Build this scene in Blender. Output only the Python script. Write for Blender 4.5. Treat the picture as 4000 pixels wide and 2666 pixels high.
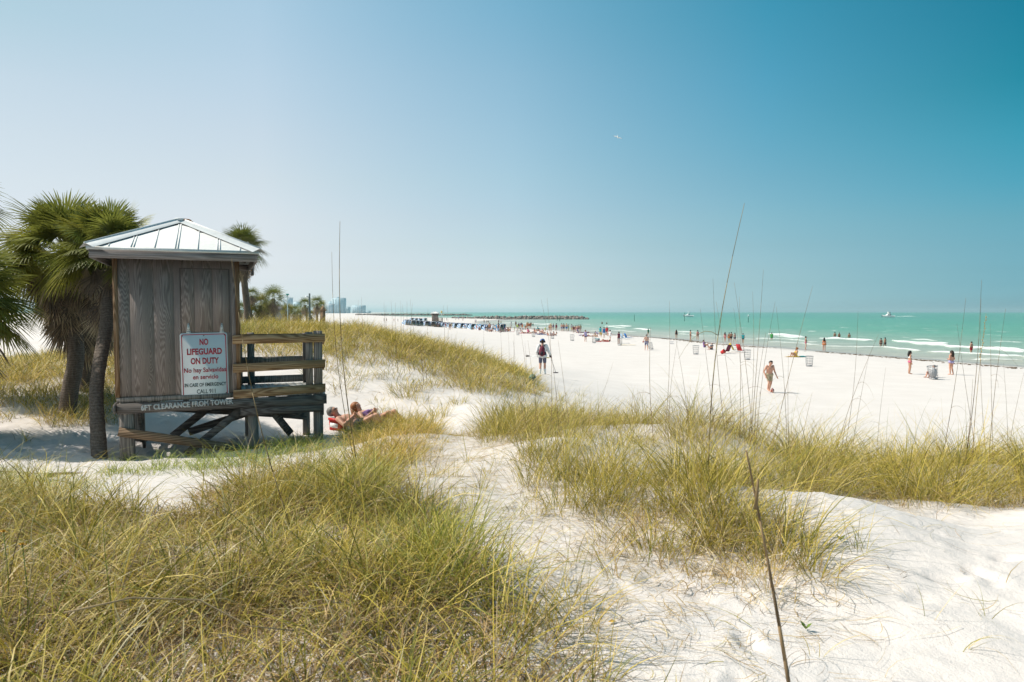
import bpy, bmesh, math, random
import numpy as np
from mathutils import Vector, Matrix

for o in list(bpy.data.objects):
    bpy.data.objects.remove(o)
S = bpy.context.scene
C = S.collection
R = math.radians
HAZE = 0.00008
rnd = random.Random(7)
rng = np.random.default_rng(7)

# ------------------------------------------------------------------ camera
FOC = 2667.0                       # focal length in pixels of the 4000 px wide photograph (24 mm lens)
PITCH = math.atan(113 / FOC)       # horizon 113 px above the picture's centre
CAM = np.array([0.0, 0.0, 4.9])
cam_d = bpy.data.cameras.new('camera')
cam_d.sensor_width = 36.0
cam_d.lens = 36.0 * FOC / 4000
cam_d.clip_start = 0.05
cam_d.clip_end = 60000
cam_d.dof.use_dof = True
cam_d.dof.focus_distance = 12.0
cam_d.dof.aperture_fstop = 5.6
cam = bpy.data.objects.new('camera', cam_d)
cam.location = CAM
cam.rotation_euler = (math.pi / 2 - PITCH, 0, 0)
C.objects.link(cam)
S.camera = cam

# ------------------------------------------------------------------ sky, sun, exposure
SUN_EL = R(50)
SUN_AZ = math.atan2(0.16, -0.987)  # direction towards the sun in the ground plane (left, slightly ahead)
sun_dir = Vector((math.cos(SUN_EL) * math.cos(SUN_AZ), math.cos(SUN_EL) * math.sin(SUN_AZ), math.sin(SUN_EL)))
W = bpy.data.worlds.new('World')
S.world = W
W.use_nodes = True
nt = W.node_tree
nt.nodes.clear()
n_out = nt.nodes.new('ShaderNodeOutputWorld')
n_bg = nt.nodes.new('ShaderNodeBackground')
n_sky = nt.nodes.new('ShaderNodeTexSky')
n_sky.sky_type = 'NISHITA'
n_sky.sun_disc = False
n_sky.sun_elevation = SUN_EL
n_sky.sun_rotation = math.pi / 2 - SUN_AZ
n_sky.altitude = 0
n_sky.air_density = 1.0
n_sky.dust_density = 1.6
n_sky.ozone_density = 2.0
n_bg.inputs['Strength'].default_value = 0.115
# clear gulf sky: paler towards the sun, deep cyan away from it, milky at the horizon (factors over the Nishita sky)
n_tc = nt.nodes.new('ShaderNodeTexCoord'); n_sep = nt.nodes.new('ShaderNodeSeparateXYZ')
nt.links.new(n_tc.outputs['Generated'], n_sep.inputs[0])


def wmath(op, a, b):
    k = nt.nodes.new('ShaderNodeMath'); k.operation = op
    for s, v in ((0, a), (1, b)):
        if isinstance(v, (int, float)): k.inputs[s].default_value = v
        else: nt.links.new(v, k.inputs[s])
    return k.outputs[0]


n_az = wmath('DIVIDE', n_sep.outputs[0], wmath('SQRT', wmath('ADD', wmath('ADD', wmath('MULTIPLY', n_sep.outputs[0], n_sep.outputs[0]), wmath('MULTIPLY', n_sep.outputs[1], n_sep.outputs[1])), 1e-6), 0))
SKY = [
[(0.002, (1.78, 2.17, 2.95)), (0.006, (1.64, 1.99, 2.73)), (0.012, (1.45, 1.74, 2.4)), (0.021, (1.26, 1.47, 2.0)), (0.033, (1.13, 1.25, 1.65)), (0.051, (1.06, 1.1, 1.33)), (0.078, (1.1, 1.03, 1.11)), (0.11, (1.17, 1.03, 0.99)), (0.154, (1.24, 1.08, 0.94)), (0.205, (1.29, 1.13, 0.93)), (0.265, (1.28, 1.17, 0.94)), (0.336, (1.1, 1.16, 0.92))] ,
[(0.002, (2.28, 2.69, 3.4)), (0.007, (2.04, 2.4, 3.07)), (0.014, (1.76, 2.02, 2.62)), (0.025, (1.52, 1.69, 2.18)), (0.039, (1.36, 1.41, 1.75)), (0.06, (1.32, 1.25, 1.4)), (0.091, (1.36, 1.19, 1.17)), (0.128, (1.47, 1.23, 1.09)), (0.179, (1.54, 1.29, 1.05)), (0.237, (1.59, 1.36, 1.08)), (0.304, (1.56, 1.43, 1.13)), (0.383, (1.44, 1.46, 1.16))] ,
[(0.003, (3.27, 3.83, 4.64)), (0.007, (2.71, 3.23, 3.96)), (0.015, (2.02, 2.41, 3.0)), (0.026, (1.56, 1.82, 2.25)), (0.041, (1.34, 1.48, 1.77)), (0.063, (1.25, 1.29, 1.42)), (0.096, (1.21, 1.22, 1.19)), (0.136, (1.23, 1.22, 1.12)), (0.19, (1.23, 1.29, 1.11)), (0.251, (1.21, 1.34, 1.13)), (0.321, (1.13, 1.37, 1.15)), (0.403, (0.9, 1.36, 1.16))] ,
[(0.002, (1.65, 2.46, 3.05)), (0.007, (1.43, 2.17, 2.73)), (0.014, (1.18, 1.82, 2.35)), (0.025, (0.94, 1.44, 1.89)), (0.038, (0.8, 1.18, 1.49)), (0.059, (0.74, 1.03, 1.21)), (0.09, (0.69, 0.95, 1.01)), (0.128, (0.67, 0.97, 0.95)), (0.178, (0.59, 0.98, 0.93)), (0.236, (0.49, 1.03, 0.96)), (0.303, (0.39, 1.06, 0.99)), (0.382, (0.27, 1.06, 0.97))] ,
[(0.002, (0.77, 1.54, 2.03)), (0.006, (0.71, 1.45, 1.94)), (0.012, (0.63, 1.32, 1.79)), (0.021, (0.55, 1.17, 1.62)), (0.033, (0.45, 0.95, 1.31)), (0.051, (0.4, 0.81, 1.05)), (0.078, (0.38, 0.75, 0.88)), (0.111, (0.35, 0.75, 0.8)), (0.154, (0.24, 0.77, 0.79)), (0.205, (0.16, 0.79, 0.76)), (0.265, (0.08, 0.74, 0.68)), (0.337, (0.06, 0.73, 0.68))] ,
]
n_col = None
for (az0, az1), tab in zip(((0, 0), (-0.594, -0.342), (-0.342, 0.0), (0.0, 0.345), (0.345, 0.592)), SKY):
    k = nt.nodes.new('ShaderNodeValToRGB'); cr = k.color_ramp
    for i_, (z_, c_) in enumerate(tab):
        e = cr.elements[0] if i_ == 0 else (cr.elements[1] if i_ == 1 else cr.elements.new(z_))
        e.position = z_; e.color = (*c_, 1)
    nt.links.new(n_sep.outputs[2], k.inputs[0])
    if n_col is None: n_col = k.outputs[0]
    else:
        mr = nt.nodes.new('ShaderNodeMapRange'); mr.interpolation_type = 'LINEAR'
        mr.inputs[1].default_value = az0; mr.inputs[2].default_value = az1
        nt.links.new(n_az, mr.inputs[0])
        mx = nt.nodes.new('ShaderNodeMix'); mx.data_type = 'RGBA'
        nt.links.new(mr.outputs[0], mx.inputs[0]); nt.links.new(n_col, mx.inputs[6]); nt.links.new(k.outputs[0], mx.inputs[7])
        n_col = mx.outputs[2]
n_mul = nt.nodes.new('ShaderNodeMix'); n_mul.data_type = 'RGBA'; n_mul.blend_type = 'MULTIPLY'
n_mul.inputs[0].default_value = 1.0
nt.links.new(n_sky.outputs[0], n_mul.inputs[6]); nt.links.new(n_col, n_mul.inputs[7])
nt.links.new(n_mul.outputs[2], n_bg.inputs['Color'])
nt.links.new(n_bg.outputs[0], n_out.inputs[0])

sun_d = bpy.data.lights.new('sun', 'SUN')
sun_d.energy = 4.4
sun_d.angle = R(0.53)
sun_d.color = (1.0, 0.945, 0.85)
sun = bpy.data.objects.new('sun', sun_d)
sun.rotation_euler = (-sun_dir).to_track_quat('-Z', 'Y').to_euler()
sun.location = (0, 0, 60)
C.objects.link(sun)
S.view_settings.view_transform = 'Standard'
S.view_settings.look = 'None'
S.view_settings.exposure = 0.2
S.view_settings.gamma = 1.0
S.cycles.max_bounces = 8
S.cycles.transparent_max_bounces = 8
S.cycles.volume_bounces = 0
S.cycles.use_denoising = True
S.cycles.denoising_prefilter = 'ACCURATE'
S.cycles.use_adaptive_sampling = False


# ------------------------------------------------------------------ helpers
def ray(px, py):
    a = (px - 2000) / FOC; b = (1333 - py) / FOC
    cp, sp = math.cos(PITCH), math.sin(PITCH)
    return np.array([a, cp + b * sp, -sp + b * cp])


def at(px, py, Y):
    d = ray(px, py)
    return CAM + d * (Y / d[1])


def project(x, y, z):
    cp, sp = math.cos(PITCH), math.sin(PITCH)
    dz = z - CAM[2]
    f = y * cp - dz * sp
    u = y * sp + dz * cp
    f = np.maximum(f, 1e-3)
    return 2000 + FOC * x / f, 1333 - FOC * u / f


def tag(o, label=None, cat=None, group=None, kind=None):
    if label: o['label'] = label
    if cat: o['category'] = cat
    if group: o['group'] = group
    if kind: o['kind'] = kind
    return o


def empty(name, loc, rz=0.0, label=None, cat=None, group=None):
    o = bpy.data.objects.new(name, None)
    o.empty_display_size = 0.1
    o.location = loc
    o.rotation_euler = (0, 0, rz)
    C.objects.link(o)
    return tag(o, label, cat, group)


_kids = {}


def link(name, me, mat=None, parent=None, loc=None, rz=None):
    o = bpy.data.objects.new(name, me)
    C.objects.link(o)
    if mat is not None and len(me.materials) == 0:
        me.materials.append(mat)
    if parent is not None:
        o.parent = parent
        _kids.setdefault(parent.name, []).append(o)
    if loc is not None: o.location = loc
    if rz is not None: o.rotation_euler = (0, 0, rz)
    return o


def copy_tree(o, parent=None):
    c = o.copy()
    C.objects.link(c)
    if parent is not None:
        c.parent = parent
        _kids.setdefault(parent.name, []).append(c)
    for ch in list(_kids.get(o.name, [])):
        copy_tree(ch, c)
    return c


def mesh_np(name, V, F, smooth=False, attrs=None):
    """V (n,3), F list of int arrays each (m,k) with k = 3 or 4; attrs: name -> (n,) float or (n,3) colour."""
    me = bpy.data.meshes.new(name)
    V = np.asarray(V, dtype=np.float32)
    Fs = [np.asarray(f, dtype=np.int32) for f in F if len(f)]
    nl = sum(f.size for f in Fs); nf = sum(len(f) for f in Fs)
    me.vertices.add(len(V)); me.vertices.foreach_set('co', V.ravel())
    me.loops.add(nl); me.polygons.add(nf)
    me.loops.foreach_set('vertex_index', np.concatenate([f.ravel() for f in Fs]))
    sizes = np.concatenate([np.full(len(f), f.shape[1], dtype=np.int32) for f in Fs])
    starts = np.concatenate([[0], np.cumsum(sizes)[:-1]]).astype(np.int32)
    me.polygons.foreach_set('loop_start', starts)
    if smooth:
        me.polygons.foreach_set('use_smooth', np.ones(nf, dtype=bool))
    me.update(calc_edges=True)
    for k, a in (attrs or {}).items():
        a = np.asarray(a, dtype=np.float32)
        if a.ndim == 1:
            at_ = me.attributes.new(k, 'FLOAT', 'POINT'); at_.data.foreach_set('value', a)
        else:
            at_ = me.attributes.new(k, 'FLOAT_COLOR', 'POINT')
            at_.data.foreach_set('color', np.concatenate([a, np.ones((len(a), 1), np.float32)], 1).ravel())
    return me


class MB:
    """collects shapes, then becomes ONE mesh object"""
    def __init__(self):
        self.v = []; self.f3 = []; self.f4 = []; self.n = 0; self.c = []

    def add(self, V, F, col=None):
        V = np.asarray(V, dtype=float).reshape(-1, 3)
        self.v.append(V)
        for f in F:
            f = [i + self.n for i in f]
            if len(f) == 3: self.f3.append(f)
            elif len(f) == 4: self.f4.append(f)
            else:
                for k in range(1, len(f) - 1): self.f3.append([f[0], f[k], f[k + 1]])
        self.n += len(V)
        self.c.append(np.tile(np.array(col if col is not None else (1, 1, 1), float), (len(V), 1)))
        return self

    def box(self, x0, x1, y0, y1, z0, z1, col=None):
        V = [(x, y, z) for z in (z0, z1) for y in (y0, y1) for x in (x0, x1)]
        return self.add(V, [(0, 2, 3, 1), (4, 5, 7, 6), (0, 1, 5, 4), (2, 6, 7, 3), (0, 4, 6, 2), (1, 3, 7, 5)], col)

    def bar(self, p, q, w, h, up=(0, 0, 1), col=None, ends=(0, 0)):
        """rectangular beam from p to q, w across, h along up"""
        p = np.array(p, float); q = np.array(q, float)
        d = q - p; d /= np.linalg.norm(d)
        up = np.array(up, float)
        s = np.cross(d, up); s /= np.linalg.norm(s)
        u = np.cross(s, d)
        V = []
        for e_ in (p, q):
            for a, b in ((-1, -1), (1, -1), (1, 1), (-1, 1)):
                V.append(e_ + s * a * w / 2 + u * b * h / 2)
        return self.add(V, [(0, 1, 2, 3), (7, 6, 5, 4), (0, 4, 5, 1), (1, 5, 6, 2), (2, 6, 7, 3), (3, 7, 4, 0)], col)

    def tube(self, pts, rad, n=8, cap=True, col=None, squash=None):
        pts = np.array(pts, float)
        rad = np.broadcast_to(np.array(rad, float), (len(pts),))
        T = np.gradient(pts, axis=0)
        T /= np.maximum(np.linalg.norm(T, axis=1, keepdims=True), 1e-9)
        ref = np.array([0.13, 0.31, 0.94])
        if abs(T[0] @ ref) > 0.9: ref = np.array([0.9, 0.3, -0.1])
        V = []
        N = np.cross(T[0], ref); N /= np.linalg.norm(N)
        for i in range(len(pts)):
            N = N - T[i] * (N @ T[i]); N /= np.linalg.norm(N)
            B = np.cross(T[i], N)
            for k in range(n):
                a = 2 * math.pi * k / n
                V.append(pts[i] + rad[i] * (math.cos(a) * N + math.sin(a) * B))
        F = []
        m = len(pts)
        for i in range(m - 1):
            for k in range(n):
                F.append((i * n + k, i * n + (k + 1) % n, (i + 1) * n + (k + 1) % n, (i + 1) * n + k))
        if cap:
            F.append(tuple(range(n))[::-1]); F.append(tuple((m - 1) * n + k for k in range(n)))
        return self.add(V, F, col)

    def lathe(self, prof, n=16, loc=(0, 0, 0), col=None):
        V = []; F = []
        for r, z in prof:
            for k in range(n):
                a = 2 * math.pi * k / n
                V.append((loc[0] + r * math.cos(a), loc[1] + r * math.sin(a), loc[2] + z))
        for i in range(len(prof) - 1):
            for k in range(n):
                F.append((i * n + k, i * n + (k + 1) % n, (i + 1) * n + (k + 1) % n, (i + 1) * n + k))
        F.append(tuple(range(n))[::-1]); F.append(tuple((len(prof) - 1) * n + k for k in range(n)))
        return self.add(V, F, col)

    def ball(self, c, r, n=10, m=7, col=None):
        r = np.broadcast_to(np.array(r, float), (3,))
        V = [(c[0], c[1], c[2] - r[2])]
        for i in range(1, m):
            a = -math.pi / 2 + math.pi * i / m
            for k in range(n):
                b = 2 * math.pi * k / n
                V.append((c[0] + r[0] * math.cos(a) * math.cos(b), c[1] + r[1] * math.cos(a) * math.sin(b), c[2] + r[2] * math.sin(a)))
        V.append((c[0], c[1], c[2] + r[2]))
        F = [(0, 1 + (k + 1) % n, 1 + k) for k in range(n)]
        for i in range(m - 2):
            for k in range(n):
                F.append((1 + i * n + k, 1 + i * n + (k + 1) % n, 1 + (i + 1) * n + (k + 1) % n, 1 + (i + 1) * n + k))
        t = len(V) - 1
        F += [(t, 1 + (m - 2) * n + k, 1 + (m - 2) * n + (k + 1) % n) for k in range(n)]
        return self.add(V, F, col)

    def mesh(self, name, smooth=False, colour=False):
        V = np.concatenate(self.v)
        at_ = {'tint': np.concatenate(self.c)} if colour else None
        return mesh_np(name, V, [np.array(self.f4).reshape(-1, 4), np.array(self.f3).reshape(-1, 3)], smooth, at_)

    def build(self, name, mat, parent=None, smooth=False, colour=False, loc=None, rz=None):
        return link(name, self.mesh(name, smooth, colour), mat, parent, loc, rz)


# value noise -------------------------------------------------------
def vnoise(x, y, seed=0):
    xi = np.floor(x).astype(np.int64); yi = np.floor(y).astype(np.int64)
    fx = x - xi; fy = y - yi
    fx = fx * fx * (3 - 2 * fx); fy = fy * fy * (3 - 2 * fy)

    def h(a, b):
        n = (a * 374761393 + b * 668265263 + seed * 974711) & 0x7fffffff
        n = ((n ^ (n >> 13)) * 1274126177) & 0x7fffffff
        n = n ^ (n >> 16)
        return (n & 0xffff) / 65535.0
    return (h(xi, yi) * (1 - fx) + h(xi + 1, yi) * fx) * (1 - fy) + (h(xi, yi + 1) * (1 - fx) + h(xi + 1, yi + 1) * fx) * fy


def fbm(x, y, seed=0, octv=4):
    t = 0; a = 0.5
    for i in range(octv):
        t = t + a * (vnoise(x, y, seed + i * 17) - 0.5); a *= 0.5; x = x * 2.03 + 3.1; y = y * 2.03 - 1.7
    return t


# ------------------------------------------------------------------ materials
class NT:
    def __init__(self, name):
        self.m = bpy.data.materials.new(name)
        self.m.use_nodes = True
        self.t = self.m.node_tree
        self.b = self.t.nodes['Principled BSDF']
        self.out = self.t.nodes['Material Output']

    def n(self, typ, **kw):
        k = self.t.nodes.new('ShaderNode' + typ)
        for a, v in kw.items():
            if hasattr(k, a): setattr(k, a, v)
            else: k.inputs[a].default_value = v
        return k

    def l(self, a, b): self.t.links.new(a, b)

    def coords(self, scale=(1, 1, 1), obj=True, loc=(0, 0, 0)):
        tc = self.n('TexCoord'); mp = self.n('Mapping')
        mp.inputs['Scale'].default_value = scale
        mp.inputs['Location'].default_value = loc
        self.l(tc.outputs['Object' if obj else 'Generated'], mp.inputs[0])
        return mp.outputs[0]

    def noise(self, vec, scale, detail=4, rough=0.55, dist=0.0):
        k = self.n('TexNoise')
        k.inputs['Scale'].default_value = scale; k.inputs['Detail'].default_value = detail
        k.inputs['Roughness'].default_value = rough; k.inputs['Distortion'].default_value = dist
        if vec is not None: self.l(vec, k.inputs['Vector'])
        return k.outputs['Fac']

    def ramp(self, fac, stops, interp='LINEAR'):
        k = self.n('ValToRGB'); c = k.color_ramp; c.interpolation = interp
        while len(c.elements) > 1: c.elements.remove(c.elements[-1])
        for i, (p, col) in enumerate(stops):
            e_ = c.elements[0] if i == 0 else c.elements.new(p)
            e_.position = p; e_.color = (*col, 1) if len(col) == 3 else col
        self.l(fac, k.inputs[0])
        return k.outputs[0]

    def mix(self, fac, a, b, mode='MIX'):
        k = self.n('Mix', data_type='RGBA', blend_type=mode)
        for s, v in ((0, fac), (6, a), (7, b)):
            if hasattr(v, 'links') or hasattr(v, 'is_linked'): self.l(v, k.inputs[s])
            elif isinstance(v, (int, float)): k.inputs[s].default_value = v
            else: k.inputs[s].default_value = (*v, 1) if len(v) == 3 else v
        return k.outputs[2]

    def math(self, op, a, b=0.0, clamp=False):
        k = self.n('Math', operation=op, use_clamp=clamp)
        for s, v in ((0, a), (1, b)):
            if isinstance(v, (int, float)): k.inputs[s].default_value = v
            else: self.l(v, k.inputs[s])
        return k.outputs[0]

    def attr(self, name):
        k = self.n('Attribute'); k.attribute_name = name
        return k

    def bump(self, h, strength=0.3, dist=0.01):
        k = self.n('Bump'); k.inputs['Strength'].default_value = strength; k.inputs['Distance'].default_value = dist
        self.l(h, k.inputs['Height']); self.l(k.outputs[0], self.b.inputs['Normal'])

    def base(self, v): self.set('Base Color', v)

    def set(self, name, v):
        if hasattr(v, 'is_linked'): self.l(v, self.b.inputs[name])
        else: self.b.inputs[name].default_value = (*v, 1) if isinstance(v, tuple) and len(v) == 3 else v


def simple(name, col, rough=0.6, var=0.12, scale=6.0, metal=0.0, spec=0.3, bump=0.0):
    k = NT(name)
    v = k.coords()
    nz = k.noise(v, scale)
    c = k.ramp(nz, [(0.3, tuple(x * (1 - var) for x in col)), (0.7, tuple(min(1, x * (1 + var)) for x in col))])
    k.base(c)
    k.set('Roughness', rough); k.set('Metallic', metal); k.set('Specular IOR Level', spec)
    if bump: k.bump(nz, bump, 0.02)
    return k.m


def tinted(name, rough=0.7, spec=0.25, transl=0.0, var=0.15, scale=8.0):
    """colour of its own per face group, from the mesh's tint attribute"""
    k = NT(name)
    a = k.attr('tint').outputs['Color']
    nz = k.noise(k.coords(), scale)
    c = k.mix(1.0, a, k.ramp(nz, [(0.25, (1 - var,) * 3), (0.75, (1 + var,) * 3)]), 'MULTIPLY')
    k.base(c); k.set('Roughness', rough); k.set('Specular IOR Level', spec)
    if transl:
        tr = k.n('BsdfTranslucent'); k.l(c, tr.inputs['Color'])
        ms = k.n('MixShader'); ms.inputs[0].default_value = transl
        k.l(k.b.outputs[0], ms.inputs[1]); k.l(tr.outputs[0], ms.inputs[2]); k.l(ms.outputs[0], k.out.inputs['Surface'])
    return k.m


# ------------------------------------------------------------------ the shore and the terrain
SH_Y = np.array([-10, 20, 62.8, 83.8, 123, 170, 207, 235, 300, 350, 400, 430, 455, 480, 600, 800, 980, 1500, 2500, 4000], float)
SH_X = np.array([68, 60, 47, 40.8, 32, 19, 3.9, -4, -11, -13, -6, -1, -6, -25, -75, -140, -190, -330, -520, -700], float)


def inland(x, y):
    return (np.interp(y, SH_Y, SH_X) - x) * 0.93


def beach(x, y):
    return np.interp(inland(x, y), [-300, -60, -20, -6, 0, 5, 14, 40, 80], [-6, -1.8, -0.7, -0.25, 0, 0.2, 0.5, 0.6, 0.75])


CP = np.array([
    (0, 0, 3.3), (-4, 0, 3.35), (4, 0, 3.3), (-3, -2, 3.3), (3, -2, 3.3), (-9, -1, 3.2), (9, -1, 3.3),
    (0, 3, 3.28), (-2.5, 3, 3.33), (2.5, 3, 3.28), (-5, 4, 3.22), (5, 4, 3.33), (-10, 5, 3.0), (9, 4, 3.3),
    (-4.5, 5.5, 3.12), (-1.5, 5, 3.2), (1, 5.5, 3.1), (3, 5.3, 3.2), (5, 5.6, 3.22), (8, 6.1, 3.26), (12, 6.4, 3.2),
    (5, 7.6, 2.62), (8, 8.1, 2.6), (3.4, 9, 2.75), (6.5, 9.2, 2.62), (10.5, 9.2, 2.5),
    (1.5, 8, 3.0), (0.7, 10, 3.0), (3, 10, 2.85), (0, 12, 2.75), (2, 13, 2.35), (4.5, 13, 1.95), (8, 12, 1.95), (-1, 9, 2.95), (-1.8, 14, 2.5),
    (-3, 7.5, 2.88), (-5, 8, 2.78), (-7, 8, 2.75), (-1.5, 7, 3.02), (-6.7, 11.5, 2.45), (-3.5, 12.8, 2.47), (-5, 10, 2.58),
    (-6, 14, 2.33), (-4, 14.8, 2.25), (-3.5, 16.5, 2.2), (-8.3, 11, 2.55), (-9.5, 12.5, 2.63), (-9.5, 14.5, 2.62), (-12, 13, 2.7), (-14, 9, 2.7),
    (-5, 18, 2.55), (-2.5, 18.5, 2.65), (-1.35, 18, 2.6), (-0.3, 15, 2.72), (-7, 22, 3.2), (-3.6, 22, 3.12), (-10, 19, 2.9), (-1.2, 23, 2.7),
    (1.5, 20, 2.05), (1.5, 26, 1.95), (5.2, 35, 1.05), (4.5, 20, 1.5),
    (-13, 30, 3.95), (-11, 30, 4.02), (-7.3, 30, 4.08), (-4.5, 30, 3.55), (-2.2, 30, 2.95), (0, 31, 2.25), (1.2, 34, 1.8), (1.6, 38, 1.45),
    (-13, 45, 3.7), (-8, 45, 3.1), (-3, 45, 1.6), (2, 45, 1.15),
    (-16, 18, 3.1), (-13, 18, 2.95), (-12, 24, 3.55), (-21, 28, 3.0), (-20, 22, 3.0), (-18, 35, 3.7), (-25, 40, 3.3), (-30, 20, 3.0),
    (-25, 60, 3.6), (-12, 60, 2.7), (-5, 60, 1.3), (-20, 100, 3.0), (-10, 100, 1.6), (-35, 100, 3.5), (-40, 200, 2.6), (-70, 200, 3.1), (-25, 150, 1.6), (-60, 60, 3.6), (-110, 150, 3.4), (-90, 400, 2.2),
    (10, 18, 1.25), (14, 14, 1.5), (20, 12, 1.6), (9, 25, 0.85), (15, 22, 0.75), (30, 15, 0.9), (40, 8, 1.0), (25, 3, 2.4), (15, 2, 3.0), (18, 8, 2.2), (-20, 2, 3.0), (-25, 10, 3.0),
], float)
ZP = [(6, 45), (8, 60), (15, 45), (30, 45), (10, 80), (20, 30), (12, 30), (40, 30), (45, 45), (25, 60), (30, 80), (25, 110), (15, 140), (0, 200), (-15, 250), (-45, 300),
      (-30, 350), (-60, 600), (5, 300), (40, 200), (80, 120), (70, 60), (90, 20), (-20, 450), (-150, 900), (10, 450), (100, 400), (-300, 1500), (200, 1000)]
ZP2 = [(1, 80, 0.3), (-3, 110, 0.2), (-5, 142, 0.15), (-20, 190, 0.1), (-35, 237, 0.05)]
_cx = np.array([c[0] for c in CP] + [c[0] for c in ZP] + [c[0] for c in ZP2], float)
_cy = np.array([c[1] for c in CP] + [c[1] for c in ZP] + [c[1] for c in ZP2], float)
_cr = np.concatenate([CP[:, 2] - beach(CP[:, 0], CP[:, 1]), np.zeros(len(ZP)), np.array([c[2] for c in ZP2])])
CW = 4.0


def warp(x, y):
    return x / (y + CW) * 1.6, np.log(y + CW)


_wx, _wy = warp(_cx, _cy)


def _tps():
    n = len(_wx)
    d2 = (_wx[:, None] - _wx[None]) ** 2 + (_wy[:, None] - _wy[None]) ** 2
    K = 0.5 * d2 * np.log(d2 + 1e-9) + np.eye(n) * 0.0008
    P = np.stack([np.ones(n), _wx, _wy], 1)
    A = np.block([[K, P], [P.T, np.zeros((3, 3))]])
    return np.linalg.solve(A, np.concatenate([_cr, np.zeros(3)]))


_tw = _tps()


HUMMOCK = [(0.75, 8.7, .22, .9), (1.5, 7.6, .16, .7), (1.75, 6.3, .20, .8), (2.5, 5.5, .20, .75), (3.5, 9.3, .22, 1.1), (5.6, 9.5, .25, 1.2), (7.6, 9.4, .2, 1.0), (1.6, 11, .25, 1.3), (3.0, 10.6, .2, 1.0), (-1.6, 10.5, .22, 1.0), (-0.9, 6.6, .12, .8), (-2.8, 6.3, .15, 1.0), (4.4, 7.2, .12, .5)]


PRINTS = []
_pr = random.Random(5)
for _ in range(16):      # trails of old footprints up the sandy path and over the bare sand
    X_, Y_, A_ = _pr.uniform(-1.5, 4.5), _pr.uniform(2.6, 7.5), _pr.uniform(0, 6.28)
    for st in range(_pr.randrange(3, 8)):
        PRINTS.append((X_ + (.09 if st % 2 else -.09) * -math.sin(A_), Y_ + (.09 if st % 2 else -.09) * math.cos(A_), A_ + _pr.uniform(-.2, .2), _pr.uniform(.012, .035)))
        X_ += .55 * math.cos(A_); Y_ += .55 * math.sin(A_); A_ += _pr.uniform(-.2, .2)
for _ in range(140):
    PRINTS.append((_pr.gauss(-8.5, 1.6), _pr.gauss(11.2, 1.3), _pr.uniform(0, 6.28), _pr.uniform(.02, .05)))


def height_raw(x, y):
    X, Yw = warp(x, y)
    out = _tw[-3] + _tw[-2] * X + _tw[-1] * Yw
    for i in range(len(_wx)):
        d2 = (X - _wx[i]) ** 2 + (Yw - _wy[i]) ** 2
        out = out + _tw[i] * 0.5 * d2 * np.log(d2 + 1e-9)
    s = inland(x, y)
    out = out * np.clip((s - 4) / 14, 0, 1) * np.clip(1.4 - y / 1200, 0, 1)
    z = beach(x, y) + out
    dune = np.clip(out / 1.2, 0, 1)
    z = z + dune * (0.26 * fbm(x / 3.1, y / 3.1, 3) + 0.10 * fbm(x / 0.8, y / 0.8, 5, 3) * np.clip(1.5 - y / 40, 0, 1))
    for (hx, hy, hh, hr) in HUMMOCK:
        z = z + hh * np.exp(-((x - hx) ** 2 + (y - hy) ** 2) / (hr * hr))
    z = z + dune * (0.10 * fbm(x / 0.9 + 5, y / 0.7, 33, 3) + 0.035 * fbm(x / 0.2, y / 0.2, 35, 2)) * np.clip(1.6 - y / 9, 0, 1)
    for (fx, fy_, fa, fd) in PRINTS:
        m = (np.abs(x - fx) < .5) & (np.abs(y - fy_) < .5)
        if m.any():
            u = (x[m] - fx) * math.cos(fa) + (y[m] - fy_) * math.sin(fa); w = -(x[m] - fx) * math.sin(fa) + (y[m] - fy_) * math.cos(fa)
            r2 = (u / .11) ** 2 + (w / .06) ** 2
            z[m] += -fd * np.exp(-r2) + .4 * fd * np.exp(-((np.sqrt(r2) - 1.5) / .45) ** 2)
    # trodden sand by the hut and paw and foot marks on the beach
    tr = np.exp(-(((x + 9) / 3.2) ** 2 + ((y - 11) / 3.0) ** 2)) + 0.55 * np.exp(-(((x + 2) / 3.0) ** 2 + ((y - 15) / 4.0) ** 2)) + 0.16
    fm = np.abs(fbm(x / 0.42, y / 0.42, 9, 2)) * np.clip(1.3 - y / 60, 0, 1)
    z = z - 0.16 * fm * tr
    z = z + 0.05 * fbm(x / 1.7, y / 2.6, 21, 3) * (1 - dune) * np.clip(s / 8, 0, 1)
    return z


GP = np.linspace(-1.75, 1.35, 760)
GQ = np.concatenate([np.linspace(math.log(1.5), math.log(44), 760, endpoint=False), np.linspace(math.log(44), math.log(4600), 240)])
_PP, _QQ = np.meshgrid(GP, GQ)
_GY = np.exp(_QQ) - CW
_GX = _PP * (_GY + CW)
GZ = height_raw(_GX, _GY)


def H(x, y):
    x = np.asarray(x, float); y = np.asarray(y, float)
    p = x / (y + CW); q = np.log(np.maximum(y + CW, 1.51))
    i = np.clip((p - GP[0]) / (GP[1] - GP[0]), 0, len(GP) - 1.001)
    j = np.interp(q, GQ, np.arange(len(GQ))); j = np.clip(j, 0, len(GQ) - 1.001)
    i0 = i.astype(int); j0 = j.astype(int); a = i - i0; b = j - j0
    return (GZ[j0, i0] * (1 - a) + GZ[j0, i0 + 1] * a) * (1 - b) + (GZ[j0 + 1, i0] * (1 - a) + GZ[j0 + 1, i0 + 1] * a) * b


def ground(px, py, y0=2.0, y1=1500.0):
    """where the line of sight through a pixel meets the sand (or the sea)"""
    Y = np.geomspace(y0, y1, 4000)
    d = ray(px, py)
    P = CAM[None] + d[None] * (Y / d[1])[:, None]
    g = np.maximum(H(P[:, 0], P[:, 1]), 0.0)
    k = np.argmax(P[:, 2] <= g)
    if P[k, 2] > g[k]: k = len(Y) - 1
    p = P[k].copy(); p[2] = g[k]
    return p


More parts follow.
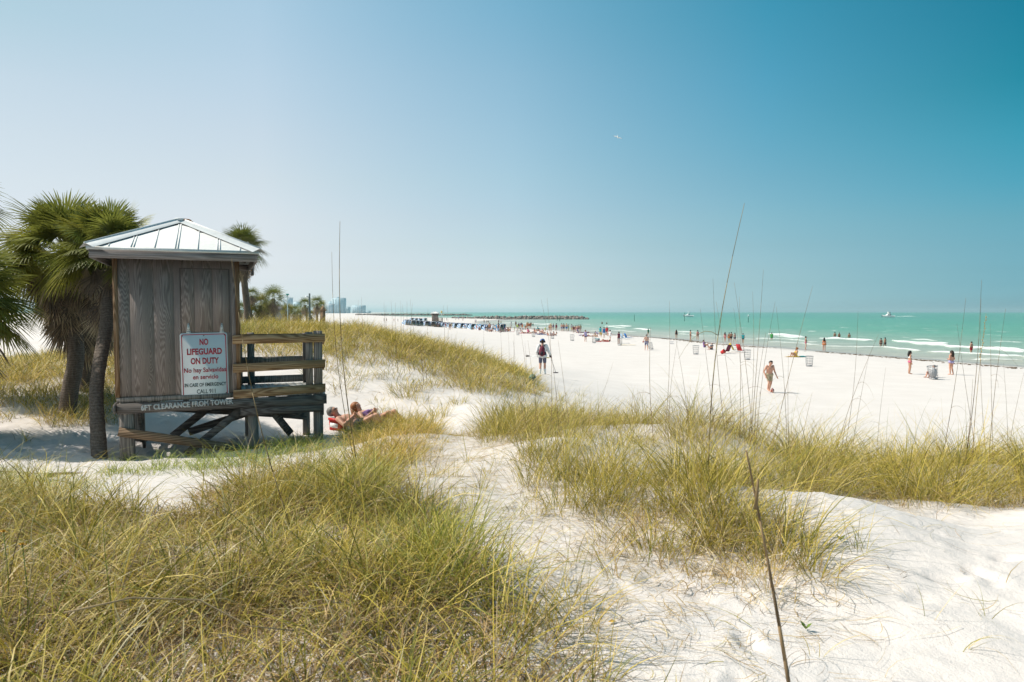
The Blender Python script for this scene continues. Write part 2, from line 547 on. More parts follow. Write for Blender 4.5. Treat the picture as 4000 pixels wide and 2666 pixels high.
def grid_faces(nr, nc):
    i = np.arange(nr - 1)[:, None] * nc + np.arange(nc - 1)[None]
    return np.stack([i, i + 1, i + 1 + nc, i + nc], -1).reshape(-1, 4)


k = NT('sand')
v = k.coords()
wet = k.attr('wet').outputs['Fac']
n1 = k.noise(v, 0.7, 5); n2 = k.noise(v, 14, 5, 0.6); n3 = k.noise(v, 90, 3, 0.7)
col = k.ramp(n1, [(0.3, (0.63, 0.578, 0.548)), (0.7, (0.68, 0.63, 0.602))])
col = k.mix(k.ramp(n2, [(0.60, (0, 0, 0)), (0.76, (0.22,) * 3)]), col, (0.42, 0.36, 0.29))
col = k.mix(k.math('MULTIPLY', wet, 0.95), col, (0.33, 0.315, 0.28))
k.base(col)
k.set('Roughness', k.ramp(wet, [(0, (0.9,) * 3), (1, (0.35,) * 3)])); k.set('Specular IOR Level', 0.2)
k.bump(k.math('ADD', k.math('MULTIPLY', n2, 0.8), k.math('MULTIPLY', n3, 0.3)), 0.55, 0.035)
M_sand = k.m
s_ = inland(_GX, _GY)
wet_ = np.clip(1.35 - np.abs(s_ - 1.0) / 4.2, 0, 1) * (s_ > -30)
me = mesh_np('sand', np.stack([_GX, _GY, GZ], -1).reshape(-1, 3), [grid_faces(*GZ.shape)], True, {'wet': wet_.ravel()})
tag(link('sand', me, M_sand), 'white sand of the beach and the rolling dunes', 'sand', kind='structure')

# ------------------------------------------------------------------ the sea
FOAM = [  # breakers: pixel of one end, of the other, half thickness, strength
    (3489, 1334, 3700, 1347, 8, 1), (3560, 1344, 4000, 1372, 9, 1), (3700, 1357, 4000, 1376, 7, 1), (4000, 1372, 4400, 1398, 9, 1), (3560, 1329, 3660, 1335, 4, .8),
    (3203, 1324, 3300, 1326, 7, 1), (3290, 1329, 3410, 1333, 7, 1), (3300, 1355, 3440, 1360, 4, .8), (3440, 1358, 3600, 1373, 4, .9), (3627, 1375, 4000, 1398, 5, .9), (4000, 1398, 4400, 1422, 5, .9),
    (3780, 1404, 4000, 1412, 3, .7), (3007, 1309, 3130, 1315, 7, 1), (3040, 1318, 3150, 1319, 5, .9), (2950, 1322, 3200, 1338, 3, .8), (3000, 1337, 3360, 1360, 3, .75), (3150, 1296, 3195, 1297, 2, .8),
    (2650, 1296, 2740, 1303, 3, .8), (2640, 1306, 2840, 1318, 3, .7), (2360, 1277, 2465, 1277, 5, 1), (2400, 1281, 2445, 1283, 4, 1), (2410, 1273, 2450, 1272, 2, .8), (2380, 1294, 2490, 1297, 3, .8),
    (2479, 1287, 2545, 1290, 5, 1), (2560, 1301, 2700, 1303, 2, .6), (2645, 1298, 2700, 1302, 3, .8), (2282, 1269, 2316, 1269, 2.5, .9), (2030, 1264, 2170, 1266, 3, .95), (2038, 1279, 2150, 1281, 2, .8),
    (2270, 1285, 2330, 1284, 2, .7), (2290, 1291, 2360, 1293, 2, .7), (1950, 1262, 2030, 1262, 2.5, .9), (2560, 1312, 2640, 1315, 2.5, .6), (2860, 1325, 2960, 1329, 2.5, .7), (2500, 1305, 2580, 1310, 2, .5),
    (3503, 1235, 3582, 1236, 1.6, .9)]
spy = np.concatenate([np.geomspace(0.6, 6, 30), np.arange(7, 330, 1.0)])[::-1]
SY = (CAM[2] * FOC / spy)
su = np.linspace(-1.3, 1.3, 1000)
_U, _Y = np.meshgrid(su, SY)
_X = _U * _Y
pxs, pys = project(_X, _Y, 0 * _X)
foam = np.zeros_like(_X)
for (xa, ya, xb, yb, th, st) in FOAM:
    t = np.clip(((pxs - xa) * (xb - xa)) / ((xb - xa) ** 2), -0.08, 1.08)
    yc = ya + (yb - ya) * t + 1.4 * np.sin(pxs * 0.021 + xa) + 0.6 * np.sin(pxs * 0.09)
    e_ = np.clip(np.minimum(pxs - xa, xb - pxs) / 28, -1, 1)
    wdt = 0.74 * th * (0.6 + 0.75 * vnoise(pxs / 34, pys * 0 + xa, 4)) * np.clip(0.25 + 0.75 * e_, 0, 1)
    f_ = np.clip(1.3 * (1 - np.abs(pys - yc) / np.maximum(wdt, 0.05)), 0, 1) * (e_ > -0.3) * st
    foam = np.maximum(foam, f_)
soff = -inland(_X, _Y)
swash = np.clip(1 - np.abs(soff + 0.2 + 1.5 * fbm(_X / 9, _Y / 9, 31)) / 0.7, 0, 1) * 0.75
foam = np.maximum(foam, swash * (_Y < 400))
zs = 0.22 * foam * (_Y < 250) * (soff > 3) + 0.05 * np.sin(_Y / 2.3 + 2 * fbm(_X / 30, _Y / 30, 2)) * (soff > 6)
k = NT('sea_water')
v = k.coords((0.05, 0.22, 1))
off = k.attr('offshore').outputs['Fac']
col = k.ramp(off, [(0.0, (0.42, 0.41, 0.35)), (0.03, (0.36, 0.40, 0.34)), (0.09, (0.25, 0.365, 0.29)), (0.22, (0.145, 0.335, 0.25)), (0.6, (0.115, 0.31, 0.24)), (1, (0.115, 0.295, 0.24))])
p1 = k.noise(v, 1.3, 6, 0.6)
col = k.mix(1.0, col, k.ramp(p1, [(0.3, (0.82,) * 3), (0.7, (1.18,) * 3)]), 'MULTIPLY')
p2 = k.noise(k.coords((0.14, 0.09, 1)), 1.0, 8, 0.78)
caps = k.ramp(p2, [(0.595, (0, 0, 0)), (0.65, (0.75,) * 3)])
fo = k.attr('foam').outputs['Fac']
rag = k.math('SUBTRACT', k.math('MULTIPLY', fo, 1.9), k.math('MULTIPLY', k.noise(k.coords((0.8, 1.1, 1)), 1.0, 6, 0.75), 1.35), True)
capm = k.math('MULTIPLY', caps, k.math('MULTIPLY', off, 8.0, True), True)
fm = k.math('MAXIMUM', rag, capm, True)
k.base(k.mix(fm, col, (0.84, 0.85, 0.83)))
k.set('Roughness', k.math('ADD', 0.32, k.math('MULTIPLY', fm, 0.5)))
k.set('IOR', 1.33); k.set('Specular IOR Level', 0.22)
k.bump(k.noise(k.coords((0.35, 0.9, 1)), 1.0, 5, 0.65), 0.9, 0.5)
M_sea = k.m
me = mesh_np('sea', np.stack([_X, _Y, zs], -1).reshape(-1, 3), [grid_faces(*_X.shape)], True,
             {'offshore': np.clip(soff / 350, 0, 1).ravel(), 'foam': foam.ravel()})
tag(link('sea', me, M_sea), 'green gulf water with white breakers along the beach', 'sea', kind='structure')

# ------------------------------------------------------------------ wood, metal, paint
def wood(name, c0, c1, c2, axis='z', rough=0.82, scale=9.0):
    k = NT(name)
    sc = {'z': (1, 1, 0.085), 'x': (0.085, 1, 1), 'y': (1, 0.085, 1)}[axis]
    v = k.coords(sc)
    warpn = k.noise(k.coords(tuple(s * 1.0 for s in sc)), 3.2, 2)
    sep = k.n('VectorMath', operation='ADD'); k.l(v, sep.inputs[0])
    cmb = k.n('CombineXYZ')
    for i_ in range(3): k.l(k.math('MULTIPLY', warpn, 0.5), cmb.inputs[i_])
    k.l(cmb.outputs[0], sep.inputs[1])
    wv = k.n('TexWave', wave_type='RINGS', rings_direction='SPHERICAL')
    wv.inputs['Scale'].default_value = scale; wv.inputs['Distortion'].default_value = 5; wv.inputs['Detail'].default_value = 3; wv.inputs['Detail Scale'].default_value = 1.6
    k.l(sep.outputs[0], wv.inputs['Vector'])
    fine = k.noise(k.coords(tuple(s * (14 if s == 1 else 6) for s in sc)), 5, 4, 0.7)
    blot = k.noise(k.coords((1, 1, 1)), 1.7, 4)
    f = k.math('ADD', k.math('MULTIPLY', wv.outputs['Fac'], 0.45), k.math('MULTIPLY', fine, 0.55))
    c = k.ramp(f, [(0.25, c0), (0.55, c1), (0.8, c2)])
    c = k.mix(1.0, c, k.ramp(blot, [(0.3, (0.86,) * 3), (0.75, (1.1,) * 3)]), 'MULTIPLY')
    k.base(c); k.set('Roughness', rough); k.set('Specular IOR Level', 0.15)
    k.bump(f, 0.45, 0.006)
    return k.m


M_ply = wood('weathered_plywood', (0.178, 0.146, 0.13), (0.255, 0.214, 0.194), (0.33, 0.285, 0.262), scale=18)
M_trim = wood('trim_wood', (0.13, 0.075, 0.04), (0.24, 0.15, 0.085), (0.33, 0.22, 0.14))
M_rail = wood('rail_wood', (0.19, 0.11, 0.055), (0.36, 0.235, 0.125), (0.48, 0.335, 0.195), 'x')
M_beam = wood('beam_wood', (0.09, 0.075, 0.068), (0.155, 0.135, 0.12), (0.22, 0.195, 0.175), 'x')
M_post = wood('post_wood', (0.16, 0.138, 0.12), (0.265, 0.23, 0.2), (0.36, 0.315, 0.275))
M_fascia = wood('fascia_wood', (0.20, 0.178, 0.172), (0.275, 0.248, 0.242), (0.34, 0.31, 0.305), 'x')
M_brace = wood('brace_wood', (0.14, 0.09, 0.055), (0.25, 0.165, 0.10), (0.35, 0.24, 0.15), 'x')
M_deck = simple('deck_boards', (0.42, 0.42, 0.40), 0.8, 0.15, 9)
M_roof = simple('galvanised_roof', (0.74, 0.73, 0.71), 0.85, 0.06, 14, 0.0, 0.08)
M_cap = simple('roof_cap', (0.66, 0.67, 0.67), 0.6, 0.06, 9, 0.0, 0.2)
M_rust = simple('rust', (0.33, 0.12, 0.03), 0.9, 0.3, 20)
M_white = simple('white_enamel', (0.78, 0.79, 0.78), 0.35, 0.03, 4)
M_red = simple('sign_red', (0.42, 0.025, 0.04), 0.45, 0.05)
M_dkgreen = simple('sign_dark', (0.02, 0.045, 0.04), 0.45, 0.05)
M_paint = simple('stencil_paint', (0.50, 0.51, 0.50), 0.9, 0.25, 30)
M_zinc = simple('zinc', (0.62, 0.64, 0.63), 0.5, 0.1, 10, 0.3, 0.4)
M_bolt = simple('bolt', (0.16, 0.15, 0.14), 0.5, 0.1, 10, 0.5)


def text_mesh(name, lines, mat):
    """lines: (string, size, x centre, y baseline, width scale, extra weight, target width or None) in one mesh lying in the x/z plane, facing -y"""
    bm = bmesh.new()
    for (txt, size, xc, yb, wx, wt, tw) in lines:
        cu = bpy.data.curves.new('txt', 'FONT')
        cu.body = txt; cu.size = size; cu.offset = wt; cu.extrude = 0.0; cu.resolution_u = 3
        o = bpy.data.objects.new('txt', cu); C.objects.link(o)
        bpy.context.view_layer.update()
        me = bpy.data.meshes.new_from_object(o.evaluated_get(bpy.context.evaluated_depsgraph_get()))
        bpy.data.objects.remove(o)
        xs = [v.co.x for v in me.vertices]
        x0, x1 = min(xs), max(xs)
        s = wx if tw is None else tw / (x1 - x0)
        me.transform(Matrix(((s, 0, 0, xc - s * (x0 + x1) / 2), (0, 0, 0, 0), (0, 1, 0, yb), (0, 0, 0, 1))))
        bm.from_mesh(me)
        bpy.data.meshes.remove(me)
    r = bmesh.ops.extrude_face_region(bm, geom=bm.faces[:])
    bmesh.ops.translate(bm, vec=(0, -0.003, 0), verts=[g for g in r['geom'] if isinstance(g, bmesh.types.BMVert)])
    bmesh.ops.recalc_face_normals(bm, faces=bm.faces[:])
    me = bpy.data.meshes.new(name); bm.to_mesh(me); bm.free()
    me.materials.append(mat)
    return me


# ------------------------------------------------------------------ the lifeguard hut (local: x along the front to the right, y into depth, z up from the floor)
HUT = np.array([-6.676, 11.5, 3.394]); HA = math.atan(0.431)
hut = empty('lifeguard_hut', HUT, HA, 'grey wooden lifeguard hut on legs with white metal roof and railed deck', 'lifeguard hut')
WW, WD, WH = 1.92, 2.10, 2.44


def hutz(u, v):
    """ground height in the hut's own frame"""
    x = HUT[0] + u * math.cos(HA) - v * math.sin(HA); y = HUT[1] + u * math.sin(HA) + v * math.cos(HA)
    return float(H(x, y)) - HUT[2]


b = MB()
# plywood front with shallow vertical grooves
gx = [0.0, 0.215, 0.575, 0.885, 1.21, 1.50, 1.80, WW]
for i in range(len(gx) - 1):
    b.box(gx[i] + (0.004 if i else 0), gx[i + 1], 0.0, 0.03, 0.035, WH)
    if i: b.box(gx[i] - 0.001, gx[i] + 0.005, 0.006, 0.03, 0.035, WH)
b.box(0, WW, WD - 0.03, WD, 0.0, WH).box(0, 0.03, 0.03, WD - 0.03, 0.0, WH).box(WW - 0.03, WW, 0.03, WD - 0.03, 0.0, WH)
b.box(0.03, WW - 0.03, 0.03, WD - 0.03, 0.0, 0.03)
b.build('wall', M_ply, hut)
MB().box(-0.012, WW + 0.012, -0.022, -0.002, -0.03, 0.055).build('bottom_trim', M_post, hut)
for x0, x1 in ((-0.03, 0.045), (WW - 0.045, WW + 0.03)):
    MB().box(x0, x1, -0.02, -0.002, 0.06, WH - 0.002).box(x0 if x0 < 0 else x1 - 0.02, x0 + 0.02 if x0 < 0 else x1, -0.001, 0.09, 0.06, WH - 0.002).build('corner_trim', M_trim, hut)
# hatch panel with strap hinges above the sign
hb = MB()
hx = [1.0, 1.21, 1.50, 1.765]
for i in range(3): hb.box(hx[i] + 0.003, hx[i + 1] - 0.002, -0.007, -0.0015, 1.15, 2.255)
hatch = hb.build('hatch', M_ply, hut)
MB().box(0.985, 0.999, -0.004, -0.0012, 1.14, 2.268).box(1.769, 1.783, -0.004, -0.0012, 1.14, 2.268).box(1.0, 1.768, -0.004, -0.0012, 2.258, 2.272).build('hatch_gap_shade', simple('hatch_shadow_line', (.10, .08, .07), .9), hatch)  # dark strips paint the shade of the gap round the hatch
for hx_ in (1.108, 1.645):
    m = MB()
    V = [(hx_ - 0.03, -0.012, 1.17), (hx_ + 0.03, -0.012, 1.17), (hx_ + 0.009, -0.012, 1.31), (hx_ - 0.009, -0.012, 1.31)]
    m.add(V + [(x, -0.0075, z) for x, y, z in V], [(0, 1, 2, 3), (0, 4, 5, 1), (1, 5, 6, 2), (2, 6, 7, 3), (3, 7, 4, 0)])
    m.box(hx_ - 0.036, hx_ + 0.036, -0.02, -0.0078, 1.142, 1.166)
    h_ = m.build('hinge', M_zinc, hatch)
    for dz, dx in ((1.20, -0.013), (1.20, 0.013), (1.245, 0.0), (1.285, 0.0)): MB().ball((hx_ + dx, -0.014, dz), (0.006, 0.004, 0.006), 8, 5).build('bolt', M_bolt, h_)

# floor frame, deck boards
DE = 3.44
b = MB()
x = WW + 0.015
while x < DE - 0.05:
    b.box(x, min(x + 0.135, DE - 0.02), -0.028, WD + 0.02, -0.036, -0.004 + rnd.uniform(-0.003, 0.003)); x += 0.142
b.build('deck', M_deck, hut)
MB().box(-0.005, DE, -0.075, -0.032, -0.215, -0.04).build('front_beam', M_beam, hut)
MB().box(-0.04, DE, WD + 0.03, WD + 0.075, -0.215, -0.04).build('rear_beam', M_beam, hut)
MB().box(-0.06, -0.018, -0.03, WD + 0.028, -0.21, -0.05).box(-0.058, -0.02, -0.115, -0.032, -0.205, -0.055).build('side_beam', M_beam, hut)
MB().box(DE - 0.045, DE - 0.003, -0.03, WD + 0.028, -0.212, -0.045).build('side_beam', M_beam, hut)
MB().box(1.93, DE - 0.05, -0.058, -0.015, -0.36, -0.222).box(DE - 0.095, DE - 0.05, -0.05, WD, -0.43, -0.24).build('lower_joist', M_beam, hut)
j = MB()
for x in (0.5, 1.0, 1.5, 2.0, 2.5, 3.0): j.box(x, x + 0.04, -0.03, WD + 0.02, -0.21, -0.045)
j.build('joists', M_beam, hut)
legs = [(0.125, 0.07, 0.215), (0.125, WD - 0.09, 0.19), (2.145, 0.09, 0.18), (2.145, WD - 0.09, 0.15), (3.30, 0.07, 0.16), (3.30, WD - 0.09, 0.14)]
for (u, v, w) in legs:
    MB().box(u - w / 2, u + w / 2, v - w / 2, v + w / 2, hutz(u, v) - 0.25, -0.045 if u < 2 else -0.05).build('leg', M_post, hut)
# sway braces under the floor
g = hutz(1.2, 0)
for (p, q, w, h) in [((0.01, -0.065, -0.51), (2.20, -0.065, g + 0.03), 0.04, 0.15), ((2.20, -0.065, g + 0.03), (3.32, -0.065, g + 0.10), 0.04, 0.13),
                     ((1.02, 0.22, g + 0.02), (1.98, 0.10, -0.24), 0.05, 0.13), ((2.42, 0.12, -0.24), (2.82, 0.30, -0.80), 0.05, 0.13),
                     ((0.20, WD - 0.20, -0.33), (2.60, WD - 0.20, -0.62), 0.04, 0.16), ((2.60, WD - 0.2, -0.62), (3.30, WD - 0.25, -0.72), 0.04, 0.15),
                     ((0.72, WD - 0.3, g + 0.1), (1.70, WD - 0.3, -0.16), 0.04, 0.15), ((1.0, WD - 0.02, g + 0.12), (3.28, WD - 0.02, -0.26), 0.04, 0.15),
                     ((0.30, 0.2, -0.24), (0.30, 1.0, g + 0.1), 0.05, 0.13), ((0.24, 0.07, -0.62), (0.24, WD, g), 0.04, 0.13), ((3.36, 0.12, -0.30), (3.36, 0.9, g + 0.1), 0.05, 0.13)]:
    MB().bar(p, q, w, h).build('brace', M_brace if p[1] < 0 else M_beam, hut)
# railing
for (u, v, w, z0, top) in [(3.30, -0.005, 0.15, -0.03, 1.155), (3.142, 0.0, 0.125, -0.03, 1.135), (2.205, WD - 0.07, 0.14, -0.03, 1.08), (3.30, WD - 0.07, 0.105, -0.03, 1.06), (1.99, WD - 0.07, 0.10, -0.03, 1.05), (3.34, WD - 0.30, 0.10, -0.03, 1.05)]:
    MB().box(u - w / 2, u + w / 2, v - 0.04 + 0.01, v + 0.05, z0, top).build('rail_post', M_post, hut)
for (za, zb) in ((0.935, 0.947), (0.425, 0.466), (-0.045, 0.010)):
    b = MB(); V = []
    for (u, z) in ((1.815, za), (3.42, zb)):
        for dz in (0, 0.155):
            for y in (-0.082, -0.044): V.append((u, y, z + dz))
    b.add(V, [(0, 1, 3, 2), (4, 6, 7, 5), (0, 4, 5, 1), (2, 3, 7, 6), (0, 2, 6, 4), (1, 5, 7, 3)])
    b.build('rail', M_rail, hut)
for z in (0.90, 0.42, 0.02):
    MB().box(1.95, 3.24, WD - 0.13, WD - 0.095, z, z + 0.15).build('rail', M_rail if z > 0.5 else M_post, hut)
for z in (0.90, 0.42): MB().box(3.375, 3.41, -0.03, WD - 0.02, z, z + 0.14).build('rail', M_rail, hut)

# hipped metal roof
EX0, EX1, EY0, EY1, EZ, AP = -0.335, 2.27, -0.44, WD + 0.42, 2.565, (0.975, 1.03, 3.20)
roof = empty('roof', (0, 0, 0)); roof.parent = hut; _kids.setdefault(hut.name, []).append(roof)
cor = [(EX0, EY0, EZ), (EX1, EY0, EZ), (EX1, EY1, EZ), (EX0, EY1, EZ)]
b = MB()
b.add(cor + [AP], [(0, 1, 4), (1, 2, 4), (2, 3, 4), (3, 0, 4)])
b.build('metal_sheet', M_roof, roof)
AP_ = np.array(AP); rib = MB(); lap = MB()
for s in range(4):
    A_, B_ = np.array(cor[s]), np.array(cor[(s + 1) % 4])
    mid = (A_ + B_) / 2
    n_ = np.cross(B_ - A_, AP_ - A_); n_ /= np.linalg.norm(n_)
    L_ = np.linalg.norm(B_ - A_); ax = (B_ - A_) / L_
    for t in ((-0.76, 0), (-0.5, 1), (-0.25, 0), (0, 1), (0.25, 0), (0.5, 1), (0.76, 0)):
        f = 1 - abs(t[0]) - 0.10
        p0 = mid + ax * (L_ / 2 * t[0]); p1 = p0 + (AP_ - mid) * f
        for off in ((-0.02, 0.02) if t[1] else (0,)):
            rib.bar(p0 + n_ * 0.0055 + ax * off, p1 + n_ * 0.0055 + ax * off, 0.016, 0.006, n_)
        # flat dark triangle, painted shade of the open corrugation end under the hip cap
        sg = -np.sign(t[0]) if t[0] else 1
        e1 = p1 + n_ * 0.004
        hipd = (AP_ - (A_ if t[0] < 0 else B_)); hipd /= np.linalg.norm(hipd)
        if abs(t[0]) > 0: lap.add([e1 + hipd * 0.13 + n_ * 0.004, e1 - hipd * 0.14 + n_ * 0.004, e1 - (AP_ - mid) * 0.05 + n_ * 0.004], [(0, 1, 2)])
        else:
            for cc in (A_, B_):
                hd = AP_ - cc; hd /= np.linalg.norm(hd)
                lap.add([p1 + n_ * 0.008, p1 - hd * 0.22 + n_ * 0.008, p1 - hd * 0.03 - (AP_ - mid) * 0.03 + n_ * 0.008], [(0, 1, 2)])
rib.build('roof_seam', M_cap, roof)
lap.build('cap_shadow_gap', M_bolt, roof)
for s in range(4):
    A_ = np.array(cor[s]); d = AP_ - A_
    n1 = np.cross(np.array(cor[s]) - np.array(cor[s - 1]), AP_ - A_); n1 /= np.linalg.norm(n1)
    n2 = np.cross(np.array(cor[(s + 1) % 4]) - A_, AP_ - A_); n2 /= np.linalg.norm(n2)
    up = (n1 + n2); up /= np.linalg.norm(up)
    e1 = np.cross(n1, d); e1 /= np.linalg.norm(e1); e2 = np.cross(d, n2); e2 /= np.linalg.norm(e2)
    b = MB(); w = 0.155
    q = [A_ - d * 0.004, AP_]
    V = []
    for p in q: V += [p + n1 * 0.02 + e1 * w * (1 if p is q[0] else 0.6), p + up * 0.058, p + n2 * 0.02 + e2 * w * (1 if p is q[0] else 0.6)]
    b.add(V, [(0, 1, 4, 3), (1, 2, 5, 4)])
    b.tube([q[0] + up * 0.052, q[1] + up * 0.052], 0.018, 6)
    b.build('ridge_cap', M_cap, roof)
b = MB(); b.ball((AP[0], AP[1], AP[2] + 0.03), (0.12, 0.12, 0.035), 10, 6); b.build('peak_cap', M_cap, roof)
b = MB(); b.ball((AP[0] + 0.10, AP[1] - 0.06, AP[2] + 0.015), (0.09, 0.05, 0.03), 9, 6).ball((AP[0] + 0.16, AP[1] - 0.09, AP[2] - 0.015), (0.06, 0.04, 0.024), 9, 6); b.build('rust_patch', M_rust, roof)
# drip edge and fascia boards
FI = 0.035
for (a_, c_) in (((EX0, EY0), (EX1, EY0)), ((EX1, EY0), (EX1, EY1)), ((EX1, EY1), (EX0, EY1)), ((EX0, EY1), (EX0, EY0))):
    d = np.array([c_[0] - a_[0], c_[1] - a_[1], 0.0]); d /= np.linalg.norm(d); inn = np.array([-d[1], d[0], 0])
    p = np.array([*a_, EZ - 0.027]); q = np.array([*c_, EZ - 0.027])
    MB().bar(p + inn * 0.006, q + inn * 0.006 - d * 0.013, 0.012, 0.05).build('drip_edge', M_zinc, roof)
    p[2] = q[2] = EZ - 0.115
    MB().bar(p + inn * 0.05 + d * 0.032, q + inn * 0.05 - d * 0.07, 0.036, 0.135).build('fascia', M_fascia, roof)
b = MB().box(EX1 - 0.03, EX1 + 0.01, EY1 - 0.75, EY1 - 0.35, EZ - 0.30, EZ - 0.06)
b.build('loose_fascia_board', M_fascia, roof)
# rafters under the eaves
b = MB()
for s in range(4):
    A_, B_ = np.array(cor[s]), np.array(cor[(s + 1) % 4]); mid = (A_ + B_) / 2; ax = (B_ - A_) / np.linalg.norm(B_ - A_)
    for t in (-0.72, -0.46, -0.2, 0.06, 0.32, 0.58, 0.80):
        p0 = mid + ax * t * np.linalg.norm(B_ - A_) / 2
        f = 0.40 if abs(t) < 0.6 else 0.25
        p1 = p0 + (AP_ - mid) * f; p0 = p0 + (AP_ - mid) * 0.09
        b.bar(p0 - np.array([0, 0, 0.055]), p1 - np.array([0, 0, 0.055]), 0.038, 0.09)
b.build('rafters', M_post, roof)
MB().box(EX0 + 0.06, EX1 - 0.06, EY0 + 0.07, -0.003, WH - 0.02, WH - 0.008).build('soffit', M_post, roof)
# painted warning on the front beam
link('painted_lettering', text_mesh('painted_lettering', [('6FT CLEARANCE FROM TOWER', 0.125, 1.08, -0.178, 1, 0.006, 1.46)], M_paint), None, hut, (0, -0.0755, 0))
hut_l = _kids[hut.name][-1]; hut_l.rotation_euler = (0, R(-1.6), 0); hut_l.location = (0.0, -0.0755, 0.0)

# ------------------------------------------------------------------ the sign on the hut
SW_, SH_ = 0.765, 1.145
sx = math.cos(HA) * 0.982 + math.sin(HA) * 0.012; sy = math.sin(HA) * 0.982 - math.cos(HA) * 0.012
sign = empty('warning_sign', (HUT[0] + sx, HUT[1] + sy, HUT[2] - 0.008), HA, 'white metal sign with red border reading no lifeguard on duty', 'sign')
sign.rotation_euler = (0, R(-0.8), HA)


def rrect(x0, x1, z0, z1, r, n=6):
    P = []
    for cx, cz, a0 in ((x1 - r, z1 - r, 0), (x0 + r, z1 - r, 90), (x0 + r, z0 + r, 180), (x1 - r, z0 + r, 270)):
        for i in range(n + 1):
            a = R(a0 + 90 * i / n); P.append((cx + r * math.cos(a), cz + r * math.sin(a)))
    return P


P = rrect(0, SW_, 0, SH_, 0.045); n_ = len(P)
b = MB(); b.add([(x, -0.004, z) for x, z in P] + [(x, 0.0, z) for x, z in P], [tuple(range(n_))[::-1], tuple(range(n_, 2 * n_))] + [(i, (i + 1) % n_, n_ + (i + 1) % n_, n_ + i) for i in range(n_)])
b.build('sign_plate', M_white, sign)
P1 = rrect(0.022, SW_ - 0.022, 0.022, SH_ - 0.022, 0.032); P2 = rrect(0.036, SW_ - 0.036, 0.036, SH_ - 0.036, 0.022)
b = MB(); b.add([(x, -0.0056, z) for x, z in P1] + [(x, -0.0056, z) for x, z in P2], [(i, (i + 1) % n_, n_ + (i + 1) % n_, n_ + i) for i in range(n_)])
b.build('sign_border', M_red, sign)
link('red_lettering', text_mesh('red_lettering', [('NO', 0.148, SW_ / 2, 0.935, 1, 0.0045, 0.14), ('LIFEGUARD', 0.148, SW_ / 2 + 0.005, 0.766, 1, 0.0045, 0.565), ('ON DUTY', 0.148, SW_ / 2 + 0.005, 0.600, 1, 0.0045, 0.455),
     ('No hay Salvavidas', 0.112, SW_ / 2 + 0.006, 0.452, 1, 0.0020, 0.68), ('en servicio', 0.112, SW_ / 2 + 0.01, 0.330, 1, 0.0020, 0.41)], M_red), None, sign, (0, -0.0045, 0))
link('dark_lettering', text_mesh('dark_lettering', [('IN CASE OF EMERGENCY', 0.087, SW_ / 2 + 0.005, 0.200, 1, 0.0014, 0.67), ('CALL 911', 0.105, SW_ / 2 + 0.01, 0.075, 1, 0.0014, 0.30)], M_dkgreen), None, sign, (0, -0.0045, 0))
for x, z in ((0.038, SH_ - 0.05), (SW_ / 2, SH_ - 0.05), (SW_ - 0.045, SH_ - 0.045), (0.045, 0.05), (SW_ - 0.045, 0.065)): MB().ball((x, -0.007, z), (0.011, 0.005, 0.011), 8, 5).build('bolt', M_bolt, sign)

# ------------------------------------------------------------------ cabbage palms
M_frond = tinted('palm_frond', 0.5, 0.35, 0.34, 0.2, 5)
M_dead = tinted('dead_frond', 0.85, 0.1, 0.12, 0.25, 6)
k = NT('palm_trunk')
v = k.coords((1, 1, 1))
wv = k.n('TexWave', wave_type='BANDS', bands_direction='Z'); wv.inputs['Scale'].default_value = 6.5; wv.inputs['Distortion'].default_value = 9; wv.inputs['Detail'].default_value = 4
k.l(v, wv.inputs['Vector'])
nz = k.noise(k.coords((4, 4, 1)), 6, 5, 0.65)
f = k.math('ADD', k.math('MULTIPLY', wv.outputs['Fac'], 0.18), k.math('MULTIPLY', nz, 0.82))
k.base(k.ramp(f, [(0.25, (0.07, 0.05, 0.038)), (0.55, (0.15, 0.115, 0.09)), (0.8, (0.23, 0.185, 0.15))])); k.set('Roughness', 0.9); k.bump(f, 0.8, 0.03)
M_trunk = k.m


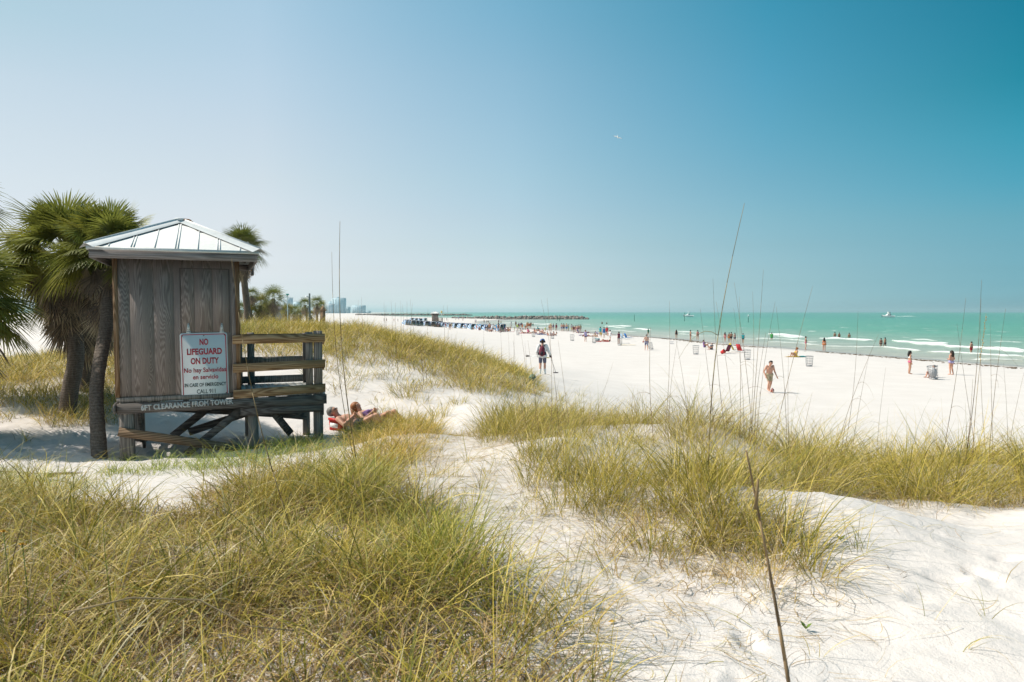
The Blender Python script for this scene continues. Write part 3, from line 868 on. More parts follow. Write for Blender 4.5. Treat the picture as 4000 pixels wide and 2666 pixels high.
def fan_leaf(R_, base, dirv, petl, rad, nseg, droop, g, dead):
    """one costapalmate leaf: petiole, then a fan of folded segments; returns V, quads, colours"""
    d = np.array(dirv, float); d /= np.linalg.norm(d)
    up = np.array([0, 0, 1.0]); s = np.cross(d, up)
    if np.linalg.norm(s) < 1e-3: s = np.array([1.0, 0, 0])
    s /= np.linalg.norm(s); n = np.cross(s, d)
    V = []; Q = []; Cc = []
    tw = R_.uniform(-0.6, 0.6)
    s, n = s * math.cos(tw) + n * math.sin(tw), n * math.cos(tw) - s * math.sin(tw)
    tip = base + d * petl + np.array([0, 0, -0.12 * petl * (1 - abs(d[2]))])
    col0 = np.array(g) * R_.uniform(0.8, 1.15)
    w = 0.016
    i0 = 0
    V += [base - s * w, base + s * w, tip - s * w * 0.7, tip + s * w * 0.7]; Q.append((0, 1, 3, 2)); Cc += [col0 * 1.1] * 4
    span = R(R_.uniform(105, 140)) if not dead else R(R_.uniform(55, 95))
    for i in range(nseg):
        a = -span + 2 * span * (i + 0.5) / nseg + R_.uniform(-0.03, 0.03)
        L = rad * (0.62 + 0.38 * math.cos(a * 0.62)) * R_.uniform(0.85, 1.1)
        fwd = d * math.cos(a) + s * math.sin(a)
        # blade folds down along the costa
        fwd = fwd + n * (-0.18 - 0.25 * abs(math.sin(a))) * (0.5 if not dead else 1.2)
        fwd /= np.linalg.norm(fwd)
        side = np.cross(fwd, n); side /= np.linalg.norm(side)
        c = col0 * R_.uniform(0.8, 1.2)
        b0 = len(V)
        ww = [0.008, 0.017, 0.012, 0.002]
        tt = [0.0, 0.42, 0.75, 1.0]
        for t_, w_ in zip(tt, ww):
            p = tip + fwd * L * t_ + np.array([0, 0, -1.0]) * droop * L * t_ ** 2.2
            lift = n * (0.008 if i % 2 else -0.004)
            V += [p - side * w_ + lift, p + side * w_ + lift]; Cc += [c * (0.9 + 0.2 * t_)] * 2
        for j in range(3):
            q = b0 + 2 * j
            Q.append((q, q + 1, q + 3, q + 2))
    return V, Q, Cc


def make_crown(seed, nlive=44, ndead=26, rad=0.78, nseg=26, pet=0.62, green=(0.10, 0.15, 0.028), skirt=0.9):
    R_ = random.Random(seed)
    out = []
    for dead in (False, True):
        V = []; Q = []; Cc = []
        cnt = ndead if dead else nlive
        for i in range(cnt):
            az = i * 2.39996 + R_.uniform(-0.3, 0.3)
            if not dead:
                f = (i + 0.5) / cnt
                el = R(82 - 112 * f + R_.uniform(-10, 10))
                dr = 0.10 + 0.30 * f
                pl = pet * (0.75 + 0.5 * f) * R_.uniform(0.85, 1.15)
                mixc = R_.random()
                g = np.array(green) * (1.0 if mixc < 0.7 else 1.3) + (np.array((0.06, 0.03, 0.0)) if mixc > 0.8 else 0)
                base = np.array([0.05 * math.cos(az), 0.05 * math.sin(az), 0.12 * (1 - f)])
                rr = rad * R_.uniform(0.85, 1.1)
            else:
                f = i / cnt
                el = R(-38 - 48 * f + R_.uniform(-10, 8)); dr = 0.25
                pl = pet * R_.uniform(0.5, 0.95)
                g = np.array([(0.38, 0.29, 0.19), (0.25, 0.19, 0.14), (0.48, 0.38, 0.25), (0.18, 0.14, 0.11)][R_.randrange(4)])
                base = np.array([0.10 * math.cos(az), 0.10 * math.sin(az), -0.1 - skirt * 0.5 * f])
                rr = rad * R_.uniform(0.6, 0.95)
            d = (math.cos(el) * math.cos(az), math.cos(el) * math.sin(az), math.sin(el))
            v_, q_, c_ = fan_leaf(R_, base, d, pl, rr, nseg if not dead else max(9, nseg * 2 // 3), dr, g, dead)
            o = len(V); V += v_; Cc += c_; Q += [tuple(x + o for x in q) for q in q_]
        out.append(mesh_np('crown' if not dead else 'dead_skirt', np.array(V), [np.array(Q)], False, {'tint': np.array(Cc)}))
    return out


def trunk_mb(pts, r0, r1):
    """tapered, ringed trunk along a bent line, swollen foot"""
    pts = np.array(pts, float)
    t = np.linspace(0, 1, len(pts)); tt = np.linspace(0, 1, 46)
    P = np.stack([np.interp(tt, t, pts[:, i]) for i in range(3)], 1)
    for _ in range(6): P[1:-1] = (P[:-2] + 2 * P[1:-1] + P[2:]) / 4
    r = r0 + (r1 - r0) * tt + 0.05 * np.exp(-tt * 14) + 0.006 * np.array([rnd.uniform(-1, 1) for _ in tt])
    b = MB(); b.tube(P, r, 14)
    return b


M_palmboot = simple('leaf_boots', (0.16, 0.115, 0.08), 0.9, 0.3, 8)
crowns = {'big': make_crown(3, 62, 60, 0.80, 42, 0.62, (0.205, 0.215, 0.042), 1.6), 'big2': make_crown(11, 54, 64, 0.78, 42, 0.66, (0.185, 0.198, 0.038), 1.7), 'mid': make_crown(5, 44, 34, 0.85, 24, 0.6, (0.15, 0.17, 0.034), 1.3), 'far': make_crown(8, 30, 26, 0.95, 15, 0.55, (0.14, 0.165, 0.04), 1.5), 'far2': make_crown(9, 32, 24, 0.95, 15, 0.5, (0.19, 0.185, 0.04), 1.4)}
for nm, (a, d) in crowns.items(): a.materials.append(M_frond); d.materials.append(M_dead)


def palm(label, foot, pts, top, r0, r1, kind, scale=1.0, rz=0.0, group='cabbage palms behind the dune', boots=True):
    t = empty('palm_tree', foot, 0, label, 'palm tree', group)
    P = [np.array(p) - np.array(foot) for p in pts]
    P[0][2] -= 0.3
    trunk_mb(P, r0, r1).build('trunk', M_trunk, t, True)
    tp = np.array(top) - np.array(foot)
    for i, nm in enumerate(('crown', 'dead_skirt')):
        o = link(nm, crowns[kind][i], None, t, tuple(tp), rz); o.scale = (scale,) * 3
    return t


def gz(x, y): return float(H(x, y))


def pt(px, py, Y): return tuple(at(px, py, Y))


f = (at(391, 1790, 11.35)[0], 11.35); F_ = (f[0], f[1], gz(*f))
palm('dark palm with bent trunk close to the hut wall, roof over its fronds', F_, [F_, pt(380, 1650, 11.8), pt(375, 1530, 12.3), pt(392, 1400, 12.8), pt(416, 1280, 13.3), pt(428, 1060, 13.9)], pt(430, 985, 14.0), 0.112, 0.122, 'big2', 0.86, 1.0, 'palms beside the hut')
f = (at(255, 1645, 14.6)[0], 14.6); F_ = (f[0], f[1], gz(*f))
palm('broad palm with thick leaning trunk and full green crown left of the hut', F_, [F_, pt(272, 1530, 14.7), pt(300, 1400, 14.8), pt(285, 1200, 14.9), pt(262, 1060, 15)], pt(258, 985, 15), 0.165, 0.15, 'big', 1.05, 0.3, 'palms beside the hut')
f = (-10.6, 12.2); F_ = (f[0], f[1], gz(*f))
palm('low palm cut off by the picture edge, its dead fronds hanging over the sand', F_, [F_, (-10.5, 12.2, 3.8), (-10.25, 12.3, 4.9)], (-10.2, 12.3, 5.15), 0.17, 0.15, 'big2', 1.08, 2.2, 'palms beside the hut')
f = (-13.4, 16.2); F_ = (f[0], f[1], gz(*f))
palm('tallest palm beyond the picture edge, only frond tips in view against the sky', F_, [F_, (-13.6, 16.3, 5.0), (-13.75, 16.4, 7.3)], (-13.75, 16.4, 7.5), 0.17, 0.15, 'big', 1.0, 1.2, 'palms beside the hut')
f = (at(340, 1600, 17.5)[0], 17.5); F_ = (f[0], f[1], gz(*f))
palm('short palm half hidden behind the two trunks left of the hut', F_, [F_, pt(335, 1400, 17.4), pt(340, 1190, 17.2)], pt(345, 1120, 17.2), 0.16, 0.15, 'big2', 0.95, 0.7, 'palms beside the hut')
f = (at(968, 1260, 37)[0], 37); F_ = (f[0], f[1], gz(*f))
palm('tall slim palm rising behind the hut roof with a double topped crown', F_, [F_, pt(966, 1210, 37), pt(952, 1080, 37), pt(945, 1000, 37)], pt(945, 965, 37), 0.19, 0.16, 'mid', 1.05, 0.5)
farp = [(985, 1150, 30, 'small palm top peeping over the bushy palm beside the hut'), (1018, 1188, 48, 'bushy yellow green palm right beside the hut corner'), (1068, 1160, 48, 'dark round headed palm with slim leaning trunk'),
        (1048, 1215, 40, 'palm whose crown is mostly brown dead fronds'), (1090, 1208, 24, 'small palm under the dark round headed palm'), (1122, 1212, 30, 'squat palm below the teal lamp pole'),
        (1152, 1215, 27, 'thin palm in the row, right of the teal lamp pole'), (1172, 1225, 22, 'lowest palm in the row, left of the yellow tipped palm'), (1191, 1188, 29, 'yellow tipped palm just left of the street lamp'),
        (1214, 1230, 22, 'very low palm at the foot of the street lamp'), (1238, 1183, 31, 'pair topped palm just right of the street lamp'), (1256, 1196, 24, 'last palm of the row, nearest the pale hotels'), (1034, 1208, 34, 'low bushy palm between the two rounder crowns'), (984, 1222, 36, 'lowest shaggy palm right of the hut wall'), (938, 1205, 32, 'leafy palm showing between hut wall and tall slim trunk')]
for i, (px, py, r, lab) in enumerate(farp):
    r *= 1.25; Y = 1.42 * FOC / r
    if px < 1000: Y = 62
    tx = at(px, py, Y); lean = rnd.uniform(-0.5, 0.5)
    f = (tx[0] + lean, Y); F_ = (f[0], f[1], gz(*f))
    palm(lab, F_, [F_, ((f[0] + tx[0]) / 2 + lean * 0.2, Y, (F_[2] + tx[2]) / 2), tuple(tx - np.array([0, 0, 0.15]))], tuple(tx), 0.17, 0.14, ['far', 'far2'][i % 2], 1.0 * (Y * r / FOC / 1.42), i * 1.3)

# ------------------------------------------------------------------ dune grass
M_grass = tinted('grass_blade', 0.5, 0.3, 0.22, 0.12, 3)


def inpoly(px, py, poly):
    x, y = np.array(poly, float).T
    c = np.zeros(px.shape, bool); j = len(x) - 1
    for i in range(len(x)):
        cond = ((y[i] > py) != (y[j] > py)) & (px < (x[j] - x[i]) * (py - y[i]) / (y[j] - y[i] + 1e-12) + x[i])
        c ^= cond; j = i
    return c


def blades(name, label, patches, seed, mat=M_grass, segs=6):
    """patches: dict(poly (ground seen in the photograph, as pixels), dens per m2, len, w, brown 0..1, clump radius, blades per clump, curl, flat)"""
    g = np.random.default_rng(seed)
    AV = []; AF3 = []; AF4 = []; AC = []; base = 0
    for p in patches:
        poly = np.array(p['poly'], float)
        # world bounds of the polygon from its corners on the sand
        Y0, Y1 = p['Y']
        per = p.get('per', 12)
        X0 = (poly[:, 0].min() - 2000) / FOC; X1 = (poly[:, 0].max() - 2000) / FOC
        area = (Y1 - Y0) * (max(X1 * Y1, X1 * Y0) - min(X0 * Y1, X0 * Y0))
        n = int(area * p['dens'] / per)
        y = g.uniform(Y0, Y1, n); x = g.uniform(min(X0 * Y1, X0 * Y0), max(X1 * Y1, X1 * Y0), n)
        z = H(x, y)
        px, py = project(x, y, z)
        jit = p.get('edge', 40)
        ok = inpoly(px + g.normal(0, jit, n), py + g.normal(0, jit * 0.4, n), poly)
        gap = p.get('gap', 0.0)
        ok &= (fbm(x / 0.9 + seed, y / 0.9, 40 + seed, 3) > gap - 0.32 - g.random(n) * 0.18)
        x, y = x[ok], y[ok]
        m = len(x)
        if m == 0: continue
        vg = p.get('vig', 1.0)
        cs = np.clip(0.82 + vg * (1.0 * fbm(x / 1.3, y / 1.3, 71 + seed, 2) + g.normal(0, 0.13, m)), 0.42, 1.35)      # clump vigour
        cb = np.clip(p['brown'] + 1.0 * fbm(x / 1.6 + 9, y / 1.6, 81 + seed, 3), 0.03, 0.97)
        cnt = np.maximum(1, g.poisson(per * (0.6 + 0.5 * cs)))
        idx = np.repeat(np.arange(m), cnt); N = len(idx)
        cr = p.get('cr', 0.09)
        r = cr * np.sqrt(g.random(N)) * (0.6 + 0.6 * cs[idx]); a = g.uniform(0, 2 * np.pi, N)
        bx = x[idx] + r * np.cos(a); by = y[idx] + r * np.sin(a); bz = H(bx, by) - 0.015
        flat = p.get('flat', False)
        L = p['len'] * cs[idx] * g.uniform(0.45, 1.15, N)
        head = a + g.normal(0, 0.8, N)
        if p.get('wind') is not None:
            hx = np.cos(head) + p['wind']; hy = np.sin(head); head = np.arctan2(hy, hx)
        brown = g.random(N) < cb[idx]
        th0 = np.abs(g.normal(0.18, 0.16, N)) + 0.42 * r / max(cr, 1e-3)
        curl = p.get('curl', 1.4) * g.uniform(0.25, 1.25, N) * np.where(brown, 1.55, 1.0)
        if flat: th0 = g.uniform(1.05, 1.55, N); curl = g.uniform(0.1, 0.6, N)
        twist = g.normal(0, 0.5 if not flat else 1.4, N)
        T = np.linspace(0, 1, segs + 1)
        pos = np.zeros((N, segs + 1, 3)); pos[:, 0] = np.stack([bx, by, bz], 1)
        for s in range(segs):
            tm = (T[s] + T[s + 1]) / 2
            th = th0 + curl * tm ** 1.3
            hd = head + twist * tm
            st = (L / segs)[:, None]
            pos[:, s + 1] = pos[:, s] + st * np.stack([np.sin(th) * np.cos(hd), np.sin(th) * np.sin(hd), np.cos(th)], 1)
        gzv = H(pos[:, :, 0].ravel(), pos[:, :, 1].ravel()).reshape(N, -1) + (0.008 if not flat else 0.004 + 0.02 * g.random((N, 1)))
        if flat: pos[:, :, 2] = gzv + np.maximum(0, 0.35 * (pos[:, :, 2] - pos[:, :1, 2]))
        else: pos[:, 1:, 2] = np.maximum(pos[:, 1:, 2], gzv[:, 1:])
        # blade width faces a random way
        wa = head + np.pi / 2 + g.normal(0, 0.6, N)
        wv_ = np.stack([np.cos(wa), np.sin(wa), g.normal(0, 0.25, N)], 1)
        dist = np.hypot(bx, by)
        w = p['w'] * g.uniform(0.6, 1.3, N) * np.clip(dist / 9.0, 1.0, 2.6)
        prof = np.array([0.8, 1.0, 0.95, 0.8, 0.6, 0.36, 0.08]) if segs == 6 else np.interp(T, [0, .3, .6, 1], [.8, 1, .8, .08])
        A = pos - wv_[:, None] * (w[:, None] * prof[None])[:, :, None] / 2
        B = pos + wv_[:, None] * (w[:, None] * prof[None])[:, :, None] / 2
        VV = np.stack([A, B], 2).reshape(N, -1, 3)
        nv = 2 * (segs + 1)
        q = np.array([[2 * s, 2 * s + 1, 2 * s + 3, 2 * s + 2] for s in range(segs)])
        FF = (np.arange(N)[:, None, None] * nv + q[None] + base).reshape(-1, 4)
        base += N * nv
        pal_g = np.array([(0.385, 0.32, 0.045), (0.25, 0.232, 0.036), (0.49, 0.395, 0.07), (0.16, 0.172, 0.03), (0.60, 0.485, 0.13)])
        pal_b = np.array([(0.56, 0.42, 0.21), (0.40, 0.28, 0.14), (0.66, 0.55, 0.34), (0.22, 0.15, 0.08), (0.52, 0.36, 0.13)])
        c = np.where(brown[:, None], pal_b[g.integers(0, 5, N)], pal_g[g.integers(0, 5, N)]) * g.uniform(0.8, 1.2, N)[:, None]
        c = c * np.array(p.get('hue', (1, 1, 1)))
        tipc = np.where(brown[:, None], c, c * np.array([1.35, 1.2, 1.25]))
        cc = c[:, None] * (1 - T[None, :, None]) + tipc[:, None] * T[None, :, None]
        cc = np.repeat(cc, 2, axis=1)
        AV.append(VV.reshape(-1, 3)); AF4.append(FF); AC.append(cc.reshape(-1, 3))
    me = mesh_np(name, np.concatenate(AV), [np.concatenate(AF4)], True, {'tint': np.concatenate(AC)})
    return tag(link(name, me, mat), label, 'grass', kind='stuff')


NEAR = [(-1100, 1945), (150, 1965), (420, 2010), (760, 1990), (960, 1910), (1250, 1810), (1480, 1870), (1640, 2010), (1790, 2150), (1910, 2280), (1930, 2420), (2100, 2560), (2330, 2740), (2420, 3300), (-1100, 3300)]
blades('dune_grass', 'dense olive and straw grass filling the near mound in front of the hut', [
    dict(poly=NEAR, Y=(1.3, 8.2), dens=1350, len=0.46, w=0.0060, brown=0.92, curl=2.7, wind=0.1, hue=(.80, .74, .72), gap=-0.05, edge=40, per=14, cr=0.16),
    dict(poly=NEAR, Y=(1.3, 8.2), dens=860, len=0.68, w=0.0064, brown=0.32, curl=1.7, wind=0.15, gap=0.15, edge=30, per=46, cr=0.12, vig=1.8, hue=(.88, .90, .85)),
    dict(poly=[(1150, 1850), (1480, 1880), (1700, 2080), (1900, 2290), (1900, 2420), (1700, 2400), (1450, 2150), (1200, 2000)], Y=(2.6, 8.0), dens=620, len=0.66, w=0.0060, brown=0.06, curl=1.1, wind=0.15, gap=0.08, edge=30, per=40, cr=0.12, hue=(.80, .98, .9)),
    dict(poly=[(1000, 1900), (1330, 1800), (1600, 1720), (1660, 1760), (1560, 1870), (1100, 1960)], Y=(6.0, 11.0), dens=380, len=0.52, w=0.005, brown=0.3, curl=1.8, wind=0.2, hue=(1.1, 1.0, 0.9), per=30, cr=.15, gap=.05),
    dict(poly=[(380, 1830), (900, 1800), (1300, 1720), (1300, 1770), (900, 1850), (380, 1900)], Y=(9.0, 12.6), dens=380, len=0.48, w=0.0048, brown=0.12, curl=1.8, hue=(0.72, 1.02, 0.9), per=26, cr=.15),
    dict(poly=[(-300, 1870), (200, 1870), (420, 1910), (300, 1950), (-300, 1950)], Y=(7.0, 11.5), dens=500, len=0.5, w=0.005, brown=0.3, curl=1.6, hue=(0.75, 0.95, 0.9)),
    dict(poly=[(1900, 2400), (2250, 2420), (2350, 2500), (2650, 2900), (2300, 3300), (2000, 3000)], Y=(1.5, 4.2), dens=300, len=0.55, w=0.0055, brown=0.35, curl=1.5, per=26, cr=0.07, gap=0.2),
], 1)
blades('dune_grass', 'yellow green grass mound between the hut and the sandy path', [
    dict(poly=[(1390, 1720), (1470, 1660), (1580, 1620), (1680, 1660), (1710, 1730), (1670, 1800), (1480, 1850), (1370, 1800)], Y=(8.0, 14.5), edge=22, dens=620, len=0.62, w=0.0052, brown=0.24, curl=1.6, wind=0.2, hue=(1.08, 1.0, 0.9), per=44, cr=.2, gap=.08),
    dict(poly=[(1360, 1700), (1450, 1670), (1600, 1640), (1640, 1690), (1400, 1750)], Y=(10.5, 16), edge=14, dens=420, len=0.62, w=0.005, brown=0.25, curl=1.4, per=36, cr=.16),
    dict(poly=[(1080, 1720), (1230, 1715), (1240, 1780), (1080, 1780)], Y=(10, 14), edge=20, dens=220, len=0.4, w=0.005, brown=0.3, curl=1.6, per=24, cr=.15),
    dict(poly=[(1480, 1560), (1720, 1520), (1800, 1640), (1560, 1660)], Y=(12, 21), dens=120, len=0.7, w=0.005, brown=0.25, curl=1.2, gap=0.12, per=36, cr=.22),
], 2)
blades('dune_grass', 'tall tussocks in the middle of the picture standing before the beach', [
    dict(poly=[(1880, 1650), (2100, 1640), (2450, 1650), (2800, 1670), (3050, 1690), (3330, 1770), (3320, 1820), (2950, 1780), (2600, 1745), (2330, 1800), (2100, 1850), (2030, 1760), (1890, 1710)], edge=26, Y=(8.2, 15.0), dens=560, len=0.86, w=0.0050, brown=0.24, curl=1.2, wind=0.35, hue=(.9, .92, .9), gap=0.15, per=80, cr=0.26, vig=1.5),
    dict(poly=[(2020, 1760), (2400, 1790), (2560, 1960), (2400, 2060), (2200, 2020), (2050, 1920)], Y=(5.8, 10.5), dens=800, len=0.86, w=0.0054, brown=0.28, curl=1.15, hue=(.9, .92, .9), wind=0.2, per=85, cr=0.22, gap=0.05, vig=1.5),
    dict(poly=[(2430, 1960), (2600, 1900), (2800, 1890), (2960, 1920), (3040, 2080), (3130, 2190), (3060, 2280), (2820, 2250), (2520, 2190)], Y=(4.0, 7.6), dens=950, len=0.88, w=0.0058, brown=0.28, curl=1.25, hue=(.9, .92, .9), wind=0.2, per=95, cr=0.20, gap=0.05, vig=1.5),
    dict(poly=[(2430, 2000), (2960, 1960), (3180, 2200), (3060, 2330), (2820, 2300), (2400, 2230)], Y=(4.0, 7.6), dens=420, len=0.5, w=0.005, brown=0.92, curl=2.6, wind=0.1, per=14, cr=0.2, gap=0.05),
    dict(poly=[(2020, 1700), (2900, 1700), (3000, 1850), (2500, 1960), (2050, 1960)], Y=(6, 13), dens=170, len=0.45, w=0.005, brown=0.9, curl=2.4, per=14, cr=0.22, gap=0.08),
    dict(poly=[(2600, 1800), (3000, 1830), (3060, 1900), (2800, 1910), (2560, 1880)], Y=(6.5, 9.5), dens=130, len=0.62, w=0.005, brown=0.35, curl=1.4, per=45, gap=0.08, cr=.2),
    dict(poly=[(3050, 2060), (3260, 2120), (3330, 2260), (3120, 2330), (2980, 2280)], Y=(3.6, 5.6), dens=420, len=0.6, w=0.0052, brown=0.35, curl=1.7, per=30, cr=0.14, gap=0.12),
], 3)
blades('dune_grass', 'windswept grass ridge behind the bare sand crest, tall stalks rising from it', [
    dict(poly=[(2960, 1800), (3320, 1760), (3700, 1800), (4100, 1850), (4700, 1900), (4700, 2080), (4000, 2010), (3600, 1990), (3200, 1990), (2960, 1930)], Y=(7.0, 11.5), dens=520, len=0.98, w=0.0052, brown=0.25, curl=1.4, wind=0.35, per=90, cr=0.30, edge=45, gap=0.18, vig=1.9, hue=(.92, .93, .9)),
    dict(poly=[(2960, 1840), (3700, 1820), (4700, 1900), (4700, 2080), (4000, 2010), (3600, 1990), (2960, 1950)], Y=(6.6, 10.5), dens=260, len=0.5, w=0.005, brown=0.9, curl=2.5, per=14, cr=0.2, gap=0.08),
], 4)
blades('dune_grass', 'far dune crest covered in golden grass behind the railed deck', [
    dict(poly=[(600, 1250), (1350, 1250), (1600, 1320), (1800, 1385), (1980, 1440), (2070, 1475), (2050, 1530), (1900, 1495), (1600, 1410), (1300, 1385), (600, 1385)], Y=(19, 37), dens=230, len=0.85, w=0.0048, brown=0.26, curl=1.35, wind=0.25, edge=60, gap=0.17, per=60, cr=0.5, vig=1.8),
    dict(poly=[(1150, 1350), (1500, 1370), (1900, 1430), (2060, 1480), (2060, 1545), (1700, 1560), (1290, 1520), (1150, 1420)], Y=(14, 34), dens=75, len=0.78, w=0.0048, brown=0.3, curl=1.2, gap=0.17, per=46, cr=0.45, vig=1.8),
], 5, segs=4)
blades('dune_grass', 'grassy slope behind the palm trunks left of the hut', [
    dict(poly=[(-300, 1470), (150, 1400), (330, 1290), (560, 1290), (560, 1560), (420, 1640), (250, 1660), (0, 1690), (-300, 1690)], Y=(13.5, 27), dens=260, len=0.66, w=0.005, brown=0.3, curl=1.3, gap=0.08, per=50, cr=0.3, vig=1.4),
    dict(poly=[(180, 1570), (480, 1560), (480, 1670), (180, 1670)], Y=(12.5, 18), dens=190, len=0.55, w=0.0045, brown=0.35, curl=1.1, gap=0.08, per=26, cr=.15),
], 6, segs=5)
blades('green_scrub', 'low dark green scrub on the dune behind the hut corner', [
    dict(poly=[(900, 1255), (1090, 1262), (1060, 1300), (900, 1330)], Y=(18, 36), dens=260, len=0.55, w=0.009, brown=0.05, curl=1.0, gap=0.05, per=40, cr=0.4, hue=(.62, .95, .9)),
], 16, segs=4)
blades('sparse_grass', 'thin scattered blades and sprigs on the open sand between tussocks', [
    dict(poly=[(1500, 1780), (1900, 1620), (2100, 1640), (2100, 1900), (2500, 2100), (3000, 2280), (3300, 2200), (3500, 2050), (3400, 2300), (2900, 2600), (2500, 2900), (2000, 2500), (1900, 2150)], Y=(2.5, 13), dens=58, len=0.46, w=0.0042, brown=0.4, curl=1.0, per=17, cr=0.06, edge=60, gap=0.08),
    dict(poly=[(1950, 2150), (2500, 2180), (2850, 2380), (2750, 2900), (2250, 2900), (1950, 2450)], Y=(1.8, 5.2), dens=70, len=0.5, w=0.0046, brown=0.4, curl=1.2, per=18, cr=0.07, gap=0.14),
    dict(poly=[(3050, 1990), (4100, 2050), (4300, 2900), (2800, 2900), (3000, 2350)], Y=(2.2, 6.2), dens=8.0, len=0.42, w=0.0034, brown=0.35, curl=1.6, per=6, cr=0.04),
    dict(poly=[(1600, 1480), (2200, 1500), (2500, 1560), (1800, 1640)], Y=(12, 26), dens=5, len=0.5, w=0.005, brown=0.4, curl=0.8, per=6),
    dict(poly=[(0, 1700), (600, 1800), (500, 1900), (0, 1860)], Y=(9, 14), dens=6, len=0.4, w=0.004, brown=0.4, curl=1.2, per=8),
], 7)
blades('dry_grass_litter', 'dry fallen grass stems lying flat on the sand', [
    dict(poly=[(1450, 1800), (1850, 1640), (2250, 1780), (2600, 2050), (3100, 2250), (3450, 2250), (3300, 2500), (2700, 2620), (2000, 2500), (1850, 2150)], Y=(3, 13), dens=230, len=0.36, w=0.0038, brown=0.93, per=9, cr=0.22, flat=True, gap=0.05),
    dict(poly=[(2000, 2250), (2900, 2250), (3350, 2350), (3300, 2900), (2000, 2900)], Y=(2, 4.6), dens=150, len=0.42, w=0.0036, brown=0.8, per=9, cr=0.25, flat=True),
    dict(poly=[(2000, 1700), (3300, 1800), (4000, 1980), (2900, 2000), (2050, 1950)], Y=(5.5, 12), dens=60, len=0.32, w=0.0032, brown=0.9, per=8, cr=0.2, flat=True),
    dict(poly=[(3200, 2000), (4100, 2000), (4200, 2900), (3200, 2900)], Y=(2.2, 6.2), dens=20, len=0.5, w=0.0032, brown=0.8, per=5, cr=0.25, flat=True),
    dict(poly=[(1300, 1500), (1750, 1480), (1800, 1600), (1350, 1640)], Y=(12, 24), dens=20, len=0.4, w=0.004, brown=0.95, per=6, cr=0.25, flat=True),
], 8, segs=6)

# ------------------------------------------------------------------ tall sea oat stalks
M_stalk = tinted('stalk', 0.7, 0.2, 0.0, 0.25, 12)
ORD = ['first', 'second', 'third', 'fourth', 'fifth', 'sixth', 'seventh', 'eighth', 'ninth', 'tenth', 'eleventh', 'twelfth', 'thirteenth', 'fourteenth', 'fifteenth', 'sixteenth', 'seventeenth', 'eighteenth', 'nineteenth', 'twentieth', 'twenty first', 'twenty second', 'twenty third', 'twenty fourth']


def stalk(tip, bpx, Y, r, label, group, col=(0.20, 0.13, 0.07), bend=0.12, leaves=1, seed=0, head=False):
    R_ = random.Random(seed)
    T = at(tip[0], tip[1], Y)
    bx = (bpx - 2000) / FOC * Y
    B = np.array([bx, Y, gz(bx, Y) - 0.03])
    for _ in range(3):      # stand the foot where its own pixel column meets the sand
        f_ = Y * math.cos(PITCH) - (B[2] - CAM[2]) * math.sin(PITCH)
        B[0] = (bpx - 2000) / FOC * f_; B[2] = gz(B[0], Y) - 0.03
    n = 12
    t = np.linspace(0, 1, n)[:, None]
    P = B + (T - B) * t
    L = np.linalg.norm(T - B)
    lean = (T - B) * np.array([1, 1, 0]); ln = np.linalg.norm(lean)
    side = lean / ln if ln > 0.02 else np.array([R_.choice((-1, 1)), 0, 0.0])
    P = P - side * (np.sin(t * math.pi) * bend * L * 0.25) * (0.6 if ln > 0.02 else 0.5)
    b = MB()
    cs = [col]
    rad = r * (1.05 - 0.72 * t[:, 0])
    for i in range(n - 1):      # alternating darker joints
        c = np.array(col) * (0.75 + 0.5 * ((i % 3) / 2.0)) * R_.uniform(0.85, 1.15)
        b.tube(P[i:i + 2] if i == n - 2 else P[i:i + 2], rad[i:i + 2], 5, True, c)
    o = link('sea_oat', b.mesh('sea_oat', True, True), M_stalk)
    tag(o, label, 'sea oat', group)
    lm = MB()
    for j in range(leaves):
        i = R_.randrange(3, 8)
        p = P[i]; a = R_.uniform(0, 6.28); LL = L * R_.uniform(0.10, 0.22)
        pts = [p + np.array([math.cos(a) * LL * s, math.sin(a) * LL * s * 0.5, LL * (0.55 * s - 0.95 * s * s)]) for s in np.linspace(0, 1, 7)]
        lm.tube(pts, np.linspace(r * 0.55, r * 0.12, 7), 4, True, np.array(col) * 1.3)
    if leaves: link('dry_leaf', lm.mesh('dry_leaf', True, True), M_stalk, o)
    if head:
        hm = MB()
        for j in range(16):
            s = 0.70 + 0.29 * j / 16
            p = P[0] + 0; q = np.array([np.interp(s, t[:, 0], P[:, i]) for i in range(3)])
            a = R_.uniform(0, 6.28); d = np.array([math.cos(a), math.sin(a), 0.8]) * r * 2.6
            hm.ball(q + d, (r * 1.4, r * 1.4, r * 3.2), 5, 4, (0.48, 0.33, 0.14))
        link('seed_head', hm.mesh('seed_head', True, True), M_stalk, o)
    return o


stalk((2908, 795), 2765, 6.2, 0.0062, 'tallest sea oat stalk, thick and tan, reaching highest into the sky', 'sea oat stalks', (0.28, 0.22, 0.11), 0.22, 1, 1)
stalk((1328, 866), 1405, 8.0, 0.0075, 'tall pale stalk rising in front of the couple lying by the hut', 'sea oat stalks', (0.22, 0.16, 0.075), -0.2, 0, 2)
stalk((1296, 985), 1392, 8.3, 0.005, 'thinner stalk leaning left beside the tall pale stalk by the couple', 'sea oat stalks', (0.22, 0.16, 0.08), -0.2, 0, 3)
stalk((905, 1010), 1165, 5.0, 0.005, 'long thin stalk bending across the hut and its railing', 'sea oat stalks', (0.26, 0.19, 0.10), -0.22, 0, 4)
stalk((2915, 1760), 3165, 2.05, 0.0085, 'thick dark broken stem with a side stub close to the camera', 'sea oat stalks', (0.17, 0.115, 0.06), 0.06, 0, 5)
E5 = [o for o in C.objects if o.name.startswith('sea_oat')][-1]
b = MB(); p = at(2952, 1990, 2.05); q = at(2962, 1872, 2.04); b.tube([p, (p + q) / 2, q], [0.006, 0.005, 0.0035], 6, True, (0.2, 0.14, 0.07))
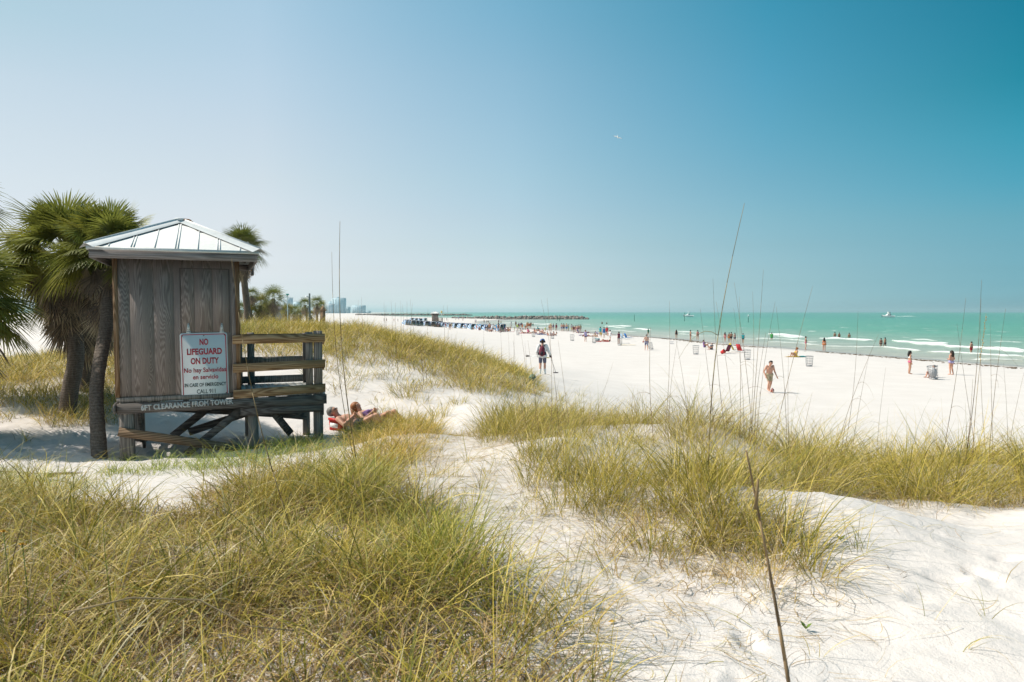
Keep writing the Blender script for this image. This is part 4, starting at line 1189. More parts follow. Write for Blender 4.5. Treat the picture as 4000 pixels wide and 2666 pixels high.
link('side_stub', b.mesh('side_stub', True, True), M_stalk, E5)
CL = [  # clusters: wording, group, rows of (tip x, tip y, base x, depth, radius)
    ('thin bare stalks left of the beach path, in front of the man with the backpack', [(2062, 1330, 2110, 9.4, .004), (2114, 1170, 2185, 9.0, .0036), (2137, 1164, 2150, 9.3, .004), (2180, 1330, 2230, 9.2, .004), (2395, 1415, 2285, 9.4, .003), (1995, 1385, 2075, 9.2, .0035), (2110, 1540, 2060, 9.0, .004)]),
    ('stalks before the empty sand, between the backpack man and the ball players', [(2541, 1280, 2556, 9.2, .0058), (2615, 1177, 2596, 9.6, .0042), (2646, 1330, 2612, 9.4, .004), (2640, 1325, 2692, 9.5, .004)]),
    ('stalks crowding before the red beach chairs and the walking man', [(2785, 1090, 2840, 9.2, .0045), (2797, 1178, 2872, 9.7, .004), (2868, 1104, 2945, 9.5, .0046), (2888, 1160, 2890, 9.3, .004), (2940, 1140, 2925, 9.8, .004), (2982, 1055, 2930, 9.5, .0052), (3028, 1180, 2952, 9.7, .0042), (3032, 1200, 3075, 9.4, .004), (2866, 1205, 2910, 9.0, .0034), (2735, 1205, 2800, 9.1, .004), (2992, 1300, 2948, 8.9, .005)]),
    ('slanting stalks behind the grass, between the walking man and the last wire bin', [(3174, 1120, 3010, 9.4, .0052), (3352, 1216, 3282, 9.3, .004), (3432, 1306, 3245, 9.6, .0045), (3396, 1380, 3315, 9.4, .0038), (3460, 1436, 3420, 9.8, .0032), (3080, 1385, 3085, 9.2, .004)]),
    ('stalks in the tall bunch standing over the right end of the grass ridge', [(3773, 1165, 3672, 9.3, .005), (3834, 1095, 3768, 9.1, .006), (3852, 1225, 3795, 9.0, .0052), (3738, 1265, 3822, 9.4, .004), (3868, 1265, 3880, 9.2, .004), (3928, 1208, 3860, 9.3, .005), (3832, 1168, 3855, 9.6, .0035), (3920, 1420, 3938, 9.4, .0034), (4004, 1440, 3930, 9.3, .0036), (3800, 1480, 3765, 8.9, .005)]),
    ('fine stalks on the crest of the far grassy dune', [(1500, 1178, 1512, 29, .009), (1508, 1192, 1515, 29, .008), (1527, 1176, 1530, 29, .008), (1545, 1184, 1548, 29.5, .008), (1565, 1178, 1568, 29, .008), (1572, 1190, 1575, 29, .009), (1590, 1178, 1592, 29, .008), (1603, 1168, 1628, 29, .009), (1612, 1182, 1606, 29, .007), (1732, 1192, 1735, 30, .009), (1747, 1190, 1749, 30, .009), (1672, 1205, 1676, 29, .007), (1412, 1160, 1418, 28, .008), (1400, 1172, 1404, 28, .007)]),
    ('brown stalks on the sandy slope behind the hut railing', [(1546, 1330, 1556, 21, .011), (1565, 1335, 1582, 21, .009), (1596, 1332, 1598, 22, .011), (1606, 1400, 1600, 21, .009), (1640, 1335, 1655, 20, .012), (1650, 1345, 1668, 20, .01), (1530, 1350, 1532, 22, .009), (1700, 1370, 1702, 22, .009), (1776, 1330, 1790, 24, .009), (1748, 1400, 1744, 22, .009)]),
    ('stalks at the low end of the far dune, left of the man with the backpack', [(1890, 1290, 1893, 30, .009), (1955, 1295, 1958, 31, .009), (1985, 1300, 1988, 31, .008), (2008, 1305, 2004, 31, .009), (2035, 1300, 2056, 31, .01), (2050, 1340, 2058, 31, .008), (2004, 1330, 2012, 30, .01)]),
]
kk = 10
for lab, rows in CL:
    rows = sorted(rows, key=lambda r: r[0])
    for i, (tx, ty, bx, Y, r) in enumerate(rows):
        kk += 1
        hd = (tx, ty) == (3852, 1225)
        L_ = 'from left to right the %s of the %s' % (ORD[i], lab)
        w_ = L_.split()
        if len(w_) > 16: L_ = '%s of the %s' % (ORD[i], lab)
        w_ = L_.split()
        stalk((tx, ty), bx, Y, r * 0.82, ' '.join(w_[:16]), 'sea oat stalks', (0.40, 0.27, 0.11) if hd else (lambda q: (q, q * .66, q * .36))(rnd.uniform(.16, .30)), rnd.uniform(-.16, .2), 1 if Y < 15 and rnd.random() < .75 else 0, kk, hd)
# stems fallen across the near grass
V0 = np.array([0, .03, .02])
M_stem = simple('fallen_stem', (0.30, 0.22, 0.12), 0.8, 0.2, 10)
for (pa, pb, Y0, Y1, lab) in [((250, 2395), (1150, 2465), 2.3, 2.5, 'long fallen stalk lying level across the near grass')]:
    p = at(*pa, Y0); q = at(*pb, Y1)
    for v_ in (p, q): v_[2] = max(v_[2], gz(v_[0], v_[1]) + 0.03)
    m_ = (p + q) / 2; m_[2] = max(m_[2], gz(m_[0], m_[1]) + 0.03) + 0.03
    b = MB(); m_[1] += .12; b.tube([p, p * .55 + m_ * .45 + V0, m_, m_ * .45 + q * .55 - V0, q], [0.0038, 0.0036, 0.0032, 0.0028, 0.002], 6)
    tag(b.build('dry_stalk', M_stem, None, True), lab, 'dry stalk')
M_yellow = simple('yellow_petal', (0.75, 0.42, 0.02), 0.6, 0.1)
M_leaf = simple('green_leaf', (0.13, 0.2, 0.03), 0.5, 0.2)
for (px, py, Y, lab) in [(14, 2078, 3.3, 'yellow daisy at the left edge of the near grass'), (88, 2128, 3.1, 'lower yellow daisy, just right of the other one'), (2390, 2440, 2.75, 'yellow fallen leaf low down between grass and bare sand')]:
    p = at(px, py, Y)
    if 'daisy' in lab:
        t = empty('daisy', (p[0], p[1], gz(p[0], p[1])), 0, lab, 'flower')
        h = p[2] - gz(p[0], p[1])
        MB().tube([(0, 0, 0), (0.01, 0.01, h * .5), (0, 0, h)], 0.002, 5).build('stem', M_leaf, t)
        b = MB()
        for i in range(12):
            a = i * math.pi / 6; c, s = math.cos(a), math.sin(a)
            b.add([(0.004 * -s, -0.004 * c, h), (0.004 * s, 0.004 * c, h), (0.02 * c, -0.02 * s * .6, h + 0.012 * s + .004), (0.02 * c + .003, -0.02 * s * .6, h + .012 * s + .002)], [(0, 1, 3, 2)])
        b.build('petals', M_yellow, t)
        MB().ball((0, 0, h + .002), (.006, .006, .004), 8, 5).build('flower_head', simple('disc', (.25, .1, .01)), t)
    else:
        g = ground(px, py)
        b = MB(); b.add([(-.02, 0, .01), (0, -.012, .016), (.024, 0, .012), (0, .012, .02)], [(0, 1, 2, 3)])
        tag(b.build('fallen_leaf', M_yellow, None, loc=tuple(g)), lab, 'leaf')
for (px, py, lab) in [(3283, 2118, 'round green leaf sprout alone on bare sand'), (2560, 1893, 'small bright green leaf in the middle tussock'), (3147, 2468, 'pale green leaf lying flat below the big tussock')]:
    g = ground(px, py)
    b = MB()
    for i in range(3):
        a = i * 2.1; c, s = math.cos(a), math.sin(a)
        P_ = np.array([(0, 0, .01), (.014, -.012, .03), (.034, 0, .045), (.014, .012, .03)])
        Q_ = np.stack([P_[:, 0] * c - P_[:, 1] * s, P_[:, 0] * s + P_[:, 1] * c, P_[:, 2]], 1)
        b.add(Q_, [(0, 1, 2, 3)])
    tag(b.build('leaf_sprout', M_leaf, None, loc=tuple(g)), lab, 'plant')
# dead frond lying at the left edge
b = MB()
Rf = random.Random(4)
v_, q_, c_ = fan_leaf(Rf, np.array([0.0, 0, 0.05]), (1, 0.15, 0.02), 0.7, 0.8, 16, 0.05, (0.15, 0.10, 0.07), True)
b.add(np.array(v_), q_); b.c = [np.array(c_)]
g = ground(-40, 1868)
tag(link('fallen_frond', b.mesh('fallen_frond', False, True), M_dead, None, (g[0], g[1], g[2] + 0.05)), 'brown dead palm frond lying on the sand at the left edge', 'frond')

# ------------------------------------------------------------------ background: hotels, lamps, low house
def facade(col, nm):
    return simple(nm, col, 0.8, 0.05, 0.02)


M_hotel = facade((0.55, 0.68, 0.74), 'hotel_wall'); M_hotel2 = facade((0.68, 0.74, 0.78), 'hotel_wall_pale'); M_hglass = simple('hotel_glass', (0.34, 0.50, 0.57), 0.4, 0.1, 0.05)  # pale blue fade of distance haze is mixed into these colours


def hotel(px0, px1, pyt, Y, mat, label, floors, extra=()):
    x0 = at(px0, 1220, Y)[0]; x1 = at(px1, 1220, Y)[0]; top = at(0, pyt, Y)[2]
    t = empty('hotel', ((x0 + x1) / 2, Y, 0), 0, label, 'hotel', 'pale hotels far along the coast')
    w = (x1 - x0) / 2; d = max(16, w * 0.7)
    b = MB(); b.box(-w, w, 0, d, 0, top)
    b.build('wall', mat, t)
    MB().box(-w - .6, w + .6, -.6, d + .6, top, top + 1.2).build('roof', mat, t)
    if extra:
        b = MB()
        for (a, c, py) in extra:
            b.box(at(a, 1220, Y)[0] - (x0 + x1) / 2, at(c, 1220, Y)[0] - (x0 + x1) / 2, d * .3, d * .7, top + 1.2, at(0, py, Y)[2])
        b.build('roof_house', mat, t)
    n = max(2, int(2 * w / 9))
    for i in range(n):
        b = MB()
        xa = -w + 2 * w * (i + .28) / n; xb = -w + 2 * w * (i + .86) / n
        for fl in range(floors):
            z = 2 + (top - 5) * fl / floors
            b.box(xa, xb, -.5, -.05, z, z + (top - 5) / floors * .55)
        b.build('window_column', M_hglass, t)


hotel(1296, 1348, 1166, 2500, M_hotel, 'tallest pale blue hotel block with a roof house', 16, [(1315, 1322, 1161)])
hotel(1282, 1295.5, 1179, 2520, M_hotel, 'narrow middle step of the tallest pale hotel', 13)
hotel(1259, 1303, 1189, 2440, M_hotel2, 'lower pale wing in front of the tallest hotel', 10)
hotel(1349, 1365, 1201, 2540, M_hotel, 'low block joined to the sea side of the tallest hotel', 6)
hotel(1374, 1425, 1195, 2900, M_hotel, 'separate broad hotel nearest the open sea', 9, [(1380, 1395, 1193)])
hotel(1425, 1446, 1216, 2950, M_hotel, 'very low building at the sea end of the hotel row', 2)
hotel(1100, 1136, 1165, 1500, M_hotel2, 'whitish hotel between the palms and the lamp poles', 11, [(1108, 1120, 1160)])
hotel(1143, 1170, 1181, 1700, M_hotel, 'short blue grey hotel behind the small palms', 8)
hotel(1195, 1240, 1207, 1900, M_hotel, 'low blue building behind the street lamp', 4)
# low grey house behind the palms
p = at(1062, 1225, 104)
t = empty('beach_house', (p[0], 104, gz(p[0], 104)), 0, 'low grey house behind the palm trunks', 'house')
h = at(0, 1203, 104)[2] - gz(p[0], 104)
MB().box(-1.6, 1.5, 0, 4, -.3, h - .6).build('wall', simple('grey_wall', (.33, .34, .42)), t)
b = MB(); b.add([(-1.9, -.4, h - .6), (1.8, -.4, h - .6), (1.8, 4.4, h - .6), (-1.9, 4.4, h - .6), (-1.3, 2, h + .2), (1.2, 2, h + .2)], [(0, 1, 5, 4), (1, 2, 5), (2, 3, 4, 5), (3, 0, 4), (0, 3, 2, 1)])
b.build('roof', simple('grey_roof', (.22, .2, .2)), t)
MB().box(-.4, .3, -.05, -.01, 0.4, 1.3).build('window', M_hglass, t)
M_pole = simple('lamp_pole', (.07, .10, .10), .6); M_teal = simple('teal_paint', (.03, .22, .2), .5)
p = at(1210, 1250, 62); gzp = gz(p[0], 62)
t = empty('street_lamp', (p[0], 62, gzp), 0, 'dark street lamp with white head on a short arm', 'street lamp')
zt = at(0, 1147, 62)[2] - gzp
MB().tube([(0, 0, -.2), (0, 0, zt)], [.10, .075], 8).build('pole', M_pole, t)
MB().tube([(0, 0, zt - .45), (-.12, 0, zt - .3), (-.2, 0, zt - .28)], .03, 6).build('arm', M_pole, t)
MB().ball((-.27, 0, zt - .3), (.14, .1, .09), 8, 6).build('lamp_head', M_white, t)
p = at(1124, 1240, 75); gzp = gz(p[0], 75); zt = at(0, 1156, 75)[2] - gzp
t = empty('lamp_pole', (p[0], 75, gzp), 0, 'slim pale pole with a teal top between the palms', 'lamp pole')
MB().tube([(0, 0, -.2), (0, 0, zt)], .05, 8).build('pole', simple('pale_pole', (.4, .5, .5)), t)
MB().lathe([(.05, zt), (.10, zt + .06), (.2, zt + .14), (.16, zt + .2), (.02, zt + .22)], 10).build('lamp_head', M_teal, t)
p = at(1262, 1250, 80); gzp = gz(p[0], 80)
t = empty('wooden_shelter', (p[0], 80, gzp), 0, 'small brown pointed wooden post shelter past the last palm', 'shelter')
zt = at(0, 1192, 80)[2] - gzp
MB().box(-.22, .22, -.22, .22, -.3, zt * .72).build('wall', M_brace, t)
b = MB(); z_ = zt * .72; b.add([(-.32, -.32, z_), (.32, -.32, z_), (.32, .32, z_), (-.32, .32, z_), (0, 0, zt)], [(0, 1, 4), (1, 2, 4), (2, 3, 4), (3, 0, 4), (3, 2, 1, 0)]); b.build('roof', M_brace, t)

# ------------------------------------------------------------------ rock jetties
k = NT('jetty_rock'); nz = k.noise(k.coords(), 1.2, 5)
k.base(k.ramp(nz, [(.3, (.09, .085, .08)), (.5, (.22, .19, .17)), (.7, (.42, .36, .32))])); k.set('Roughness', .9); M_rock = k.m
rocks = []
for s in range(5):
    b = MB(); b.ball((0, 0, 0), 1.0, 9, 6)
    V = b.v[0]; R_ = random.Random(s)
    for i in range(7):
        n_ = np.array([R_.gauss(0, 1) for _ in range(3)]); n_ /= np.linalg.norm(n_); d_ = R_.uniform(.55, .85)
        ex = V @ n_ - d_; V[ex > 0] -= n_ * ex[ex > 0][:, None]
    me = b.mesh('boulder'); me.materials.append(M_rock); rocks.append(me)
JY = 458
x0, x1 = at(1760, 0, JY)[0], at(2302, 0, JY)[0]
N = 230
for i in range(N):
    f_ = i / N; x = x0 + (x1 - x0) * f_ + rnd.uniform(-.5, .5)
    row = i % 3
    hmul = .72 + .28 * min(1, f_ / .35)
    if .40 < f_ < .46: hmul *= .72
    sz = rnd.uniform(.8, 1.5) * (.75 + .35 * f_)
    z = (0.2, .95, 1.65)[row] * hmul
    if f_ > .97: z *= .3
    o = link('boulder', rocks[rnd.randrange(5)], None, None, (x, JY + (-1.6, -.4, .8)[row] + rnd.uniform(-.5, .5), z), rnd.uniform(0, 6))
    o.scale = (sz * rnd.uniform(.8, 1.4), sz, sz * rnd.uniform(.55, .85)); o.rotation_euler = (rnd.uniform(-.5, .5), rnd.uniform(-.5, .5), rnd.uniform(0, 6))
    tag(o, 'dark boulder piled in the near rock jetty', 'boulder', 'boulders of the near rock jetty')
b = MB(); JY = 985
xa, xb = at(1380, 0, JY)[0], at(1838, 0, JY)[0]
for i in range(230):
    f_ = i / 230; R2 = rnd.uniform(1.4, 2.6)
    b.ball((xa + (xb - xa) * f_ + rnd.uniform(-1, 1), JY + rnd.uniform(-2, 2), rnd.uniform(0, 1.5) * (1 if f_ < .96 else .3)), (R2 * 1.2, R2, R2 * .7), 6, 5)
tag(b.build('far_jetty_rubble', M_rock), 'long dark line of jetty rubble far out on the water', 'jetty', kind='stuff')

# ------------------------------------------------------------------ marker posts in the water, boats, gull
M_pile = simple('marker_pile', (.03, .10, .07), .8, .2, 3)


def sea_pt(px, py):
    d = ray(px, py); t_ = -CAM[2] / d[2]
    return CAM + d * t_


for i, (px, pyt, pyb, lab) in enumerate([(2177, 1232, 1254, 'tall dark post standing before the jetty, its pair at its side'), (2186, 1232, 1256, 'second dark post before the jetty, closer to the sea'), (2478, 1231, 1256, 'lone thin dark post beyond the two wading heads'), (2674, 1224, 1255, 'dark post beside the motor boat on the horizon'), (2923, 1231, 1260, 'post with a white topped sign out on the green water')]):
    p = sea_pt(px, pyb); Y = p[1]; h = at(px, pyt, Y)[2]
    t = empty('channel_marker', (p[0], Y, 0), 0, lab, 'marker post', 'marker posts in the water')
    MB().tube([(0, 0, -1), (0, 0, h * .5), (0.0, 0, h)], [.13, .12, .11], 8).build('pile', M_pile, t)
    if i == 4: MB().box(-.28, .28, -.16, -.1, h - 1.1, h + .05).build('sign_board', M_white, t)
    else: MB().lathe([(.13, h), (.14, h + .05), (.02, h + .12)], 8).build('pile_cap', M_pile, t)
M_boatdark = simple('boat_glass', (.03, .05, .06), .2)


def boat(px0, px1, pyt, Y, label, flip, bimini=False):
    x0 = at(px0, 0, Y)[0]; x1 = at(px1, 0, Y)[0]; L = abs(x1 - x0); h = at(0, pyt, Y)[2]
    t = empty('motor_boat', ((x0 + x1) / 2, Y, 0), math.pi if flip else 0, label, 'boat', 'motor boats at sea')
    # bow towards -x
    st = np.linspace(-.5, .5, 9); V = []; F = []
    for s in st:
        w = L * .15 * (1 - max(0, (-s - .0) * 2) ** 2.2) + .02; z1 = h * (.30 + .16 * max(0, -s * 2) ** 1.5); x = s * L - (L * .02 if s < -.45 else 0)
        V += [(x, -w, z1), (x * .96, -w * .7, -.3), (x * .96, w * .7, -.3), (x, w, z1)]
    for i in range(8):
        a = i * 4
        for j in range(4): F.append((a + j, a + (j + 1) % 4, a + 4 + (j + 1) % 4, a + 4 + j))
    F += [(0, 1, 2, 3), (35, 34, 33, 32)]
    MB().add(V, F).build('hull', M_white, t)
    w = L * .11
    zb = h * .30
    if not bimini:
        V = [(-.22 * L, -w, zb), (.22 * L, -w, zb), (.20 * L, -w * .9, h * .62), (-.02 * L, -w * .9, h * .62)]; V += [(x, -y, z) for x, y, z in V]
        MB().add(V, [(0, 1, 2, 3), (7, 6, 5, 4), (0, 4, 5, 1), (1, 5, 6, 2), (2, 6, 7, 3), (3, 7, 4, 0)]).build('cabin', M_white, t)
        MB().box(-.05 * L, .03 * L, -w * 1.02, w * 1.02, h * .38, h * .55).box(.07 * L, .15 * L, -w * 1.02, w * 1.02, h * .38, h * .55).build('window', M_boatdark, t)
        MB().box(-.01 * L, .17 * L, -w * .7, w * .7, h * .70, h * .80).box(0, .02 * L, -w * .7, w * .7, h * .60, h).box(.14 * L, .155 * L, -w * .7, w * .7, h * .6, h).box(-.02 * L, .18 * L, -w * .85, w * .85, h * .94, h).build('flybridge', M_white, t)
    else:
        V = [(-.22 * L, -w, zb), (.1 * L, -w, zb), (.05 * L, -w * .8, h * .6), (-.05 * L, -w * .8, h * .6)]; V += [(x, -y, z) for x, y, z in V]
        MB().add(V, [(0, 1, 2, 3), (7, 6, 5, 4), (0, 4, 5, 1), (1, 5, 6, 2), (2, 6, 7, 3), (3, 7, 4, 0)]).build('cabin', M_white, t)
        MB().box(-.02 * L, .2 * L, -w * .9, w * .9, h * .94, h).build('bimini_top', M_white, t)
        b = MB()
        for x in (.0, .18):
            for s in (-1, 1): b.tube([(x * L, s * w * .8, zb), (x * L, s * w * .8, h * .95)], .05, 6)
        b.build('top_frame', M_zinc, t)
        MB().box(.0, .12 * L, -w * .5, w * .5, zb, h * .6).build('console', M_boatdark, t)


boat(3472, 3522, 1219, 640, 'white cabin cruiser trailing a wake on the horizon', False)
boat(2682, 2722, 1218, 700, 'white open motor boat with a canopy top', False, True)
boat(2043, 2063, 1228, 800, 'tiny white speedboat beyond the rock jetty', False)
M_gull = simple('gull_white', (.78, .78, .76), .7, .05); M_gullg = simple('gull_grey', (.30, .31, .33), .7)
gp = at(2413, 537, 95)
t = empty('seagull', tuple(gp), 0, 'white seagull gliding high in the clear sky', 'bird')
t.rotation_euler = (R(58), R(10), R(12))
b = MB()
b.tube([(.02, -.22, .0), (.015, -.13, .005), (0, 0, 0), (0, .14, 0), (0, .3, .01)], [.022, .05, .062, .045, .012], 8)
body = b.build('body', M_gull, t, True)
for s in (-1, 1):
    b = MB()
    xs = [(.03, .0), (.28, .06 if s < 0 else .01), (.66, .02 if s < 0 else -.10)]
    V = []
    for (x, z), (ya, yb) in zip(xs, [(-.08, .11), (-.10, .07), (.02, .06)]): V += [(s * x, ya, z + .012), (s * x, yb, z), (s * x, ya, z - .006)]
    b.add(V, [(0, 1, 4, 3), (3, 4, 7, 6), (2, 5, 4, 1), (5, 8, 7, 4), (0, 3, 5, 2), (3, 6, 8, 5)])
    w_ = b.build('wing', M_gull, t)
    MB().tube([(s * .60, .02, xs[2][1] + .005 + (.0)), (s * .72, .06, xs[2][1] - .01)], [.03, .006], 6).build('wing_tip', M_gullg, w_)
MB().tube([(.022, -.23, 0), (.024, -.29, -.004)], [.012, .004], 6).build('beak', M_yellow, t)
b = MB(); b.add([(-.02, .28, .01), (.02, .28, .01), (.07, .42, .012), (-.07, .42, .012), (0, .28, .0), (0, .42, .004)], [(0, 1, 2, 3), (4, 5, 3, 0), (1, 4, 5, 2)] if False else [(0, 1, 2, 3), (0, 3, 5, 4), (1, 4, 5, 2)]); b.build('tail', M_gull, t)

# seaweed along the tide line
g = np.random.default_rng(12); b = MB()
for i in range(3600):
    y = g.uniform(40, 230); sx_ = 5.6 + 1.0 * math.sin(y / 7) + g.normal(0, .55) + (1.1 if i % 5 == 0 else 0)
    if vnoise(np.array([y / 3.5]), np.array([.3]), 8)[0] < .42: continue
    x = np.interp(y, SH_Y, SH_X) - sx_ / .93
    z = gz(x, y); r = g.uniform(.025, .10)
    b.ball((x, y, z + .01), (r * 1.8, r, r * .3), 6, 4)
tag(b.build('seaweed_wrack', simple('seaweed', (.13, .085, .05), .9, .3, 4)), 'brown seaweed line washed up along the wet sand', 'seaweed', kind='stuff')

# ------------------------------------------------------------------ people: one continuous body each, grown from tapered limbs
def V3(*a): return np.array(a, float)


def skeleton(pose, sex, seed):
    """joints of a 1.75 m person facing -y"""
    R_ = random.Random(seed)
    J = dict(pel=V3(0, 0, .95), waist=V3(0, -.005, 1.10), chest=V3(0, -.01, 1.30), neck=V3(0, .012, 1.47), head=V3(0, -.012, 1.622))
    sw = .185 if sex == 'm' else .16
    for s, n in ((1, 'L'), (-1, 'R')):
        J['sh' + n] = V3(s * sw, .005, 1.42); J['el' + n] = V3(s * (sw + .06), .03, 1.13); J['wr' + n] = V3(s * (sw + .07), -.05, .88)
        J['hip' + n] = V3(s * .095, 0, .93); J['kn' + n] = V3(s * .105, -.02, .50); J['an' + n] = V3(s * .11, .03, .085); J['toe' + n] = V3(s * .13, -.13, .03)
    up, fw = V3(0, 0, 1), V3(0, -1, 0)
    if pose == 'walk':
        q = R_.choice((1, -1))
        f, b_ = ('L', 'R') if q > 0 else ('R', 'L')
        J['kn' + f] += V3(0, -.13, .0); J['an' + f] += V3(0, -.26, .02); J['toe' + f] += V3(0, -.26, .04)
        J['kn' + b_] += V3(0, .06, 0); J['an' + b_] += V3(0, .25, .05); J['toe' + b_] += V3(0, .26, .01)
        J['el' + f] += V3(0, .10, 0); J['wr' + f] += V3(0, .22, .03); J['el' + b_] += V3(0, -.08, 0); J['wr' + b_] += V3(0, -.22, .06)
    elif pose == 'stride':   # walking towards the viewer, head down, one knee raised a little
        for n in ('chest', 'neck', 'head', 'shL', 'shR', 'elL', 'elR', 'wrL', 'wrR'): J[n] += V3(0, -.06 * (J[n][2] - .9) / .5, -.01)
        J['head'] += V3(0, -.05, -.03); up = V3(0, -.35, 1)
        J['knR'] += V3(0, -.16, .03); J['anR'] += V3(0, -.10, .10); J['toeR'] += V3(0, -.10, .08)
        J['knL'] += V3(0, .02, 0); J['anL'] += V3(0, .16, .02); J['toeL'] += V3(0, .16, 0)
        J['elR'] += V3(-.05, .04, 0); J['wrR'] += V3(-.02, -.06, .02); J['elL'] += V3(.07, .02, 0); J['wrL'] += V3(.10, -.08, .0)
    elif pose == 'detect':   # walking away with the detector arm held out low
        J['knL'] += V3(0, -.02, 0); J['anL'] += V3(0, .10, .0); J['toeL'] += V3(0, .1, 0); J['knR'] += V3(0, -.08, 0); J['anR'] += V3(0, -.12, .01); J['toeR'] += V3(0, -.12, .01)
        J['elR'] += V3(-.07, -.03, .0); J['wrR'] += V3(-.14, -.14, .03); J['elL'] += V3(.03, .03, .0); J['wrL'] += V3(.0, -.12, .07)
    elif pose == 'arms_in':   # arms folded to the front
        for s, n in ((1, 'L'), (-1, 'R')): J['el' + n] += V3(s * .01, .02, .0); J['wr' + n] = V3(s * .05, -.2, 1.13)
        J['hipL'] += V3(.01, 0, 0); J['knR'] += V3(-.02, -.05, 0); J['anR'] += V3(-.03, .02, 0); J['toeR'] += V3(-.03, .02, 0)
    elif pose == 'carry':   # ball under the right arm, other arm loose
        J['elL'] += V3(.06, .04, .02); J['wrL'] += V3(.03, -.08, .06)
        J['knL'] += V3(0, -.12, 0); J['anL'] += V3(0, -.2, .0); J['toeL'] += V3(0, -.2, .02); J['anR'] += V3(0, .2, .05); J['toeR'] += V3(0, .2, .02)
    elif pose == 'bend':
        for n in ('waist', 'chest', 'neck', 'head', 'shL', 'shR'):
            r = J[n][2] - .93; J[n] = V3(J[n][0], -.80 * r + J[n][1], .93 + .52 * r)
        for n in ('L', 'R'): J['el' + n] = J['sh' + n] + V3(0, -.10, -.27); J['wr' + n] = J['el' + n] + V3(0, -.12, -.22)
        up = V3(0, -.8, .52); fw = V3(0, -.5, -.8)
    elif pose in ('sit', 'sit_back'):
        d = -.80
        for n in list(J):
            if n[:2] not in ('kn', 'an', 'to'): J[n] = J[n] + V3(0, 0, d - .02)
        lean = .18 if pose == 'sit' else .50
        for n in ('waist', 'chest', 'neck', 'head', 'shL', 'shR'):
            J[n] += V3(0, lean * (J[n][2] - .15), -.10 * lean * (J[n][2] - .15))
        for s, n in ((1, 'L'), (-1, 'R')):
            if pose == 'sit':
                J['kn' + n] = V3(s * .13, -.34, .42); J['an' + n] = V3(s * .12, -.50, .07); J['toe' + n] = V3(s * .13, -.66, .04)
                J['el' + n] = J['sh' + n] + V3(s * .05, -.16, -.22); J['wr' + n] = V3(s * .14, -.36, .40)
            else:
                J['kn' + n] = V3(s * .10, -.42, .20 + (.18 if n == 'L' else 0)); J['an' + n] = V3(s * .10, -.80, .06); J['toe' + n] = V3(s * .12, -.84, .18)
                J['el' + n] = J['sh' + n] + V3(s * .08, .10, -.26); J['wr' + n] = J['el' + n] + V3(s * .02, .12, -.19)
                J['wr' + n][2] = .06
    elif pose == 'lie':      # on the back, head at +y
        for n in list(J):
            p = J[n]; J[n] = V3(p[0], p[2] - .9, .12 + (p[1] * -.6))
        for s, n in ((1, 'L'), (-1, 'R')):
            J['an' + n][2] = .07; J['toe' + n] = J['an' + n] + V3(s * .03, -.08, .12); J['el' + n][2] = .06; J['wr' + n][2] = .05
        J['knL'] += V3(0, .08, .22)
        J['toeL'] = J['anL'] + V3(0, -.13, .0); J['anL'] += V3(0, .22, 0); J['toeL'] += V3(0, .22, -.03)
        J['head'][2] = .16; up = V3(0, 1, .1); fw = V3(0, 0, 1)
    elif pose == 'recline':  # lying back with the head propped up
        for n in list(J):
            p = J[n]; r = p[2] - .95
            J[n] = V3(p[0], r * .93, .13 + max(0, r) * .30 - p[1] * .6)
        for s, n in ((1, 'L'), (-1, 'R')):
            J['kn' + n] = V3(s * .12, -.36, .34); J['an' + n] = V3(s * .12, -.66, .08); J['toe' + n] = V3(s * .13, -.80, .04)
            J['el' + n] = J['sh' + n] + V3(s * .12, -.20, -.10); J['wr' + n] = V3(s * .06, .14, .32)
        J['head'] += V3(0, .02, .06); up = V3(0, .72, .7); fw = V3(0, -.7, .72)
    return J, up / np.linalg.norm(up), fw / np.linalg.norm(fw)


